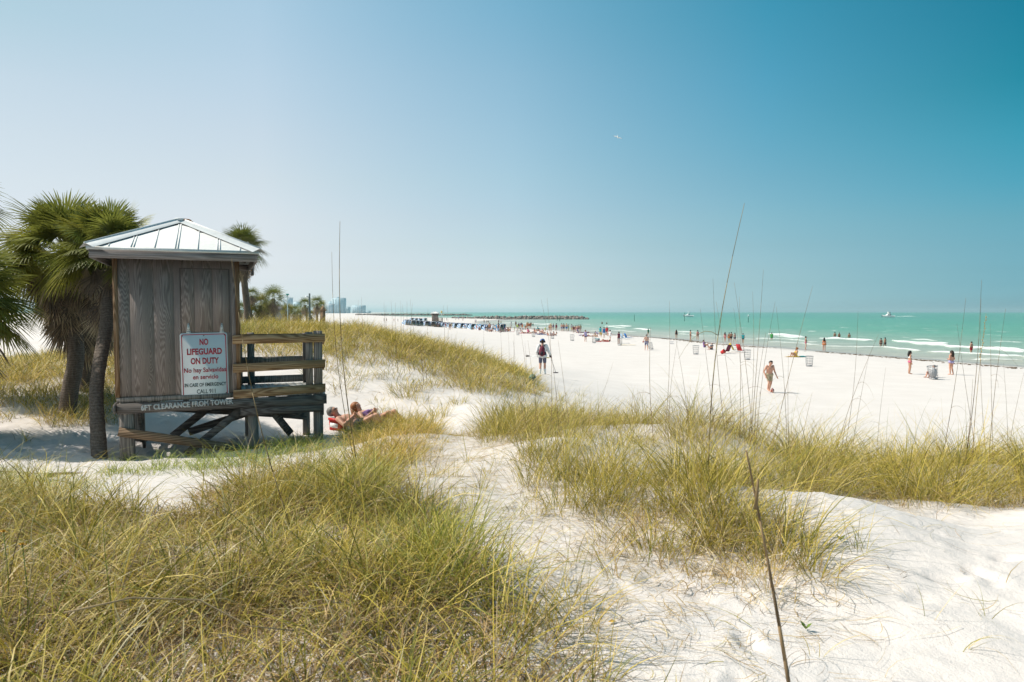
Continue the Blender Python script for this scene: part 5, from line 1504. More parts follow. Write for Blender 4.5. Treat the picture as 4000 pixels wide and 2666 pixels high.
def body_caps(J, up, fw, sex, hi, fat=1.0):
    B = []

    def c(a, ra, b, rb, lab): B.append((np.array(a, float), ra, np.array(b, float), rb, lab))
    side = np.cross(up, fw); side = V3(1, 0, 0)
    hipr = .118 if sex == 'm' else .122
    c(J['hipL'] + V3(0, 0, .02), hipr, J['hipR'] + V3(0, 0, .02), hipr, 'pel')
    wr_ = (.118 if sex == 'm' else .10) * fat
    for s in (1, -1):
        c(J['pel'] + V3(s * .05, 0, 0), .118 * fat, J['waist'] + V3(s * .045, 0, 0), wr_, 'waist')
        c(J['waist'] + V3(s * .045, 0, 0), wr_, J['chest'] + V3(s * (.075 if sex == 'm' else .058), 0, 0), .118 if sex == 'm' else .105, 'chest')
    c(J['chest'], .12, (J['neck'] * .75 + J['chest'] * .25), .075, 'chest')
    for s, n in ((1, 'L'), (-1, 'R')):
        c(J['chest'] + V3(s * .07, 0, 0), .10, J['sh' + n] * .92 + J['neck'] * .08, .066, 'chest')
        if sex == 'f': c(J['chest'] + V3(s * .07, 0, 0) + fw * .085, .055, J['chest'] + V3(s * .072, 0, 0) + fw * .10, .05, 'chest')
        k_ = 1.0 if sex == 'm' else .86
        c(J['sh' + n], .058 * k_, J['el' + n], .043 * k_, 'uarm'); c(J['el' + n], .044 * k_, J['wr' + n], .029 * k_, 'farm')
        c(J['hip' + n], .092, J['kn' + n], .060, 'thigh'); c(J['kn' + n], .060, J['kn' + n] * .65 + J['an' + n] * .35 + (J['an' + n] - J['toe' + n]) * .06, .058, 'shin')
        c(J['kn' + n] * .65 + J['an' + n] * .35 + (J['an' + n] - J['toe' + n]) * .06, .058, J['an' + n], .038, 'shin')
        c(J['an' + n] + V3(0, 0, -.03), .040, J['toe' + n], .030, 'foot')
        # hand: palm, four fingers of unequal length with a bend, thumb from the side of the palm
        d = J['wr' + n] - J['el' + n]; d /= np.linalg.norm(d)
        w = np.cross(d, V3(s, 0, 0)); w /= max(np.linalg.norm(w), 1e-6)   # across the palm
        inn = np.cross(d, w) * s
        p = J['wr' + n]
        c(p, .026, p + d * .075, .030, 'hand'); c(p + d * .03 + w * .02, .02, p + d * .085 + w * .022, .018, 'hand'); c(p + d * .03 - w * .02, .02, p + d * .085 - w * .022, .018, 'hand')
        if hi:
            for i, ln in enumerate((.062, .075, .07, .055)):
                o = w * (.030 - .020 * i)
                a_ = p + d * .088 + o; m_ = a_ + d * ln * .55 - inn * .006; e_ = m_ + d * ln * .45 - inn * .022
                c(a_, .0105, m_, .0095, 'hand'); c(m_, .0095, e_, .008, 'hand')
            a_ = p + d * .03 + w * .03; m_ = a_ + d * .035 + w * .022; c(a_, .013, m_, .011, 'hand'); c(m_, .011, m_ + d * .03 + w * .004 - inn * .008, .009, 'hand')
        else: c(p + d * .08, .026, p + d * .135 - inn * .02, .016, 'hand')
    hc = J['head']
    c(J['neck'] - up * .03, .068 if sex == 'm' else .052, hc - up * .06, .062 if sex == 'm' else .050, 'neck')
    c(hc + up * .035 - fw * .012, .098, hc + up * .02 + fw * .012, .096, 'head'); c(hc, .085, hc - up * .075 + fw * .035, .052, 'head'); c(hc - up * .085 + fw * .05, .034, hc - up * .09 + fw * .055, .03, 'head')
    c(hc + fw * .09 - up * .0, .012, hc + fw * .115 - up * .025, .015, 'head')
    sd = np.cross(up, fw)
    for s in (1, -1): c(hc + sd * s * .088 - up * .005, .018, hc + sd * s * .09 - up * .03, .013, 'head')
    if hi:
        c(hc - up * .058 + fw * .085, .012, hc - up * .06 + fw * .088, .012, 'head')
        for s in (1, -1): c(hc + sd * s * .035 + up * .024 + fw * .085, .010, hc + sd * s * .02 + up * .022 + fw * .09, .010, 'head')
    return B


def cap_mesh(B, n=12):
    V = []; F = []; o = 0
    for (a, ra, b, rb, _) in B:
        d = b - a; L = np.linalg.norm(d)
        d = d / L if L > 1e-6 else V3(0, 0, 1)
        ref = V3(1, 0, 0) if abs(d[0]) < .9 else V3(0, 1, 0)
        x = np.cross(d, ref); x /= np.linalg.norm(x); y = np.cross(d, x)
        rings = [(a - d * ra * math.sin(t), ra * math.cos(t)) for t in (1.2, .75, .35, 0)] + [(b + d * rb * math.sin(t), rb * math.cos(t)) for t in (0, .35, .75, 1.2)]
        for c_, r_ in rings:
            for k in range(n):
                t = 2 * math.pi * k / n; V.append(c_ + r_ * (math.cos(t) * x + math.sin(t) * y))
        for i in range(7):
            for k in range(n): F.append((o + i * n + k, o + i * n + (k + 1) % n, o + (i + 1) * n + (k + 1) % n, o + (i + 1) * n + k))
        V += [a - d * ra, b + d * rb]; t0 = o + 8 * n
        for k in range(n):
            F.append((o + (k + 1) % n, o + k, t0)); F.append((o + 7 * n + k, o + 7 * n + (k + 1) % n, t0 + 1))
        o += 8 * n + 2
    return V, F


def nearest(P, B):
    best = np.full(len(P), 1e9); lab = np.zeros(len(P), int); tt = np.zeros(len(P))
    for i, (a, ra, b, rb, _) in enumerate(B):
        d = b - a; L2 = max(d @ d, 1e-9)
        t = np.clip(((P - a) @ d) / L2, 0, 1)
        dist = np.linalg.norm(P - a - t[:, None] * d, axis=1) - (ra + (rb - ra) * t)
        m = dist < best
        best[m] = dist[m]; lab[m] = i; tt[m] = t[m]
    return lab, tt


SKIN = [(.58, .31, .215), (.47, .25, .165), (.36, .18, .11), (.62, .37, .28), (.52, .24, .16), (.25, .125, .08)]
HAIR = {'black': (.018, .015, .014), 'brown': (.07, .04, .022), 'dark': (.035, .022, .015), 'blonde': (.42, .29, .13), 'red': (.27, .10, .035), 'grey': (.17, .16, .15)}
COL = dict(white=(.78, .78, .77), black=(.02, .02, .025), navy=(.03, .045, .12), blue=(.03, .15, .42), teal=(.02, .34, .38), red=(.48, .03, .04), pink=(.62, .16, .26), orange=(.62, .2, .05), yellow=(.72, .5, .08), green=(.06, .40, .10), lime=(.5, .6, .15),
           lilac=(.42, .36, .58), purple=(.2, .1, .28), grey=(.38, .38, .40), maroon=(.17, .03, .06), tan=(.44, .36, .23), khaki=(.36, .30, .18), dark=(.06, .06, .075), slate=(.11, .11, .16), brown=(.2, .11, .06), lightblue=(.35, .5, .66), darkgreen=(.03, .2, .12), cream=(.68, .6, .45))
_mats = {}


def cmat(kind, c):
    key = (kind, tuple(c))
    if key not in _mats: _mats[key] = simple(kind, c, .75 if kind == 'cloth' else .55, .10 if kind != 'hair' else .25, 9)
    return _mats[key]


k = NT('patterned_cloth'); nz = k.noise(k.coords(), 13, 2)
k.base(k.ramp(nz, [(.44, (.06, .07, .18)), (.5, (.6, .6, .62)), (.56, (.22, .22, .42))], 'CONSTANT')); k.set('Roughness', .8); M_pattern = k.m

# (head px x, head y, foot y, pose, facing deg [0 to the viewer, 90 right, 180 away], sex, skin, hair, long hair?, top, bottom, hat, depth or None, label)
PEOPLE = [
 (3004, 1410, 1533, 'stride', 8, 'm', 0, 'dark', 0, None, ('long', 'tan'), None, None, 'shirtless man in long tan shorts walking up the sand towards the dune'),
 (2119, 1326, 1452, 'detect', 172, 'm', 0, 'dark', 0, ('shirt', 'white'), ('long', 'slate'), ('cap', 'blue'), 37.0, 'man in blue cap and white shirt walking away with a maroon backpack'),
 (2525, 1307, 1370, 'carry', 178, 'm', 3, 'grey', 0, None, ('long', 'pattern'), None, None, 'shirtless man in patterned trunks seen from behind carrying a ball'),
 (2532, 1285, 1313, 'walk', 190, 'f', 1, 'black', 0, ('shirt', 'darkgreen'), ('trunks', 'tan'), None, None, 'woman in dark green top just beyond the man carrying a ball'),
 (3553, 1372, 1462, 'stand', 75, 'f', 1, 'black', 1, ('bikini', 'white'), ('brief', 'pink'), None, None, 'dark haired woman in a pale bikini standing left of the tilted wire bin'),
 (3715, 1371, 1465, 'arms_in', 195, 'f', 0, 'dark', 1, None, ('brief', 'lilac'), None, None, 'woman with long dark hair and lilac bikini bottoms right of the tilted bin'),
 (3147, 1315, 1367, 'arms_in', 60, 'm', 0, 'black', 0, None, ('brief', 'pink'), None, None, 'pale slim bather with black hair by the tide line looking at something held'),
 (3219, 1321, 1373, 'stand', 150, 'f', 4, 'black', 1, ('bikini', 'orange'), ('brief', 'orange'), None, None, 'woman in an orange red bikini standing on the wet sand'),
 (3794, 1335, 1376, 'stand', 200, 'm', 0, 'black', 0, None, ('long', 'red'), None, None, 'shirtless man in red trunks wading alone in the white foam'),
 (3441, 1322, 1355, 'stand', 170, 'f', 2, 'black', 0, ('bikini', 'dark'), ('brief', 'dark'), None, None, 'shorter of two tanned bathers wading side by side'),
 (3457, 1319, 1355, 'walk', 200, 'm', 1, 'black', 0, None, ('trunks', 'black'), None, None, 'taller man in black trunks wading beside a tanned woman'),
 (3261, 1298, 1317, 'wade', 180, 'm', 1, 'black', 0, None, ('trunks', 'black'), None, None, 'left one of three bathers up to the waist behind the breakers'),
 (3278, 1300, 1320, 'wade', 190, 'm', 2, 'dark', 0, None, ('trunks', 'brown'), None, None, 'middle one of three bathers up to the waist behind the breakers'),
 (3317, 1301, 1320, 'wade', 180, 'm', 1, 'black', 0, None, ('trunks', 'khaki'), None, None, 'right one of three bathers up to the waist, standing apart'),
 (3014, 1300, 1328, 'stand', 160, 'm', 1, 'dark', 0, ('shirt', 'green'), ('trunks', 'green'), None, None, 'child in a bright green swim shirt in the foam'),
 (2832, 1299, 1337, 'walk', 140, 'f', 4, 'dark', 1, ('bikini', 'pink'), ('brief', 'pink'), None, None, 'long haired woman in a rose pink bikini at the water'),
 (2848, 1300, 1336, 'stand', 170, 'm', 2, 'black', 0, None, ('trunks', 'orange'), None, None, 'tanned bather half hidden behind the man in black trunks'),
 (2856, 1298, 1338, 'walk', 190, 'm', 1, 'black', 0, None, ('trunks', 'black'), None, None, 'man in black trunks leading a group along the water edge'),
 (2870, 1301, 1339, 'walk', 200, 'm', 3, 'brown', 0, None, ('trunks', 'navy'), None, None, 'pink skinned man in navy trunks following along the water edge'),
 (2902, 1303, 1341, 'stand', 150, 'm', 1, 'black', 0, ('shirt', 'teal'), ('trunks', 'black'), None, None, 'person in a teal shirt and black shorts last of the water edge group'),
 (2697, 1291, 1330, 'stand', 100, 'f', 1, 'black', 0, ('bikini', 'brown'), ('brief', 'black'), None, None, 'woman in a dark bikini at the water, left of the red chairs'),
 (2725, 1291, 1330, 'walk', 170, 'f', 4, 'black', 0, ('bikini', 'pink'), ('brief', 'maroon'), None, None, 'sunburnt woman walking away right of the woman in the dark bikini'),
 (2642, 1289, 1325, 'stand', 160, 'f', 1, 'dark', 1, ('suit', 'black'), ('brief', 'black'), None, None, 'woman in a black swimsuit alone at the water edge'),
 (2752, 1329, 1358, 'sit', 60, 'm', 0, 'dark', 0, ('shirt', 'purple'), ('trunks', 'navy'), None, None, 'person in a purple shirt sitting on the sand by the child'),
 (2779, 1341, 1367, 'sit', -60, 'm', 0, 'black', 0, ('shirt', 'dark'), ('trunks', 'dark'), None, None, 'child in dark clothes sitting by the red toy'),
 (3108, 1358, 1396, 'sit', -80, 'f', 1, 'red', 0, ('suit', 'yellow'), ('brief', 'yellow'), None, None, 'woman in a yellow swimsuit sitting on a striped towel'),
 (3643, 1427, 1468, 'sit', -75, 'm', 0, 'black', 0, None, ('trunks', 'lilac'), None, 45.5, 'person sitting on the sand behind the tilted wire bin'),
 (2287, 1291, 1336, 'stand', 20, 'f', 0, 'brown', 0, ('shirt', 'lilac'), ('trunks', 'navy'), None, None, 'girl in a pale lilac top and navy shorts standing in front of the crowd'),
 (2417, 1297, 1344, 'stand', 210, 'f', 0, 'dark', 0, ('shirt', 'maroon'), ('trunks', 'grey'), None, None, 'woman in a maroon top standing just behind a wire bin'),
 (2383, 1290, 1334, 'walk', 130, 'm', 3, 'black', 0, ('shirt', 'white'), ('trunks', 'white'), ('cap', 'navy'), None, 'man in white with a navy cap walking past the lying sunbather'),
 (2359, 1279, 1322, 'stand', 180, 'm', 3, 'brown', 0, ('tank', 'blue'), ('long', 'white'), None, None, 'broad man in a blue tank top and white shorts seen from behind'),
 (2371, 1276, 1312, 'stand', 160, 'm', 2, 'black', 0, ('shirt', 'red'), ('trunks', 'black'), None, None, 'person in a red shirt beside the man in the blue tank top'),
 (2345, 1278, 1314, 'stand', 150, 'f', 1, 'black', 0, ('shirt', 'teal'), ('brief', 'black'), None, None, 'person in a turquoise shirt left of the man in the blue tank top'),
 (2348, 1300, 1319, 'stand', 200, 'm', 1, 'brown', 0, ('shirt', 'yellow'), ('trunks', 'khaki'), None, None, 'small child in yellow between the grown ups'),
 (2374, 1290, 1314, 'stand', 100, 'f', 0, 'brown', 0, ('suit', 'pink'), ('brief', 'pink'), None, None, 'child in pink beside the person in the red shirt'),
 (2334, 1296, 1317, 'bend', -80, 'm', 0, 'dark', 0, ('shirt', 'lilac'), ('trunks', 'lilac'), None, None, 'person in lilac bending down over the sand'),
 (2313, 1311, 1316, 'lie', 80, 'f', 3, 'brown', 0, ('bikini', 'grey'), ('brief', 'grey'), None, None, 'sunbather lying left of the person bending down'),
 (2362, 1329, 1335, 'lie', -80, 'f', 4, 'dark', 0, ('bikini', 'red'), ('brief', 'red'), None, None, 'sunbather in red lying on a towel beside the teal cooler'),
 (2352, 1257, 1267, 'wade', 180, 'm', 2, 'black', 0, None, ('trunks', 'black'), None, None, 'left of the two dark heads wading beyond the breakers'),
 (2370, 1259, 1266, 'wade', 180, 'm', 5, 'black', 0, None, ('trunks', 'black'), None, None, 'right of the two dark heads wading beyond the breakers'),
 (2233, 1267, 1296, 'stand', 170, 'm', 0, 'black', 0, ('shirt', 'grey'), ('long', 'yellow'), None, None, 'man in a grey shirt and yellow shorts at the water'),
 (2241, 1272, 1302, 'stand', 190, 'f', 2, 'dark', 0, ('suit', 'maroon'), ('brief', 'red'), ('hat', 'white'), None, 'woman in a white hat and dark red swimsuit'),
 (2254, 1271, 1300, 'stand', 170, 'm', 3, 'brown', 0, None, ('long', 'pink'), None, None, 'shirtless man in pink trunks right of the woman in the white hat'),
 (2261, 1269, 1297, 'stand', 180, 'm', 0, 'dark', 0, None, ('trunks', 'maroon'), None, None, 'shirtless man in maroon trunks behind the purple folding chair'),
 (2268, 1269, 1298, 'stand', 200, 'f', 1, 'brown', 0, ('shirt', 'tan'), ('trunks', 'purple'), None, None, 'person in tan and purple at the end of the water edge line'),
 (2194, 1264, 1296, 'stand', 175, 'm', 3, 'brown', 0, None, ('long', 'pattern'), None, None, 'shirtless man in patterned trunks, left of a pair at the water'),
 (2202, 1264, 1295, 'stand', 185, 'm', 4, 'dark', 0, None, ('long', 'navy'), None, None, 'shirtless man in navy trunks, right of a pair at the water'),
 (2213, 1264, 1296, 'stand', 180, 'm', 3, 'blonde', 0, None, ('long', 'blue'), None, None, 'fair man in bright blue trunks facing the sea'),
 (2221, 1269, 1294, 'stand', 120, 'f', 2, 'dark', 0, ('suit', 'darkgreen'), ('brief', 'black'), None, None, 'person in a dark green swimsuit right of the bright blue trunks'),
 (2173, 1264, 1295, 'stand', 170, 'f', 2, 'dark', 0, ('suit', 'maroon'), ('brief', 'brown'), None, None, 'woman in a maroon swimsuit standing apart at the water'),
 (2152, 1264, 1297, 'stand', 160, 'f', 0, 'blonde', 1, ('bikini', 'tan'), ('brief', 'khaki'), None, None, 'blonde woman in a tan bikini standing above the sitting group'),
 (2161, 1265, 1290, 'stand', 200, 'f', 1, 'black', 0, ('suit', 'purple'), ('brief', 'purple'), None, None, 'woman in purple right of the blonde woman'),
 (2139, 1296, 1312, 'sit', 30, 'f', 0, 'black', 0, ('bikini', 'pink'), ('brief', 'purple'), None, None, 'woman in pink sitting left in the group behind the wire bin'),
 (2162, 1295, 1313, 'sit', -20, 'f', 3, 'black', 1, ('bikini', 'pink'), ('brief', 'pink'), None, None, 'black haired woman sitting right behind the wire bin'),
 (2172, 1297, 1313, 'sit', -70, 'f', 0, 'black', 1, ('bikini', 'white'), ('brief', 'white'), None, None, 'black haired woman sitting at the right end of the group'),
 (2116, 1303, 1308, 'lie', 85, 'm', 1, 'dark', 0, ('shirt', 'navy'), ('trunks', 'blue'), None, None, 'person in blue lying on the sand'),
 (2130, 1279, 1297, 'stand', 0, 'm', 1, 'blonde', 0, ('shirt', 'lime'), ('trunks', 'lime'), None, None, 'child in a lime yellow shirt'),
 (2101, 1275, 1294, 'sit', 10, 'f', 1, 'brown', 0, ('shirt', 'teal'), ('trunks', 'maroon'), ('hat', 'teal'), None, 'person under a big teal sun hat'),
 (2108, 1284, 1300, 'sit', 60, 'f', 3, 'brown', 0, ('bikini', 'pink'), ('brief', 'pink'), None, None, 'pink clad sunbather sitting beside the teal sun hat'),
 (2094, 1288, 1305, 'sit', -40, 'm', 3, 'dark', 0, None, ('trunks', 'lilac'), None, None, 'shirtless man sitting behind a wire bin, left of the teal hat'),
 (2063, 1281, 1301, 'sit', 150, 'f', 1, 'dark', 0, ('shirt', 'pink'), ('trunks', 'pink'), None, None, 'person in a hot pink shirt sitting with back turned'),
 (2078, 1294, 1303, 'lie', 95, 'f', 0, 'blonde', 0, ('bikini', 'tan'), ('brief', 'tan'), None, None, 'sunbather lying beside the hot pink shirt'),
 (2046, 1298, 1303, 'lie', -85, 'f', 4, 'black', 0, ('bikini', 'red'), ('brief', 'black'), None, None, 'sunbather lying on a red towel by a wire bin'),
 (2059, 1258, 1288, 'walk', 200, 'f', 1, 'blonde', 1, ('bikini', 'orange'), ('brief', 'orange'), None, None, 'tanned blonde in an orange bikini'),
 (2064, 1260, 1284, 'stand', 170, 'm', 1, 'black', 0, ('shirt', 'orange'), ('trunks', 'brown'), None, None, 'person in orange right behind the tanned blonde'),
 (2053, 1270, 1290, 'stand', 190, 'm', 2, 'dark', 0, None, ('trunks', 'orange'), None, None, 'tanned boy in orange trunks in front of the blonde'),
 (2074, 1257, 1281, 'stand', 175, 'm', 2, 'dark', 0, None, ('trunks', 'khaki'), None, None, 'slim man in khaki trunks with a raised look at the sea'),
 (2082, 1262, 1276, 'stand', 160, 'f', 2, 'dark', 0, ('suit', 'darkgreen'), ('trunks', 'teal'), None, None, 'girl in a green dress near the foam'),
 (2036, 1260, 1280, 'stand', 200, 'm', 2, 'black', 0, ('shirt', 'navy'), ('trunks', 'khaki'), None, None, 'person in navy near the foam left of the orange bikini'),
 (2030, 1263, 1282, 'stand', 150, 'm', 1, 'black', 0, ('shirt', 'lilac'), ('trunks', 'tan'), None, None, 'person in lilac left of the person in navy'),
 (2021, 1266, 1293, 'stand', 20, 'f', 2, 'black', 0, ('shirt', 'lime'), ('long', 'white'), ('hat', 'white'), None, 'person in a white sun hat and pale green top above a wire bin'),
 (2048, 1268, 1281, 'stand', 100, 'f', 2, 'dark', 0, ('suit', 'teal'), ('brief', 'teal'), None, None, 'small child in teal at the foam'),
 (1997, 1257, 1279, 'stand', 180, 'm', 2, 'black', 0, ('shirt', 'white'), ('trunks', 'white'), ('cap', 'black'), None, 'man in white with a black cap beyond the last cabana'),
 (1975, 1276, 1295, 'sit', 120, 'f', 4, 'dark', 0, ('shirt', 'pink'), ('trunks', 'purple'), None, None, 'person in pink and purple sitting at the end cabana'),
 (1985, 1274, 1294, 'sit', 40, 'm', 1, 'brown', 0, None, ('trunks', 'orange'), ('cap', 'cream'), None, 'shirtless man in a cream cap sitting right of the end cabana'),
 (1913, 1258, 1297, 'stand', 175, 'm', 1, 'dark', 0, None, ('trunks', 'brown'), None, None, 'shirtless man in brown trunks seen from behind by the cabanas'),
 (1927, 1266, 1297, 'stand', 10, 'm', 1, 'brown', 0, ('shirt', 'white'), ('trunks', 'dark'), None, None, 'man in a white shirt and dark shorts by the cabanas'),
 (1936, 1274, 1297, 'stand', -60, 'm', 4, 'brown', 0, None, ('trunks', 'teal'), None, None, 'boy in teal trunks between two grown ups by the cabanas'),
 (1947, 1260, 1297, 'stand', 200, 'f', 1, 'dark', 0, ('bikini', 'brown'), ('brief', 'maroon'), None, None, 'woman in a brown bikini by the end cabana'),
 (1904, 1277, 1296, 'sit', 90, 'f', 3, 'brown', 0, ('bikini', 'white'), ('brief', 'white'), None, None, 'person sitting in front of the cabanas beside the shirtless man'),
 (1660, 1257, 1274, 'stand', 100, 'f', 2, 'dark', 0, ('shirt', 'purple'), ('trunks', 'purple'), None, None, 'person in purple at the far end of the cabanas'),
 (1682, 1258, 1276, 'stand', 30, 'm', 2, 'black', 0, ('shirt', 'maroon'), ('trunks', 'black'), None, None, 'person in maroon standing left of the brown picnic table'),
 (1690, 1259, 1277, 'stand', 200, 'm', 5, 'black', 0, ('shirt', 'dark'), ('trunks', 'black'), None, None, 'person in dark clothes close to the brown picnic table'),
 (1734, 1260, 1280, 'stand', 170, 'm', 2, 'black', 0, ('shirt', 'navy'), ('trunks', 'maroon'), None, None, 'person in navy and maroon in front of the cabanas'),
 (1757, 1261, 1290, 'stand', 190, 'f', 2, 'brown', 0, ('bikini', 'tan'), ('brief', 'brown'), None, None, 'brown bikini woman standing above the dune edge, left of a shorter man'),
 (1775, 1261, 1281, 'stand', 160, 'm', 2, 'dark', 0, None, ('trunks', 'brown'), None, None, 'shorter man in brown trunks in front of the cabanas'),
 (1500, 1245, 1257, 'walk', 90, 'm', 2, 'black', 0, ('shirt', 'grey'), ('trunks', 'black'), None, None, 'tiny walker in grey far left on the bright sand'),
 (1510, 1246, 1257, 'walk', 90, 'f', 2, 'black', 0, ('suit', 'dark'), ('trunks', 'black'), None, None, 'tiny walker in dark clothes, left of a lone walker in red'),
 (1539, 1245, 1258, 'walk', 270, 'm', 2, 'black', 0, ('shirt', 'red'), ('trunks', 'dark'), None, None, 'tiny walker in red on the bright sand over the grassy crest'),
 (1554, 1246, 1258, 'walk', 90, 'm', 2, 'black', 0, ('shirt', 'navy'), ('trunks', 'grey'), None, None, 'tiny walker in navy on the bright sand over the grassy crest'),
 (1745, 1243, 1254, 'walk', 120, 'm', 2, 'black', 0, ('shirt', 'dark'), ('trunks', 'dark'), None, None, 'tiny dark figure on the sand spit right of the far hut'),
 (1780, 1240, 1252, 'stand', 120, 'm', 2, 'black', 0, ('shirt', 'grey'), ('trunks', 'navy'), None, None, 'tiny figure in grey on the spit, left of a taller blue one'),
 (1792, 1237, 1251, 'stand', 120, 'm', 1, 'black', 0, ('shirt', 'blue'), ('trunks', 'navy'), None, None, 'tiny figure in blue standing before the rocks'),
 (1808, 1244, 1255, 'stand', 20, 'f', 2, 'red', 0, ('suit', 'pink'), ('brief', 'pink'), None, None, 'tiny figure in pink on the spit behind the cabanas'),
 (1856, 1249, 1262, 'walk', 90, 'm', 2, 'black', 0, ('shirt', 'purple'), ('trunks', 'dark'), None, None, 'tiny pair member in purple above the cabana tops'),
 (1860, 1249, 1262, 'walk', 90, 'f', 5, 'black', 0, ('suit', 'navy'), ('trunks', 'navy'), None, None, 'tiny pair member in navy above the cabana tops'),
 (1891, 1249, 1263, 'stand', 160, 'm', 2, 'black', 0, None, ('trunks', 'black'), None, None, 'tiny figure in black trunks by the lagoon edge'),
 (1902, 1251, 1264, 'stand', 170, 'f', 2, 'dark', 0, ('suit', 'brown'), ('brief', 'brown'), None, None, 'tiny figure in brown left of another at the lagoon edge'),
 (1908, 1252, 1264, 'stand', 190, 'm', 2, 'black', 0, ('shirt', 'grey'), ('trunks', 'navy'), None, None, 'tiny figure in grey with navy trunks at the lagoon edge'),
 (1948, 1250, 1265, 'stand', 190, 'f', 1, 'brown', 0, ('suit', 'maroon'), ('brief', 'maroon'), None, None, 'tiny figure in maroon above the end cabana'),
 (1957, 1253, 1265, 'stand', 150, 'm', 2, 'black', 0, ('shirt', 'tan'), ('trunks', 'dark'), None, None, 'tiny figure in tan right above the end cabana'),
 (2015, 1255, 1276, 'stand', 170, 'm', 5, 'black', 0, None, ('trunks', 'brown'), None, None, 'dark slim bather at the foam above the white sun hat'),
 (1640, 1243, 1258, 'stand', 60, 'm', 2, 'black', 0, ('shirt', 'navy'), ('trunks', 'dark'), None, None, 'small figure in navy between the rear row cabanas'),
 (1700, 1258, 1276, 'sit', 60, 'f', 2, 'black', 0, ('shirt', 'orange'), ('trunks', 'brown'), None, None, 'person in orange sitting at the brown picnic table'),
 (1712, 1260, 1279, 'walk', 240, 'm', 1, 'black', 0, None, ('trunks', 'navy'), None, None, 'shirtless man in navy trunks right of the brown picnic table'),
 (1740, 1262, 1281, 'stand', 20, 'f', 4, 'red', 0, ('bikini', 'red'), ('brief', 'red'), None, None, 'red haired woman in a red bikini next to the navy and maroon figure'),
 (1765, 1262, 1285, 'stand', 210, 'f', 0, 'brown', 0, ('shirt', 'cream'), ('trunks', 'tan'), None, None, 'woman in cream between the brown bikini and the shorter man'),
 (1816, 1268, 1285, 'stand', 30, 'm', 4, 'dark', 0, ('shirt', 'maroon'), ('trunks', 'khaki'), None, None, 'man in maroon and khaki before the middle cabanas'),
 (1843, 1270, 1288, 'sit', 50, 'm', 1, 'black', 0, ('shirt', 'teal'), ('trunks', 'navy'), None, None, 'person in teal sitting before a navy cabana, next to a wire bin'),
 (1862, 1268, 1289, 'stand', -30, 'f', 3, 'blonde', 1, ('bikini', 'pink'), ('brief', 'pink'), None, None, 'blonde in a pink bikini before the dark teal cabana'),
 (1872, 1272, 1291, 'sit', 10, 'm', 2, 'black', 0, None, ('trunks', 'purple'), None, None, 'man in purple trunks sitting inside the dark teal cabana'),
 (1896, 1272, 1293, 'stand', 160, 'f', 4, 'dark', 0, ('suit', 'navy'), ('brief', 'navy'), None, None, 'woman in a navy swimsuit beside the bright blue cabana'),
 (1920, 1281, 1297, 'sit', -70, 'f', 1, 'black', 0, ('suit', 'maroon'), ('brief', 'maroon'), None, None, 'woman in maroon sitting at the feet of the man in white'),
 (1958, 1275, 1297, 'sit', 70, 'm', 3, 'dark', 0, None, ('trunks', 'red'), None, None, 'man in red trunks sitting in front of the end cabana'),
 (1992, 1275, 1294, 'sit', -20, 'f', 0, 'blonde', 0, ('bikini', 'white'), ('brief', 'white'), None, None, 'blonde sitting behind the grey folding chair'),
 (2010, 1278, 1296, 'stand', 80, 'm', 1, 'black', 0, ('shirt', 'lime'), ('long', 'white'), None, None, 'boy in lime left of the white sun hat'),
 (2026, 1262, 1284, 'stand', 190, 'f', 2, 'black', 0, ('suit', 'black'), ('brief', 'black'), None, None, 'woman in black behind the white sun hat'),
 (2041, 1264, 1286, 'stand', 170, 'm', 4, 'dark', 0, None, ('long', 'orange'), None, None, 'shirtless man in orange shorts left of the boy in orange trunks'),
 (2034, 1283, 1298, 'sit', 80, 'f', 3, 'dark', 0, ('bikini', 'lilac'), ('brief', 'lilac'), None, None, 'woman in lilac sitting right of a wire bin'),
 (2070, 1262, 1285, 'stand', 200, 'f', 1, 'brown', 0, ('suit', 'red'), ('brief', 'red'), None, None, 'woman in a red swimsuit between the blonde and the slim man'),
 (2088, 1282, 1299, 'sit', 20, 'f', 4, 'black', 0, ('bikini', 'maroon'), ('brief', 'maroon'), None, None, 'woman in maroon sitting left of the teal sun hat'),
 (2118, 1286, 1302, 'sit', -50, 'f', 3, 'red', 0, ('bikini', 'red'), ('brief', 'red'), None, None, 'red haired woman sitting left of the lime shirt'),
 (2125, 1291, 1305, 'sit', 80, 'm', 4, 'dark', 0, None, ('trunks', 'maroon'), None, None, 'man in maroon trunks sitting above the person lying in blue'),
 (2146, 1268, 1294, 'stand', 150, 'm', 4, 'black', 0, None, ('trunks', 'brown'), None, None, 'tanned man left of the blonde in the tan bikini'),
 (2152, 1298, 1313, 'sit', 0, 'f', 1, 'dark', 1, ('bikini', 'lilac'), ('brief', 'purple'), None, None, 'woman in lilac sitting between two others behind the wire bin'),
 (2248, 1272, 1298, 'stand', 200, 'f', 4, 'brown', 0, ('bikini', 'tan'), ('brief', 'tan'), None, None, 'woman in a tan bikini right beside the white hat'),
 (2258, 1284, 1302, 'sit', 90, 'f', 4, 'dark', 0, ('bikini', 'red'), ('brief', 'red'), None, None, 'woman in red sitting on the wide maroon blanket'),
 (2292, 1310, 1316, 'lie', 90, 'm', 4, 'dark', 0, None, ('trunks', 'purple'), None, None, 'sunbather in purple trunks lying behind the girl in navy shorts'),
 (2326, 1300, 1318, 'sit', 60, 'f', 3, 'brown', 0, ('suit', 'tan'), ('brief', 'tan'), None, None, 'woman in tan sitting beside the person bending down'),
]
specs = []
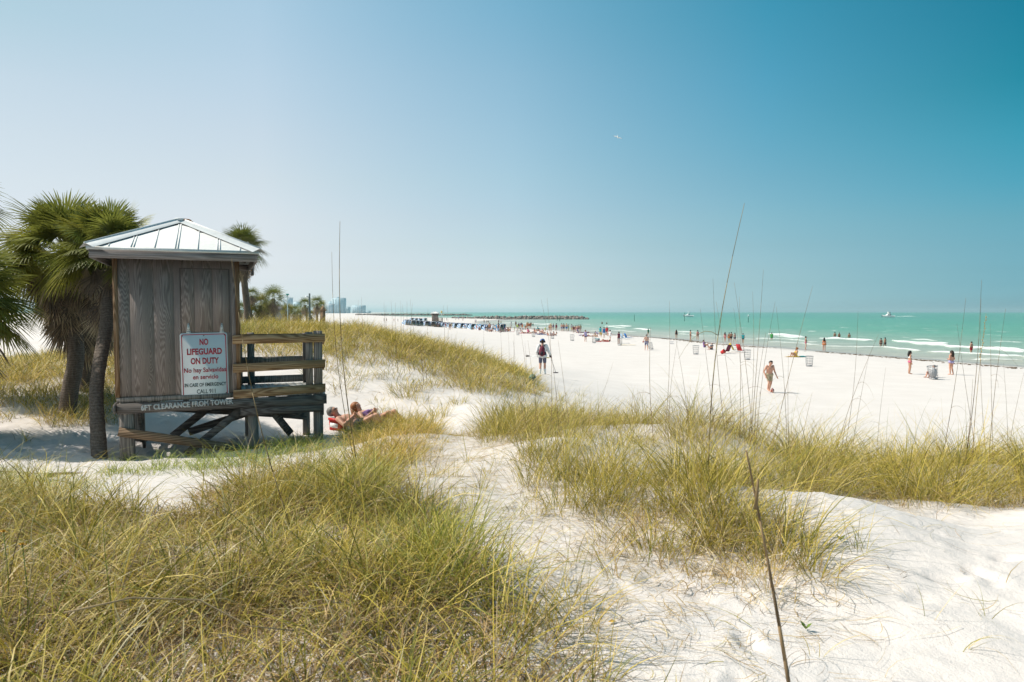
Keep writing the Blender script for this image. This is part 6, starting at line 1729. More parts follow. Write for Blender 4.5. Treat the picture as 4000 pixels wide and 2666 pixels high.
for row in PEOPLE:
    (px, hy, fy, pose, fac, sex, sk, hr, lg, top, bot, hat, dep, lab) = row
    if pose == 'wade':
        d = ray(px, fy); P = sea_pt(px, fy)
    elif dep: P = at(px, fy, dep); P[2] = gz(P[0], P[1])
    else: P = ground(px, fy, 25)
    P = np.array(P)
    if P[2] <= 0.001: P[2] = max(gz(P[0], P[1]), -.35) if pose != 'wade' else 0
    hpx = (at(px, hy, P[1])[2] - P[2])
    ref = {'sit': .93, 'sit_back': .85, 'lie': .26, 'bend': 1.35, 'stride': 1.70, 'recline': .7}.get(pose, 1.75)
    sc = hpx / ref * 1.0
    if pose == 'wade': sc = 1.0; P[2] = at(px, hy, P[1])[2] - 1.74 * sc
    sc = min(max(sc, .55), 1.12) if pose != 'lie' else 1.0
    specs.append(dict(P=P, sc=sc, pose=pose, fac=fac, sex=sex, skin=SKIN[sk], hair=hr, long=lg, top=top, bot=bot, hat=hat, lab=lab, hi=(fy > 1440 or 'carrying a ball' in lab), seed=len(specs), rot=None))
# the couple lying in the hollow beside the hut
g1 = at(1405, 1652, 15.4); g1[2] = gz(g1[0], g1[1])
g2 = at(1480, 1650, 16.0); g2[2] = gz(g2[0], g2[1])
specs.append(dict(P=g1 + V3(0, 0, .03), sc=1.0, pose='recline', fac=78, sex='m', skin=SKIN[0], hair='grey', long=0, top=None, bot=('trunks', 'black'), hat=None, lab='man with sunglasses and grey hair reclining on the sand beside the red cooler', hi=True, seed=900))
specs.append(dict(P=g2 + V3(0, 0, .04), sc=.98, pose='recline', fac=66, sex='f', skin=SKIN[0], hair='red', long=1, top=('bikini', 'purple'), bot=('brief', 'purple'), hat=None, lab='woman with red blonde hair reclining on the sand behind the grass', hi=True, seed=901))

tmp = []
for s in specs:
    J, up, fw = skeleton(s['pose'], s['sex'], s['seed'])
    s['J'], s['up'], s['fw'] = J, up, fw
    s['B'] = body_caps(J, up, fw, s['sex'], s['hi'])
    V, F = cap_mesh(s['B'], 12)
    me = bpy.data.meshes.new('caps'); me.from_pydata([tuple(v) for v in V], [], F); me.update()
    o = bpy.data.objects.new('caps', me); C.objects.link(o)
    m = o.modifiers.new('r', 'REMESH'); m.mode = 'VOXEL'; m.voxel_size = .0085 if s['hi'] else .021; m.use_smooth_shade = True
    tmp.append(o)
bpy.context.view_layer.update()
dg = bpy.context.evaluated_depsgraph_get()
for s, o in zip(specs, tmp):
    me = o.evaluated_get(dg).to_mesh()
    v = np.empty(len(me.vertices) * 3, np.float32); me.vertices.foreach_get('co', v)
    lt = np.empty(len(me.polygons), np.int32); me.polygons.foreach_get('loop_total', lt)
    li = np.empty(len(me.loops), np.int32); me.loops.foreach_get('vertex_index', li)
    s['V'] = v.reshape(-1, 3).astype(float)
    ls = np.concatenate([[0], np.cumsum(lt)[:-1]])
    s['F4'] = np.stack([li[ls[lt == 4] + k_] for k_ in range(4)], 1) if (lt == 4).any() else np.zeros((0, 4), int)
    s['F3'] = np.stack([li[ls[lt == 3] + k_] for k_ in range(3)], 1) if (lt == 3).any() else np.zeros((0, 3), int)
    o.evaluated_get(dg).to_mesh_clear()
for o in tmp:
    me = o.data; bpy.data.objects.remove(o); bpy.data.meshes.remove(me)


def relax(V, F4, n=3):
    E = np.concatenate([F4[:, [0, 1]], F4[:, [1, 2]], F4[:, [2, 3]], F4[:, [3, 0]]])
    for _ in range(n):
        acc = np.zeros_like(V); cnt = np.zeros(len(V))
        np.add.at(acc, E[:, 0], V[E[:, 1]]); np.add.at(acc, E[:, 1], V[E[:, 0]]); np.add.at(cnt, E[:, 0], 1); np.add.at(cnt, E[:, 1], 1)
        V = V * .5 + .5 * acc / np.maximum(cnt, 1)[:, None]
    return V


def normals(V, F4):
    n = np.cross(V[F4[:, 2]] - V[F4[:, 0]], V[F4[:, 3]] - V[F4[:, 1]])
    N = np.zeros_like(V)
    for k_ in range(4): np.add.at(N, F4[:, k_], n)
    return N / np.maximum(np.linalg.norm(N, axis=1, keepdims=True), 1e-9)


def shell(name, V, N, F4, mask, off, mat, parent):
    keep = mask[F4].all(1)
    if keep.sum() < 4: return None
    F = F4[keep]; u, inv = np.unique(F, return_inverse=True)
    me = mesh_np(name, V[u] + N[u] * off, [inv.reshape(F.shape)], True)
    return link(name, me, mat, parent)


M_eye = simple('eye_dark', (.02, .015, .012), .3); M_lips = simple('lips', (.40, .12, .10), .5)
for s in specs:
    V = relax(s['V'], s['F4'], 3 if not s['hi'] else 4); F4 = s['F4']; N = normals(V, F4)
    if (N * (V - V.mean(0))).sum() < 0: N = -N
    lab_i, t = nearest(V, s['B']); names = np.array([b_[4] for b_ in s['B']])[lab_i]
    root = empty('person', tuple(s['P']), R(s['fac']), s['lab'], 'person', 'people on the beach')
    root.scale = (s['sc'],) * 3
    s['root'] = root
    body = link('body', mesh_np('body', V, [F4, s['F3']], True), cmat('skin', s['skin']), root)
    zl = lambda a: np.isin(names, a)
    off = .008 if s['hi'] else .014
    kind, cc = s['bot']
    lim = {'brief': .06, 'trunks': .50, 'long': .78}[kind]
    m = zl(['pel']) | (zl(['thigh']) & (t < lim)) | (zl(['waist']) & (t < (.35 if kind != 'brief' else .1)))
    mat = M_pattern if cc == 'pattern' else cmat('cloth', COL[cc])
    shell('shorts' if kind != 'brief' else 'swim_bottoms', V, N, F4, m, off + (.006 if kind != 'brief' else .0), mat, root)
    if s['top']:
        kind, cc = s['top']
        if kind == 'bikini': m = zl(['chest']) & (np.abs((V - s['J']['chest']) @ s['up']) < .075)
        elif kind == 'suit': m = zl(['waist', 'pel']) | (zl(['chest']) & (((V - s['J']['chest']) @ s['up']) < .09))
        elif kind == 'tank': m = zl(['waist', 'chest', 'pel'])
        else: m = zl(['waist', 'chest', 'pel']) | (zl(['uarm']) & (t < (.62 if 'maroon backpack' not in s['lab'] else 2))) | (zl(['farm']) if 'maroon backpack' in s['lab'] else False)
        shell('swim_top' if kind in ('bikini', 'suit') else 'shirt', V, N, F4, m, off + (.016 if kind in ('shirt', 'tank') else .002), cmat('cloth', COL[cc]), root)
    if 'maroon backpack' in s['lab']:
        shell('socks', V, N, F4, zl(['foot']) | (zl(['shin']) & (((V - s['J']['anL'])[:, 2] < .22))), .012, cmat('cloth', COL['white']), root)
    hc, up, fw = s['J']['head'], s['up'], s['fw']
    hv = V - hc
    m = zl(['head']) & (((hv @ up) > .045 - .02) & ((hv @ fw) < .055) | ((hv @ fw) < -.015) & ((hv @ up) > -.06)) & ~((np.abs(hv @ np.cross(up, fw)) > .082) & ((hv @ up) < .02))
    hmat = cmat('hair', HAIR[s['hair']])
    b = MB(); q_ = .006 if s['sex'] == 'm' else .016
    b.ball((0, 0, 0), (.102 + q_, .112 + q_, .106 + q_), 16, 11)
    P_ = b.v[0]; P_ *= (1 + .05 * (np.array([vnoise(np.array([p_[0] * 60 + s['seed']]), np.array([p_[1] * 60 + p_[2] * 45]), 5)[0] for p_ in P_]) - .5))[:, None]
    sd_ = np.cross(up, fw); ctr = hc + up * .040 - fw * .026
    b.v[0] = ctr + P_[:, :1] * sd_ - P_[:, 1:2] * fw + P_[:, 2:3] * up
    hair = b.build('hair', hmat, root, True)
    if s['long']:
        b = MB(); sd = np.cross(up, fw)
        dn = -up if s['pose'] not in ('recline', 'lie') else -up * .5 - np.array([0, 0, .5])
        for w_ in (-.055, 0, .055):
            b.tube([hc + up * .05 - fw * .09 + sd * w_, hc - fw * .115 + sd * w_ * 1.2 + dn * .08, hc - fw * .12 + sd * w_ * 1.3 + dn * .2, hc - fw * .10 + sd * w_ * 1.1 + dn * .34], [.05, .055, .05, .018], 8)
        b.build('long_hair', hmat, root, True)
    if s['hat']:
        kind, cc = s['hat']
        m = zl(['head']) & ((hv @ up) > .04)
        hat = shell('cap' if kind == 'cap' else 'sun_hat', V, N, F4, m, .03, cmat('cloth', COL[cc]), root)
        b = MB(); sd = np.cross(up, fw)
        if kind == 'hat': b.lathe([(.10, .045), (.24, .02), (.245, .026), (.10, .055)], 18, tuple(hc))
        else:
            P_ = [hc + up * .055 + fw * .10 + sd * .085, hc + up * .045 + fw * .19 + sd * .05, hc + up * .045 + fw * .19 - sd * .05, hc + up * .055 + fw * .10 - sd * .085]
            b.add(P_ + [p_ + up * .01 for p_ in P_], [(0, 1, 2, 3), (7, 6, 5, 4), (0, 4, 5, 1), (1, 5, 6, 2), (2, 6, 7, 3), (3, 7, 4, 0)])
        b.build('hat_brim', cmat('cloth', COL[cc]), root if hat is None else hat)
    if s['hi']:
        sd = np.cross(up, fw)
        if 'sunglasses' not in s['lab']:
            b = MB()
            for q in (1, -1): b.ball(hc + sd * q * .033 + up * .008 + fw * .094, .010, 8, 6)
            b.build('eyes', M_eye, root)
        else:
            b = MB()
            for q in (1, -1):
                b.ball(hc + sd * q * .036 + up * .008 + fw * .105, (.028, .016, .022), 10, 6); b.tube([hc + sd * q * .06 + up * .012 + fw * .10, hc + sd * q * .096 + up * .008 + fw * .0], .004, 6)
            b.build('sunglasses', M_eye, root)
        b = MB(); b.tube([hc - up * .052 + fw * .098 + sd * .022, hc - up * .05 + fw * .108, hc - up * .052 + fw * .098 - sd * .022], [.004, .008, .004], 6); b.build('mouth', M_lips, root)
byl = lambda w: next(s for s in specs if w in s['lab'])


def world(s, p):
    c_, q = math.cos(R(s['fac'])), math.sin(R(s['fac'])); p = np.array(p) * s['sc']
    return s['P'] + np.array([p[0] * c_ - p[1] * q, p[0] * q + p[1] * c_, p[2]])


# ------------------------------------------------------------------ what people carry and lie beside
M_ball = simple('football_leather', (.30, .06, .05), .5, .15, 20)


def football(loc, label, tilt):
    b = MB()
    b.lathe([(.001, -.155), (.035, -.13), (.065, -.09), (.085, -.04), (.09, 0), (.085, .04), (.065, .09), (.035, .13), (.001, .155)], 14)
    o = b.build('football', M_ball, None, True, loc=tuple(loc)); o.rotation_euler = tilt
    tag(o, label, 'football')
    b = MB(); b.box(-.004, .004, -.093, -.086, -.05, .05)
    for z in (-.04, -.02, 0, .02, .04): b.box(-.018, .018, -.094, -.087, z - .003, z + .003)
    b.build('laces', M_white, o)
    b = MB()
    for z in (-.105, .105): b.lathe([(.058, z - .006), (.060, z), (.056, z + .006)], 14)
    b.build('stripe', M_white, o)


s = byl('long tan shorts'); p = world(s, (.03, -.30, .0)); football((p[0], p[1], gz(p[0], p[1]) + .135), 'red brown football on the sand at the feet of the walking man', (R(20), R(-18), 0))
s = byl('carrying a ball'); p = world(s, s['J']['wrL'] + V3(.03, -.05, .0)); football(tuple(p), 'small football held by the man in patterned trunks', (R(80), 0, R(30)))
s = byl('maroon backpack'); t_ = empty('backpack', tuple(s['P']), R(s['fac']), 'maroon backpack with dark side pockets on the man in the blue cap', 'backpack'); t_.scale = (s['sc'],) * 3
M_pack = simple('pack_cloth', (.15, .025, .045), .8, .2, 12); M_packd = simple('pack_dark', (.03, .02, .03), .8)
b = MB(); b.tube([(0, .20, .96), (0, .22, 1.0), (0, .235, 1.15), (0, .22, 1.33), (0, .18, 1.42)], [.07, .135, .15, .13, .06], 12); pk = b.build('bag', M_pack, t_, True)
b = MB(); b.tube([(0, .31, 1.0), (0, .345, 1.08), (0, .335, 1.18)], [.05, .085, .05], 10); b.build('front_pocket', M_packd, t_, True)
b = MB()
for q in (1, -1): b.tube([(q * .15, .2, .99), (q * .165, .2, 1.08), (q * .15, .2, 1.14)], [.03, .05, .03], 8)
b.build('side_pocket', M_packd, t_, True)
for q in (1, -1): MB().tube([(q * .09, .16, 1.40), (q * .12, .04, 1.50), (q * .13, -.12, 1.42), (q * .15, -.15, 1.25), (q * .16, .1, 1.05)], .022, 6).build('strap', M_packd, t_, True)
t_ = empty('headphones', tuple(s['P']), R(s['fac']), 'black headphones over the blue cap', 'headphones'); t_.scale = (s['sc'],) * 3
hc = s['J']['head']
b = MB()
for q in (1, -1): b.ball((hc[0] + q * .115, hc[1], hc[2]), (.03, .045, .055), 10, 7)
b.build('ear_cup', M_packd, t_, True)
a_ = np.linspace(0, math.pi, 9); MB().tube([(hc[0] + .12 * math.cos(q), hc[1], hc[2] + .155 * math.sin(q)) for q in a_], .012, 6).build('headband', M_packd, t_, True)
t_ = empty('metal_detector', tuple(s['P']), R(s['fac']), 'metal detector with a round coil held low over the sand', 'metal detector'); t_.scale = (s['sc'],) * 3
w_ = s['J']['wrR'] + V3(0, -.03, -.08); coil = V3(-.62, -.40, .10)
MB().tube([w_ + V3(.06, .20, .14), w_ + V3(.02, .06, .03), w_, coil], [.014, .014, .012, .010], 8).build('shaft', M_bolt, t_)
MB().lathe([(.07, 0), (.13, .0), (.135, .018), (.12, .03), (.07, .03)], 18, tuple(coil - V3(0, 0, .03))).build('coil', M_packd, t_)
MB().box(w_[0] - .03, w_[0] + .07, w_[1] + .03, w_[1] + .16, w_[2] + .04, w_[2] + .13).build('control_box', M_packd, t_)
t_ = empty('sand_scoop', tuple(s['P']), R(s['fac']), 'sand scoop with a yellow handle carried level across the back of the shorts', 'scoop'); t_.scale = (s['sc'],) * 3
MB().tube([(.62, .20, .93), (-.22, .23, .87)], .014, 8).build('pole', M_zinc, t_); MB().tube([(-.22, .23, .87), (-.36, .23, .855)], .022, 8).build('handle', simple('yellow_grip', (.6, .42, .03)), t_)
MB().tube([(.80, .19, .945), (.62, .20, .93)], [.055, .03], 10).build('scoop', M_bolt, t_)
# red cooler bag beside the couple
M_redbag = simple('red_cooler', (.55, .03, .03), .45, .08, 8)
cp = ground(1318, 1682, 12.6); cz = gz(cp[0], cp[1])
t_ = empty('cooler_bag', (cp[0], cp[1], cz), R(-24), 'small red cooler box with a white marked lid on the sand beside the man', 'cooler')
t_.rotation_euler = (R(-6), R(5), R(-24)); t_.scale = (1.1,) * 3
V_ = [(-.12, -.10, 0), (.12, -.10, 0), (.12, .10, 0), (-.12, .10, 0), (-.15, -.125, .20), (.15, -.125, .20), (.15, .125, .20), (-.15, .125, .20)]
MB().add(V_, [(0, 1, 5, 4), (1, 2, 6, 5), (2, 3, 7, 6), (3, 0, 4, 7), (3, 2, 1, 0), (4, 5, 6, 7)]).build('box', M_redbag, t_)
lid = MB().box(-.165, .165, -.14, .14, .201, .245).build('lid', M_redbag, t_)
MB().box(-.115, .115, -.03, .075, .2455, .249).box(-.11, .09, -.1285, -.1265, .06, .15).build('white_label', M_white, t_)
MB().box(-.10, -.03, -.01, .045, .2495, .252).box(-.01, .035, -.01, .06, .2495, .252).box(.05, .10, -.01, .04, .2495, .252).build('label_marks', M_bolt, t_)
MB().tube([(-.165, .0, .22), (-.20, .0, .10), (-.21, .02, .0)], .008, 6).build('strap', M_redbag, t_)
tw = MB(); g = at(1385, 1665, 15.4); tw.box(-1.25, 1.25, -.45, .75, .0, .035); tag(tw.build('towel', cmat('cloth', COL['dark']), None, loc=(g[0], g[1] + .1, gz(g[0], g[1]) - .01), rz=R(-38)), 'dark towel under the couple beside the hut', 'towel')
# green striped ball at the dune foot
g = ground(2080, 1498)
k = NT('melon'); wv = k.n('TexWave', wave_type='BANDS', bands_direction='X'); wv.inputs['Scale'].default_value = 9; wv.inputs['Distortion'].default_value = 4; k.l(k.coords(), wv.inputs[0])
k.base(k.ramp(wv.outputs['Fac'], [(.35, (.01, .05, .03)), (.6, (.06, .20, .14)), (.9, (.25, .36, .28))])); k.set('Roughness', .5)
b = MB(); b.ball((0, 0, .17), (.155, .16, .19), 14, 10); tag(b.build('play_ball', k.m, None, True, loc=tuple(g)), 'dark green striped ball half hidden in grass at the dune foot', 'ball')


# ------------------------------------------------------------------ wire bins
M_wire = simple('bin_wire', (.20, .21, .22), .5, .15, 8, .4, .4)
M_bag = simple('bin_bag', (.45, .45, .46), .6, .2, 7)


def make_bin():
    t = empty('wire_bin', (0, 0, 0), 0, 'x', 'litter bin', 'wire bins on the beach')
    b = MB(); n = 14
    for i in range(n):
        a = 2 * math.pi * i / n; c_, q = math.cos(a), math.sin(a)
        b.tube([(.25 * c_, .25 * q, 0), (.31 * c_, .31 * q, .88)], .008, 5)
    for z in (.02, .24, .46, .68): r = .25 + .06 * z / .88; b.tube([(r * math.cos(a), r * math.sin(a), z) for a in np.linspace(0, 2 * math.pi, 17)], .008, 5)
    b.build('basket', M_wire, t)
    MB().tube([(.312 * math.cos(a), .312 * math.sin(a), .88) for a in np.linspace(0, 2 * math.pi, 19)], .018, 6).build('rim', M_wire, t)
    MB().lathe([(.01, .012), (.24, .014), (.24, .02), (.01, .022)], 14).build('base', M_wire, t)
    MB().lathe([(.02, .03), (.21, .03), (.22, .06), (.16, .11), (.02, .13)], 12).build('rubbish', M_bag, t)
    return t


proto = make_bin(); first = True
for (px, fy, ty, tilt, lab) in [(3647, 1483, 1431, 7, 'tilted wire bin between the two women in bikinis'), (3161, 1432, 1392, 0, 'wire bin nearest the woman on the striped towel'), (2919, 1406, 1368, 0, 'wire bin right of the red beach chairs'), (2718, 1385, 1351, 0, 'wire bin left of the sitting person in purple'),
                           (2545, 1366, 1339, -16, 'leaning wire bin beside the man carrying a ball'), (2421, 1350, 1323, 0, 'wire bin in front of the woman in maroon'), (2321, 1341, 1317, 0, 'wire bin left of the teal cooler'), (2235, 1332, 1308, 0, 'wire bin standing alone left of the girl in navy shorts'),
                           (2158, 1324, 1303, 0, 'wire bin in front of the sitting black haired women'), (2084, 1317, 1296, 0, 'wire bin in front of the shirtless sitting man'), (2023, 1310, 1291, 0, 'wire bin under the person in the white sun hat'), (1955, 1301, 1287, 0, 'wire bin in front of the end cabana'), (1903, 1296, 1282, 0, 'wire bin beside the man in brown trunks'), (1846, 1288, 1276, 0, 'wire bin in front of the middle cabanas')]:
    g = ground(px, fy, 25); t = proto if first else copy_tree(proto); first = False
    h = at(px, ty, g[1])[2] - g[2]
    t.location = tuple(g); t['label'] = lab; k_ = min(max(h / .88, .75), 1.5); t.scale = (k_,) * 3; t.rotation_euler = (R(-abs(tilt) * .4), R(tilt), rnd.uniform(0, 3))
bb = MB(); bb.ball((0, 0, .45), (.24, .24, .36), 12, 8); link('rubbish_bag', bb.mesh('rubbish_bag', True), M_bag, proto)


# ------------------------------------------------------------------ cabanas
M_hood = {c: simple('hood_' + c, v, .7, .1, 3) for c, v in dict(navy=(.025, .04, .13), teal=(.02, .14, .20), blue=(.03, .17, .36), brown=(.12, .06, .08)).items()}
M_wtrim = simple('cabana_white', (.78, .78, .78), .6); M_cane = simple('cabana_cushion', (.50, .46, .36), .8, .15, 5)
k = NT('striped_side'); wv = k.attr('tint'); k.base(wv.outputs['Color']); k.set('Roughness', .7); M_side = k.m


def make_cabana(colour):
    t = empty('beach_cabana', (0, 0, 0), 0, 'x', 'cabana', 'row of beach cabanas')
    W_, Rr = .78, 1.45

    def hoop(ang, x, r=Rr): return (x, -r * math.cos(ang) + .55, r * math.sin(ang) + .05)
    A = [R(a) for a in (70, 88, 106, 124, 142, 160, 178)]
    V = []; F = []
    for a in A:
        for x, r in ((-W_, Rr * .86), (-W_ * .82, Rr * .97), (0, Rr), (W_ * .82, Rr * .97), (W_, Rr * .86)): V.append(hoop(a, x, r))
    for i in range(len(A) - 1):
        for j in range(4): F.append((i * 5 + j, i * 5 + j + 1, i * 5 + j + 6, i * 5 + j + 5))
    MB().add(V, F).build('hood', M_hood[colour], t, True)
    for q in (-1, 1):
        b = MB()
        for i in range(len(A) - 1):
            b.add([(q * W_, .55, .05), hoop(A[i], q * W_, Rr * .86), hoop(A[i + 1], q * W_, Rr * .86)], [(0, 1, 2)], (.03, .26, .55) if i % 2 == 0 else (.78, .79, .8))
        b.build('side_panel', M_side, t, colour=True)
    e = [(-W_, .55 - .2, .05)] + [hoop(A[0] - .06, x, r) for x, r in ((-W_, Rr * .90), (-W_ * .85, Rr * 1.0), (0, Rr * 1.03), (W_ * .85, Rr), (W_, Rr * .90))] + [(W_, .55 - .2, .05)]
    MB().tube(e, .075, 8).build('front_trim', M_wtrim, t, True)
    MB().box(-.70, .70, -.45, .50, .22, .36).build('bench', M_cane, t)
    b = MB()
    for x in (-.68, .62):
        for y in (-.42, .42): b.box(x, x + .06, y, y + .06, -.05, .22)
    b.build('bench_leg', M_brace, t)
    MB().bar((0, .42, .36), (0, .85, .98), 1.38, .10, (0, 1, 0)).build('back_cushion', M_cane, t)
    return t


cab = {c: make_cabana(c) for c in M_hood}; used = set()


def cabana(px, fy, colour, lab, rz, sc=1.0):
    g = ground(px, fy, 60); t = cab[colour] if colour not in used else copy_tree(cab[colour]); used.add(colour)
    t.location = tuple(g); t.rotation_euler = (0, 0, R(rz)); t.scale = (sc,) * 3; t['label'] = lab


row = [(1596, 1271, 'navy'), (1607, 1272, 'navy'), (1617, 1273, 'brown'), (1630, 1274, 'brown'), (1645, 1275, 'navy'), (1671, 1275, 'navy'), (1694, 1277, 'navy'), (1714, 1278, 'navy'), (1726, 1279, 'navy'), (1738, 1280, 'navy'), (1754, 1281, 'brown'), (1769, 1282, 'navy'), (1785, 1283, 'navy'), (1797, 1283, 'blue'), (1809, 1284, 'navy'), (1833, 1285, 'navy'), (1851, 1287, 'navy'), (1877, 1289, 'teal'), (1889, 1291, 'blue'), (1911, 1293, 'navy'), (1937, 1294, 'navy'), (1966, 1297, 'teal')]
for i, (px, fy, c_) in enumerate(row):
    lab = 'beach cabana with %s hood and white front edge, %s along the front row' % (c_, ORD[i]) if c_ in ('navy', 'brown') else {13: 'bright blue hooded cabana in the middle of the row', 17: 'dark teal cabana right of the row centre', 18: 'bright blue hooded cabana beside the dark teal one', 21: 'wide dark teal cabana at the near end of the row'}[i]
    cabana(px, fy, c_, lab, 44 + rnd.uniform(-8, 8), 1.0 if i < 21 else 1.22)
for i, (px, fy, c_, lab) in enumerate([(1612, 1255, 'brown', 'brownish cabana farthest back, leftmost of the rear row'), (1628, 1256, 'navy', 'navy cabana second in the rear row'), (1645, 1257, 'navy', 'navy cabana third in the rear row, left of the far hut'), (1663, 1255, 'teal', 'teal cabana in the rear row next to the far hut')]):
    cabana(px, fy, c_, lab, 44)
# far lifeguard hut and its sign
far = empty('lifeguard_hut', (0, 0, 0), 0, 'small distant lifeguard hut with white roof behind the cabanas', 'lifeguard hut')
p = at(1689, 1250, 252)
for ch in list(_kids[hut.name]):
    if ch.name.split('.')[0] in ('wall', 'roof', 'front_beam', 'rear_beam', 'side_beam', 'deck', 'corner_trim', 'rail', 'rail_post', 'leg', 'brace', 'hatch'): copy_tree(ch, far)
far.location = (p[0], 252, gz(p[0], 252) + 1.15); far.rotation_euler = (0, 0, R(12)); far.scale = (1.12,) * 3
p = at(1725, 1245, 250); z_ = gz(p[0], 250)
t = empty('flag_sign', (p[0], 250, z_), 0, 'round yellow sign on a pole right of the far hut', 'sign')
MB().tube([(0, 0, -.1), (0, 0, 4.6)], .05, 6).build('pole', M_zinc, t)
b = MB(); b.lathe([(.02, -.03), (.45, -.03), (.45, .03), (.02, .03)], 14); o = b.build('sign_disc', simple('sign_yellow', (.7, .55, .25)), t); o.location = (0, -.05, 4.5); o.rotation_euler = (R(90), 0, 0); o.scale = (.8, 1.2, 1)
# picnic table, chairs, loungers, towels, toys
g = ground(1706, 1278, 60)
t = empty('picnic_table', tuple(g), R(20), 'brown wooden picnic table before the cabanas', 'table')
MB().box(-1, 1, -.4, .4, .70, .76).build('table_top', M_brace, t)
for q in (-1, 1): MB().box(-1, 1, q * .75 - .14, q * .75 + .14, .42, .46).build('bench', M_brace, t)
b = MB()
for x in (-.75, .75): b.bar((x, -.65, 0), (x, .2, .70), .09, .05).bar((x, .65, 0), (x, -.2, .70), .09, .05)
b.build('leg', M_brace, t)


def chair(px, fy, fac, colour, label, lounger=False, depth=None):
    g = ground(px, fy, 25)
    t = empty('lounge_chair' if lounger else 'beach_chair', tuple(g), R(fac), label, 'lounger' if lounger else 'chair')
    L = 1.25 if lounger else .55
    MB().bar((0, -L + .1, .28), (0, .1, .22), .55, .03).build('seat', cmat('cloth', COL[colour]), t)
    MB().bar((0, .1, .22), (0, .48, .92), .55, .03, (0, 1, 0)).build('backrest', cmat('cloth', COL[colour]), t)
    for q in (-1, 1):
        b = MB(); b.tube([(q * .29, .5, .95), (q * .29, .1, .22), (q * .29, -L + .1, .28), (q * .29, -L + .05, .0)], .016, 6).tube([(q * .30, -.25, .25), (q * .30, .35, .0)], .016, 6)
        if not lounger: b.box(q * .29 - .03, q * .29 + .03, -.40, .2, .46, .49)
        b.build('frame', M_zinc, t)
    return t


chair(2838, 1381, 205, 'maroon', 'dark red beach chair with its back to the camera beside the red bucket')
chair(2892, 1378, 130, 'red', 'red beach chair turned sideways, right of the yellow towel')
chair(2868, 1375, 60, 'cream', 'beach chair draped with a yellow towel between two red chairs')
g = ground(2868, 1377, 25); b = MB(); b.bar((0, .06, .26), (.0, .46, .98), .5, .07, (0, 1, 0)).bar((0, .48, .98), (0, .62, .35), .48, .05, (0, 1, 0)); tag(b.build('towel', cmat('cloth', COL['yellow']), None, loc=tuple(g), rz=R(60)), 'yellow towel hung over the chair between the red chairs', 'towel')
g = ground(2818, 1383, 25); b = MB(); b.lathe([(.13, 0), (.17, .3), (.175, .32), (.15, .32)], 14); o = b.build('bucket', M_redbag, None, loc=(g[0], g[1], g[2] + .12)); o.rotation_euler = (R(60), 0, R(40)); o.scale = (1.3,) * 3; tag(o, 'red bucket lying on its side left of the chairs', 'bucket')
chair(2434, 1327, 120, 'lightblue', 'pale blue lounger nearer the woman in maroon', True)
chair(2449, 1325, 120, 'blue', 'blue lounger with a bag on its back, right of the pale one', True)
chair(2262, 1305, 60, 'purple', 'purple folding chair by the man in maroon trunks')
chair(2005, 1293, 90, 'grey', 'grey folding chair left of the white sun hat')


def flat(name, px, fy, L, W_, fac, colour, label, cat, h=.03, wob=.04):
    g = ground(px, fy, 20); b = MB(); n = 9; V = []; F = []
    for i in range(n):
        for j in range(4):
            x = -L / 2 + L * i / (n - 1); y = -W_ / 2 + W_ * j / 3
            V.append((x, y, h + wob * (vnoise(np.array([x * 3 + px]), np.array([y * 3.0]), 3)[0])))
    for i in range(n - 1):
        for j in range(3): F.append((i * 4 + j, i * 4 + 4 + j, i * 4 + 5 + j, i * 4 + j + 1))
    b.add(V, F); b.add([(x, y, z - h - .02) for x, y, z in V], [f[::-1] for f in F])
    tag(b.build(name, cmat('cloth', COL[colour]), None, True, loc=tuple(g), rz=R(fac)), label, cat)


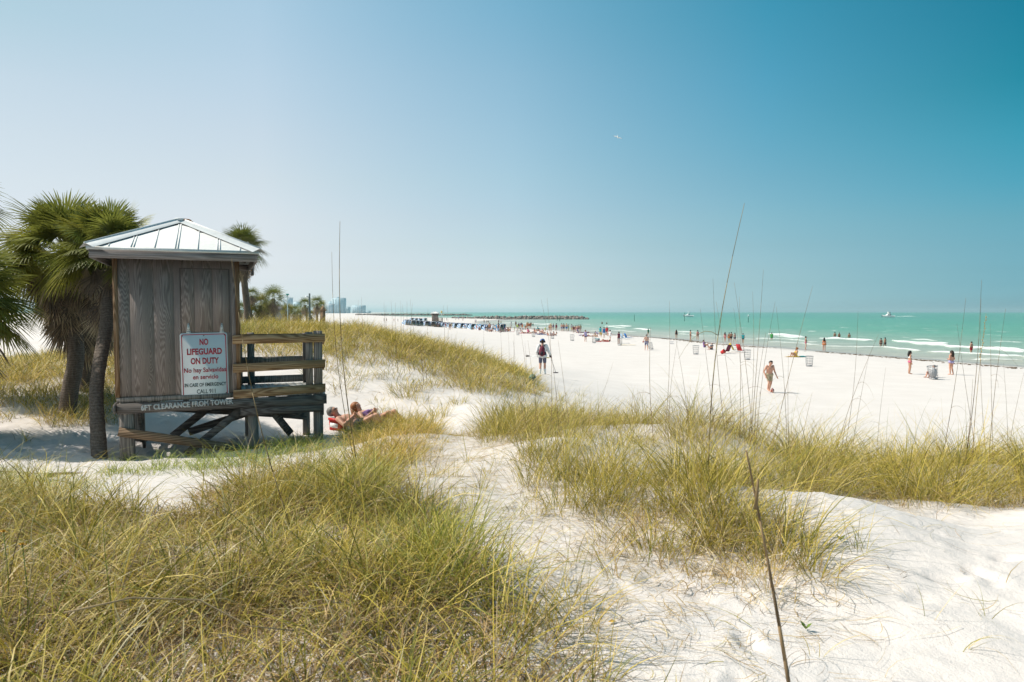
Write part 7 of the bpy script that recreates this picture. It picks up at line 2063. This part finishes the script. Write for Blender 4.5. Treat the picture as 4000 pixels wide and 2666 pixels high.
flat('towel', 3108, 1395, 1.9, .95, -3, 'yellow', 'yellow towel under the woman in the yellow swimsuit', 'towel')
flat('towel', 3134, 1395, .55, 1.0, -3, 'teal', 'teal folded end of a towel right of the sitting woman', 'towel', .05)
flat('surfboard', 2450, 1350, 2.2, .55, 4, 'yellow', 'yellow board lying on the sand right of a wire bin', 'board', .06, .02)
flat('towel', 2437, 1343, 1.7, .25, 2, 'dark', 'dark rolled towel lying behind the yellow board', 'towel', .07)
flat('towel', 2355, 1336, 2.1, .9, 5, 'red', 'red towel under a sunbather beside the teal cooler', 'towel')
flat('towel', 2050, 1304, 2.6, 1.2, 3, 'pink', 'pink towel spread right of a wire bin', 'towel')
flat('towel', 2115, 1309, 2.4, 1.1, 4, 'blue', 'blue towel under the person lying in blue', 'towel')
flat('towel', 2275, 1301, 3.0, 1.4, 4, 'maroon', 'wide maroon blanket near the purple chair', 'blanket', .06, .2)
flat('towel', 1980, 1297, 3.2, 1.0, 2, 'red', 'red towel at the end cabana', 'towel')
flat('towel', 2040, 1289, 2.0, .9, 3, 'navy', 'navy towel between the sunbathers, above the pink towel', 'towel', .2, .25)
flat('towel', 2275, 1312, 1.5, .5, 20, 'purple', 'small purple towel right of the lone wire bin', 'towel', .08, .15)
flat('inflatable_ring', 2770, 1366, .9, .45, 10, 'red', 'red toy on the sand by the child in dark clothes', 'toy', .12, .05)
flat('beach_bag', 2624, 1344, .55, .4, 0, 'navy', 'dark bag lying alone on the empty sand', 'bag', .22, .1)
flat('beach_bag', 2735, 1361, .4, .3, 0, 'lightblue', 'pale blue bag beside the person in purple', 'bag', .28, .05)
flat('sandal', 2469, 1335, .35, .2, 0, 'lilac', 'lilac thing dropped on the sand right of the loungers', 'sandals', .1, .05)
flat('sandal', 2482, 1335, .3, .2, 0, 'dark', 'dark thing dropped right of the lilac one', 'sandals', .1, .05)
g = ground(2334, 1334, 25)
t = empty('cooler_box', tuple(g), R(10), 'grey cooler box with a teal lid by the red towel', 'cooler')
MB().box(-.3, .3, -.2, .2, 0, .34).build('box', cmat('cloth', COL['grey']), t); MB().box(-.31, .31, -.21, .21, .341, .42).build('lid', cmat('cloth', COL['teal']), t)

# ------------------------------------------------------------------ sea haze
b = MB(); b.box(-16000, 16000, -60, 17000, -9, 75)
k = bpy.data.materials.new('sea_haze'); k.use_nodes = True; q = k.node_tree; q.nodes.clear()
po = q.nodes.new('ShaderNodeOutputMaterial'); pv = q.nodes.new('ShaderNodeVolumePrincipled')
pv.inputs['Color'].default_value = (.66, .95, 1.0, 1); pv.inputs['Density'].default_value = HAZE; pv.inputs['Anisotropy'].default_value = 0.2
q.links.new(pv.outputs[0], po.inputs['Volume'])
if HAZE > 0: tag(b.build('haze', k), 'thin salt haze over the beach and the sea', 'haze', kind='stuff')
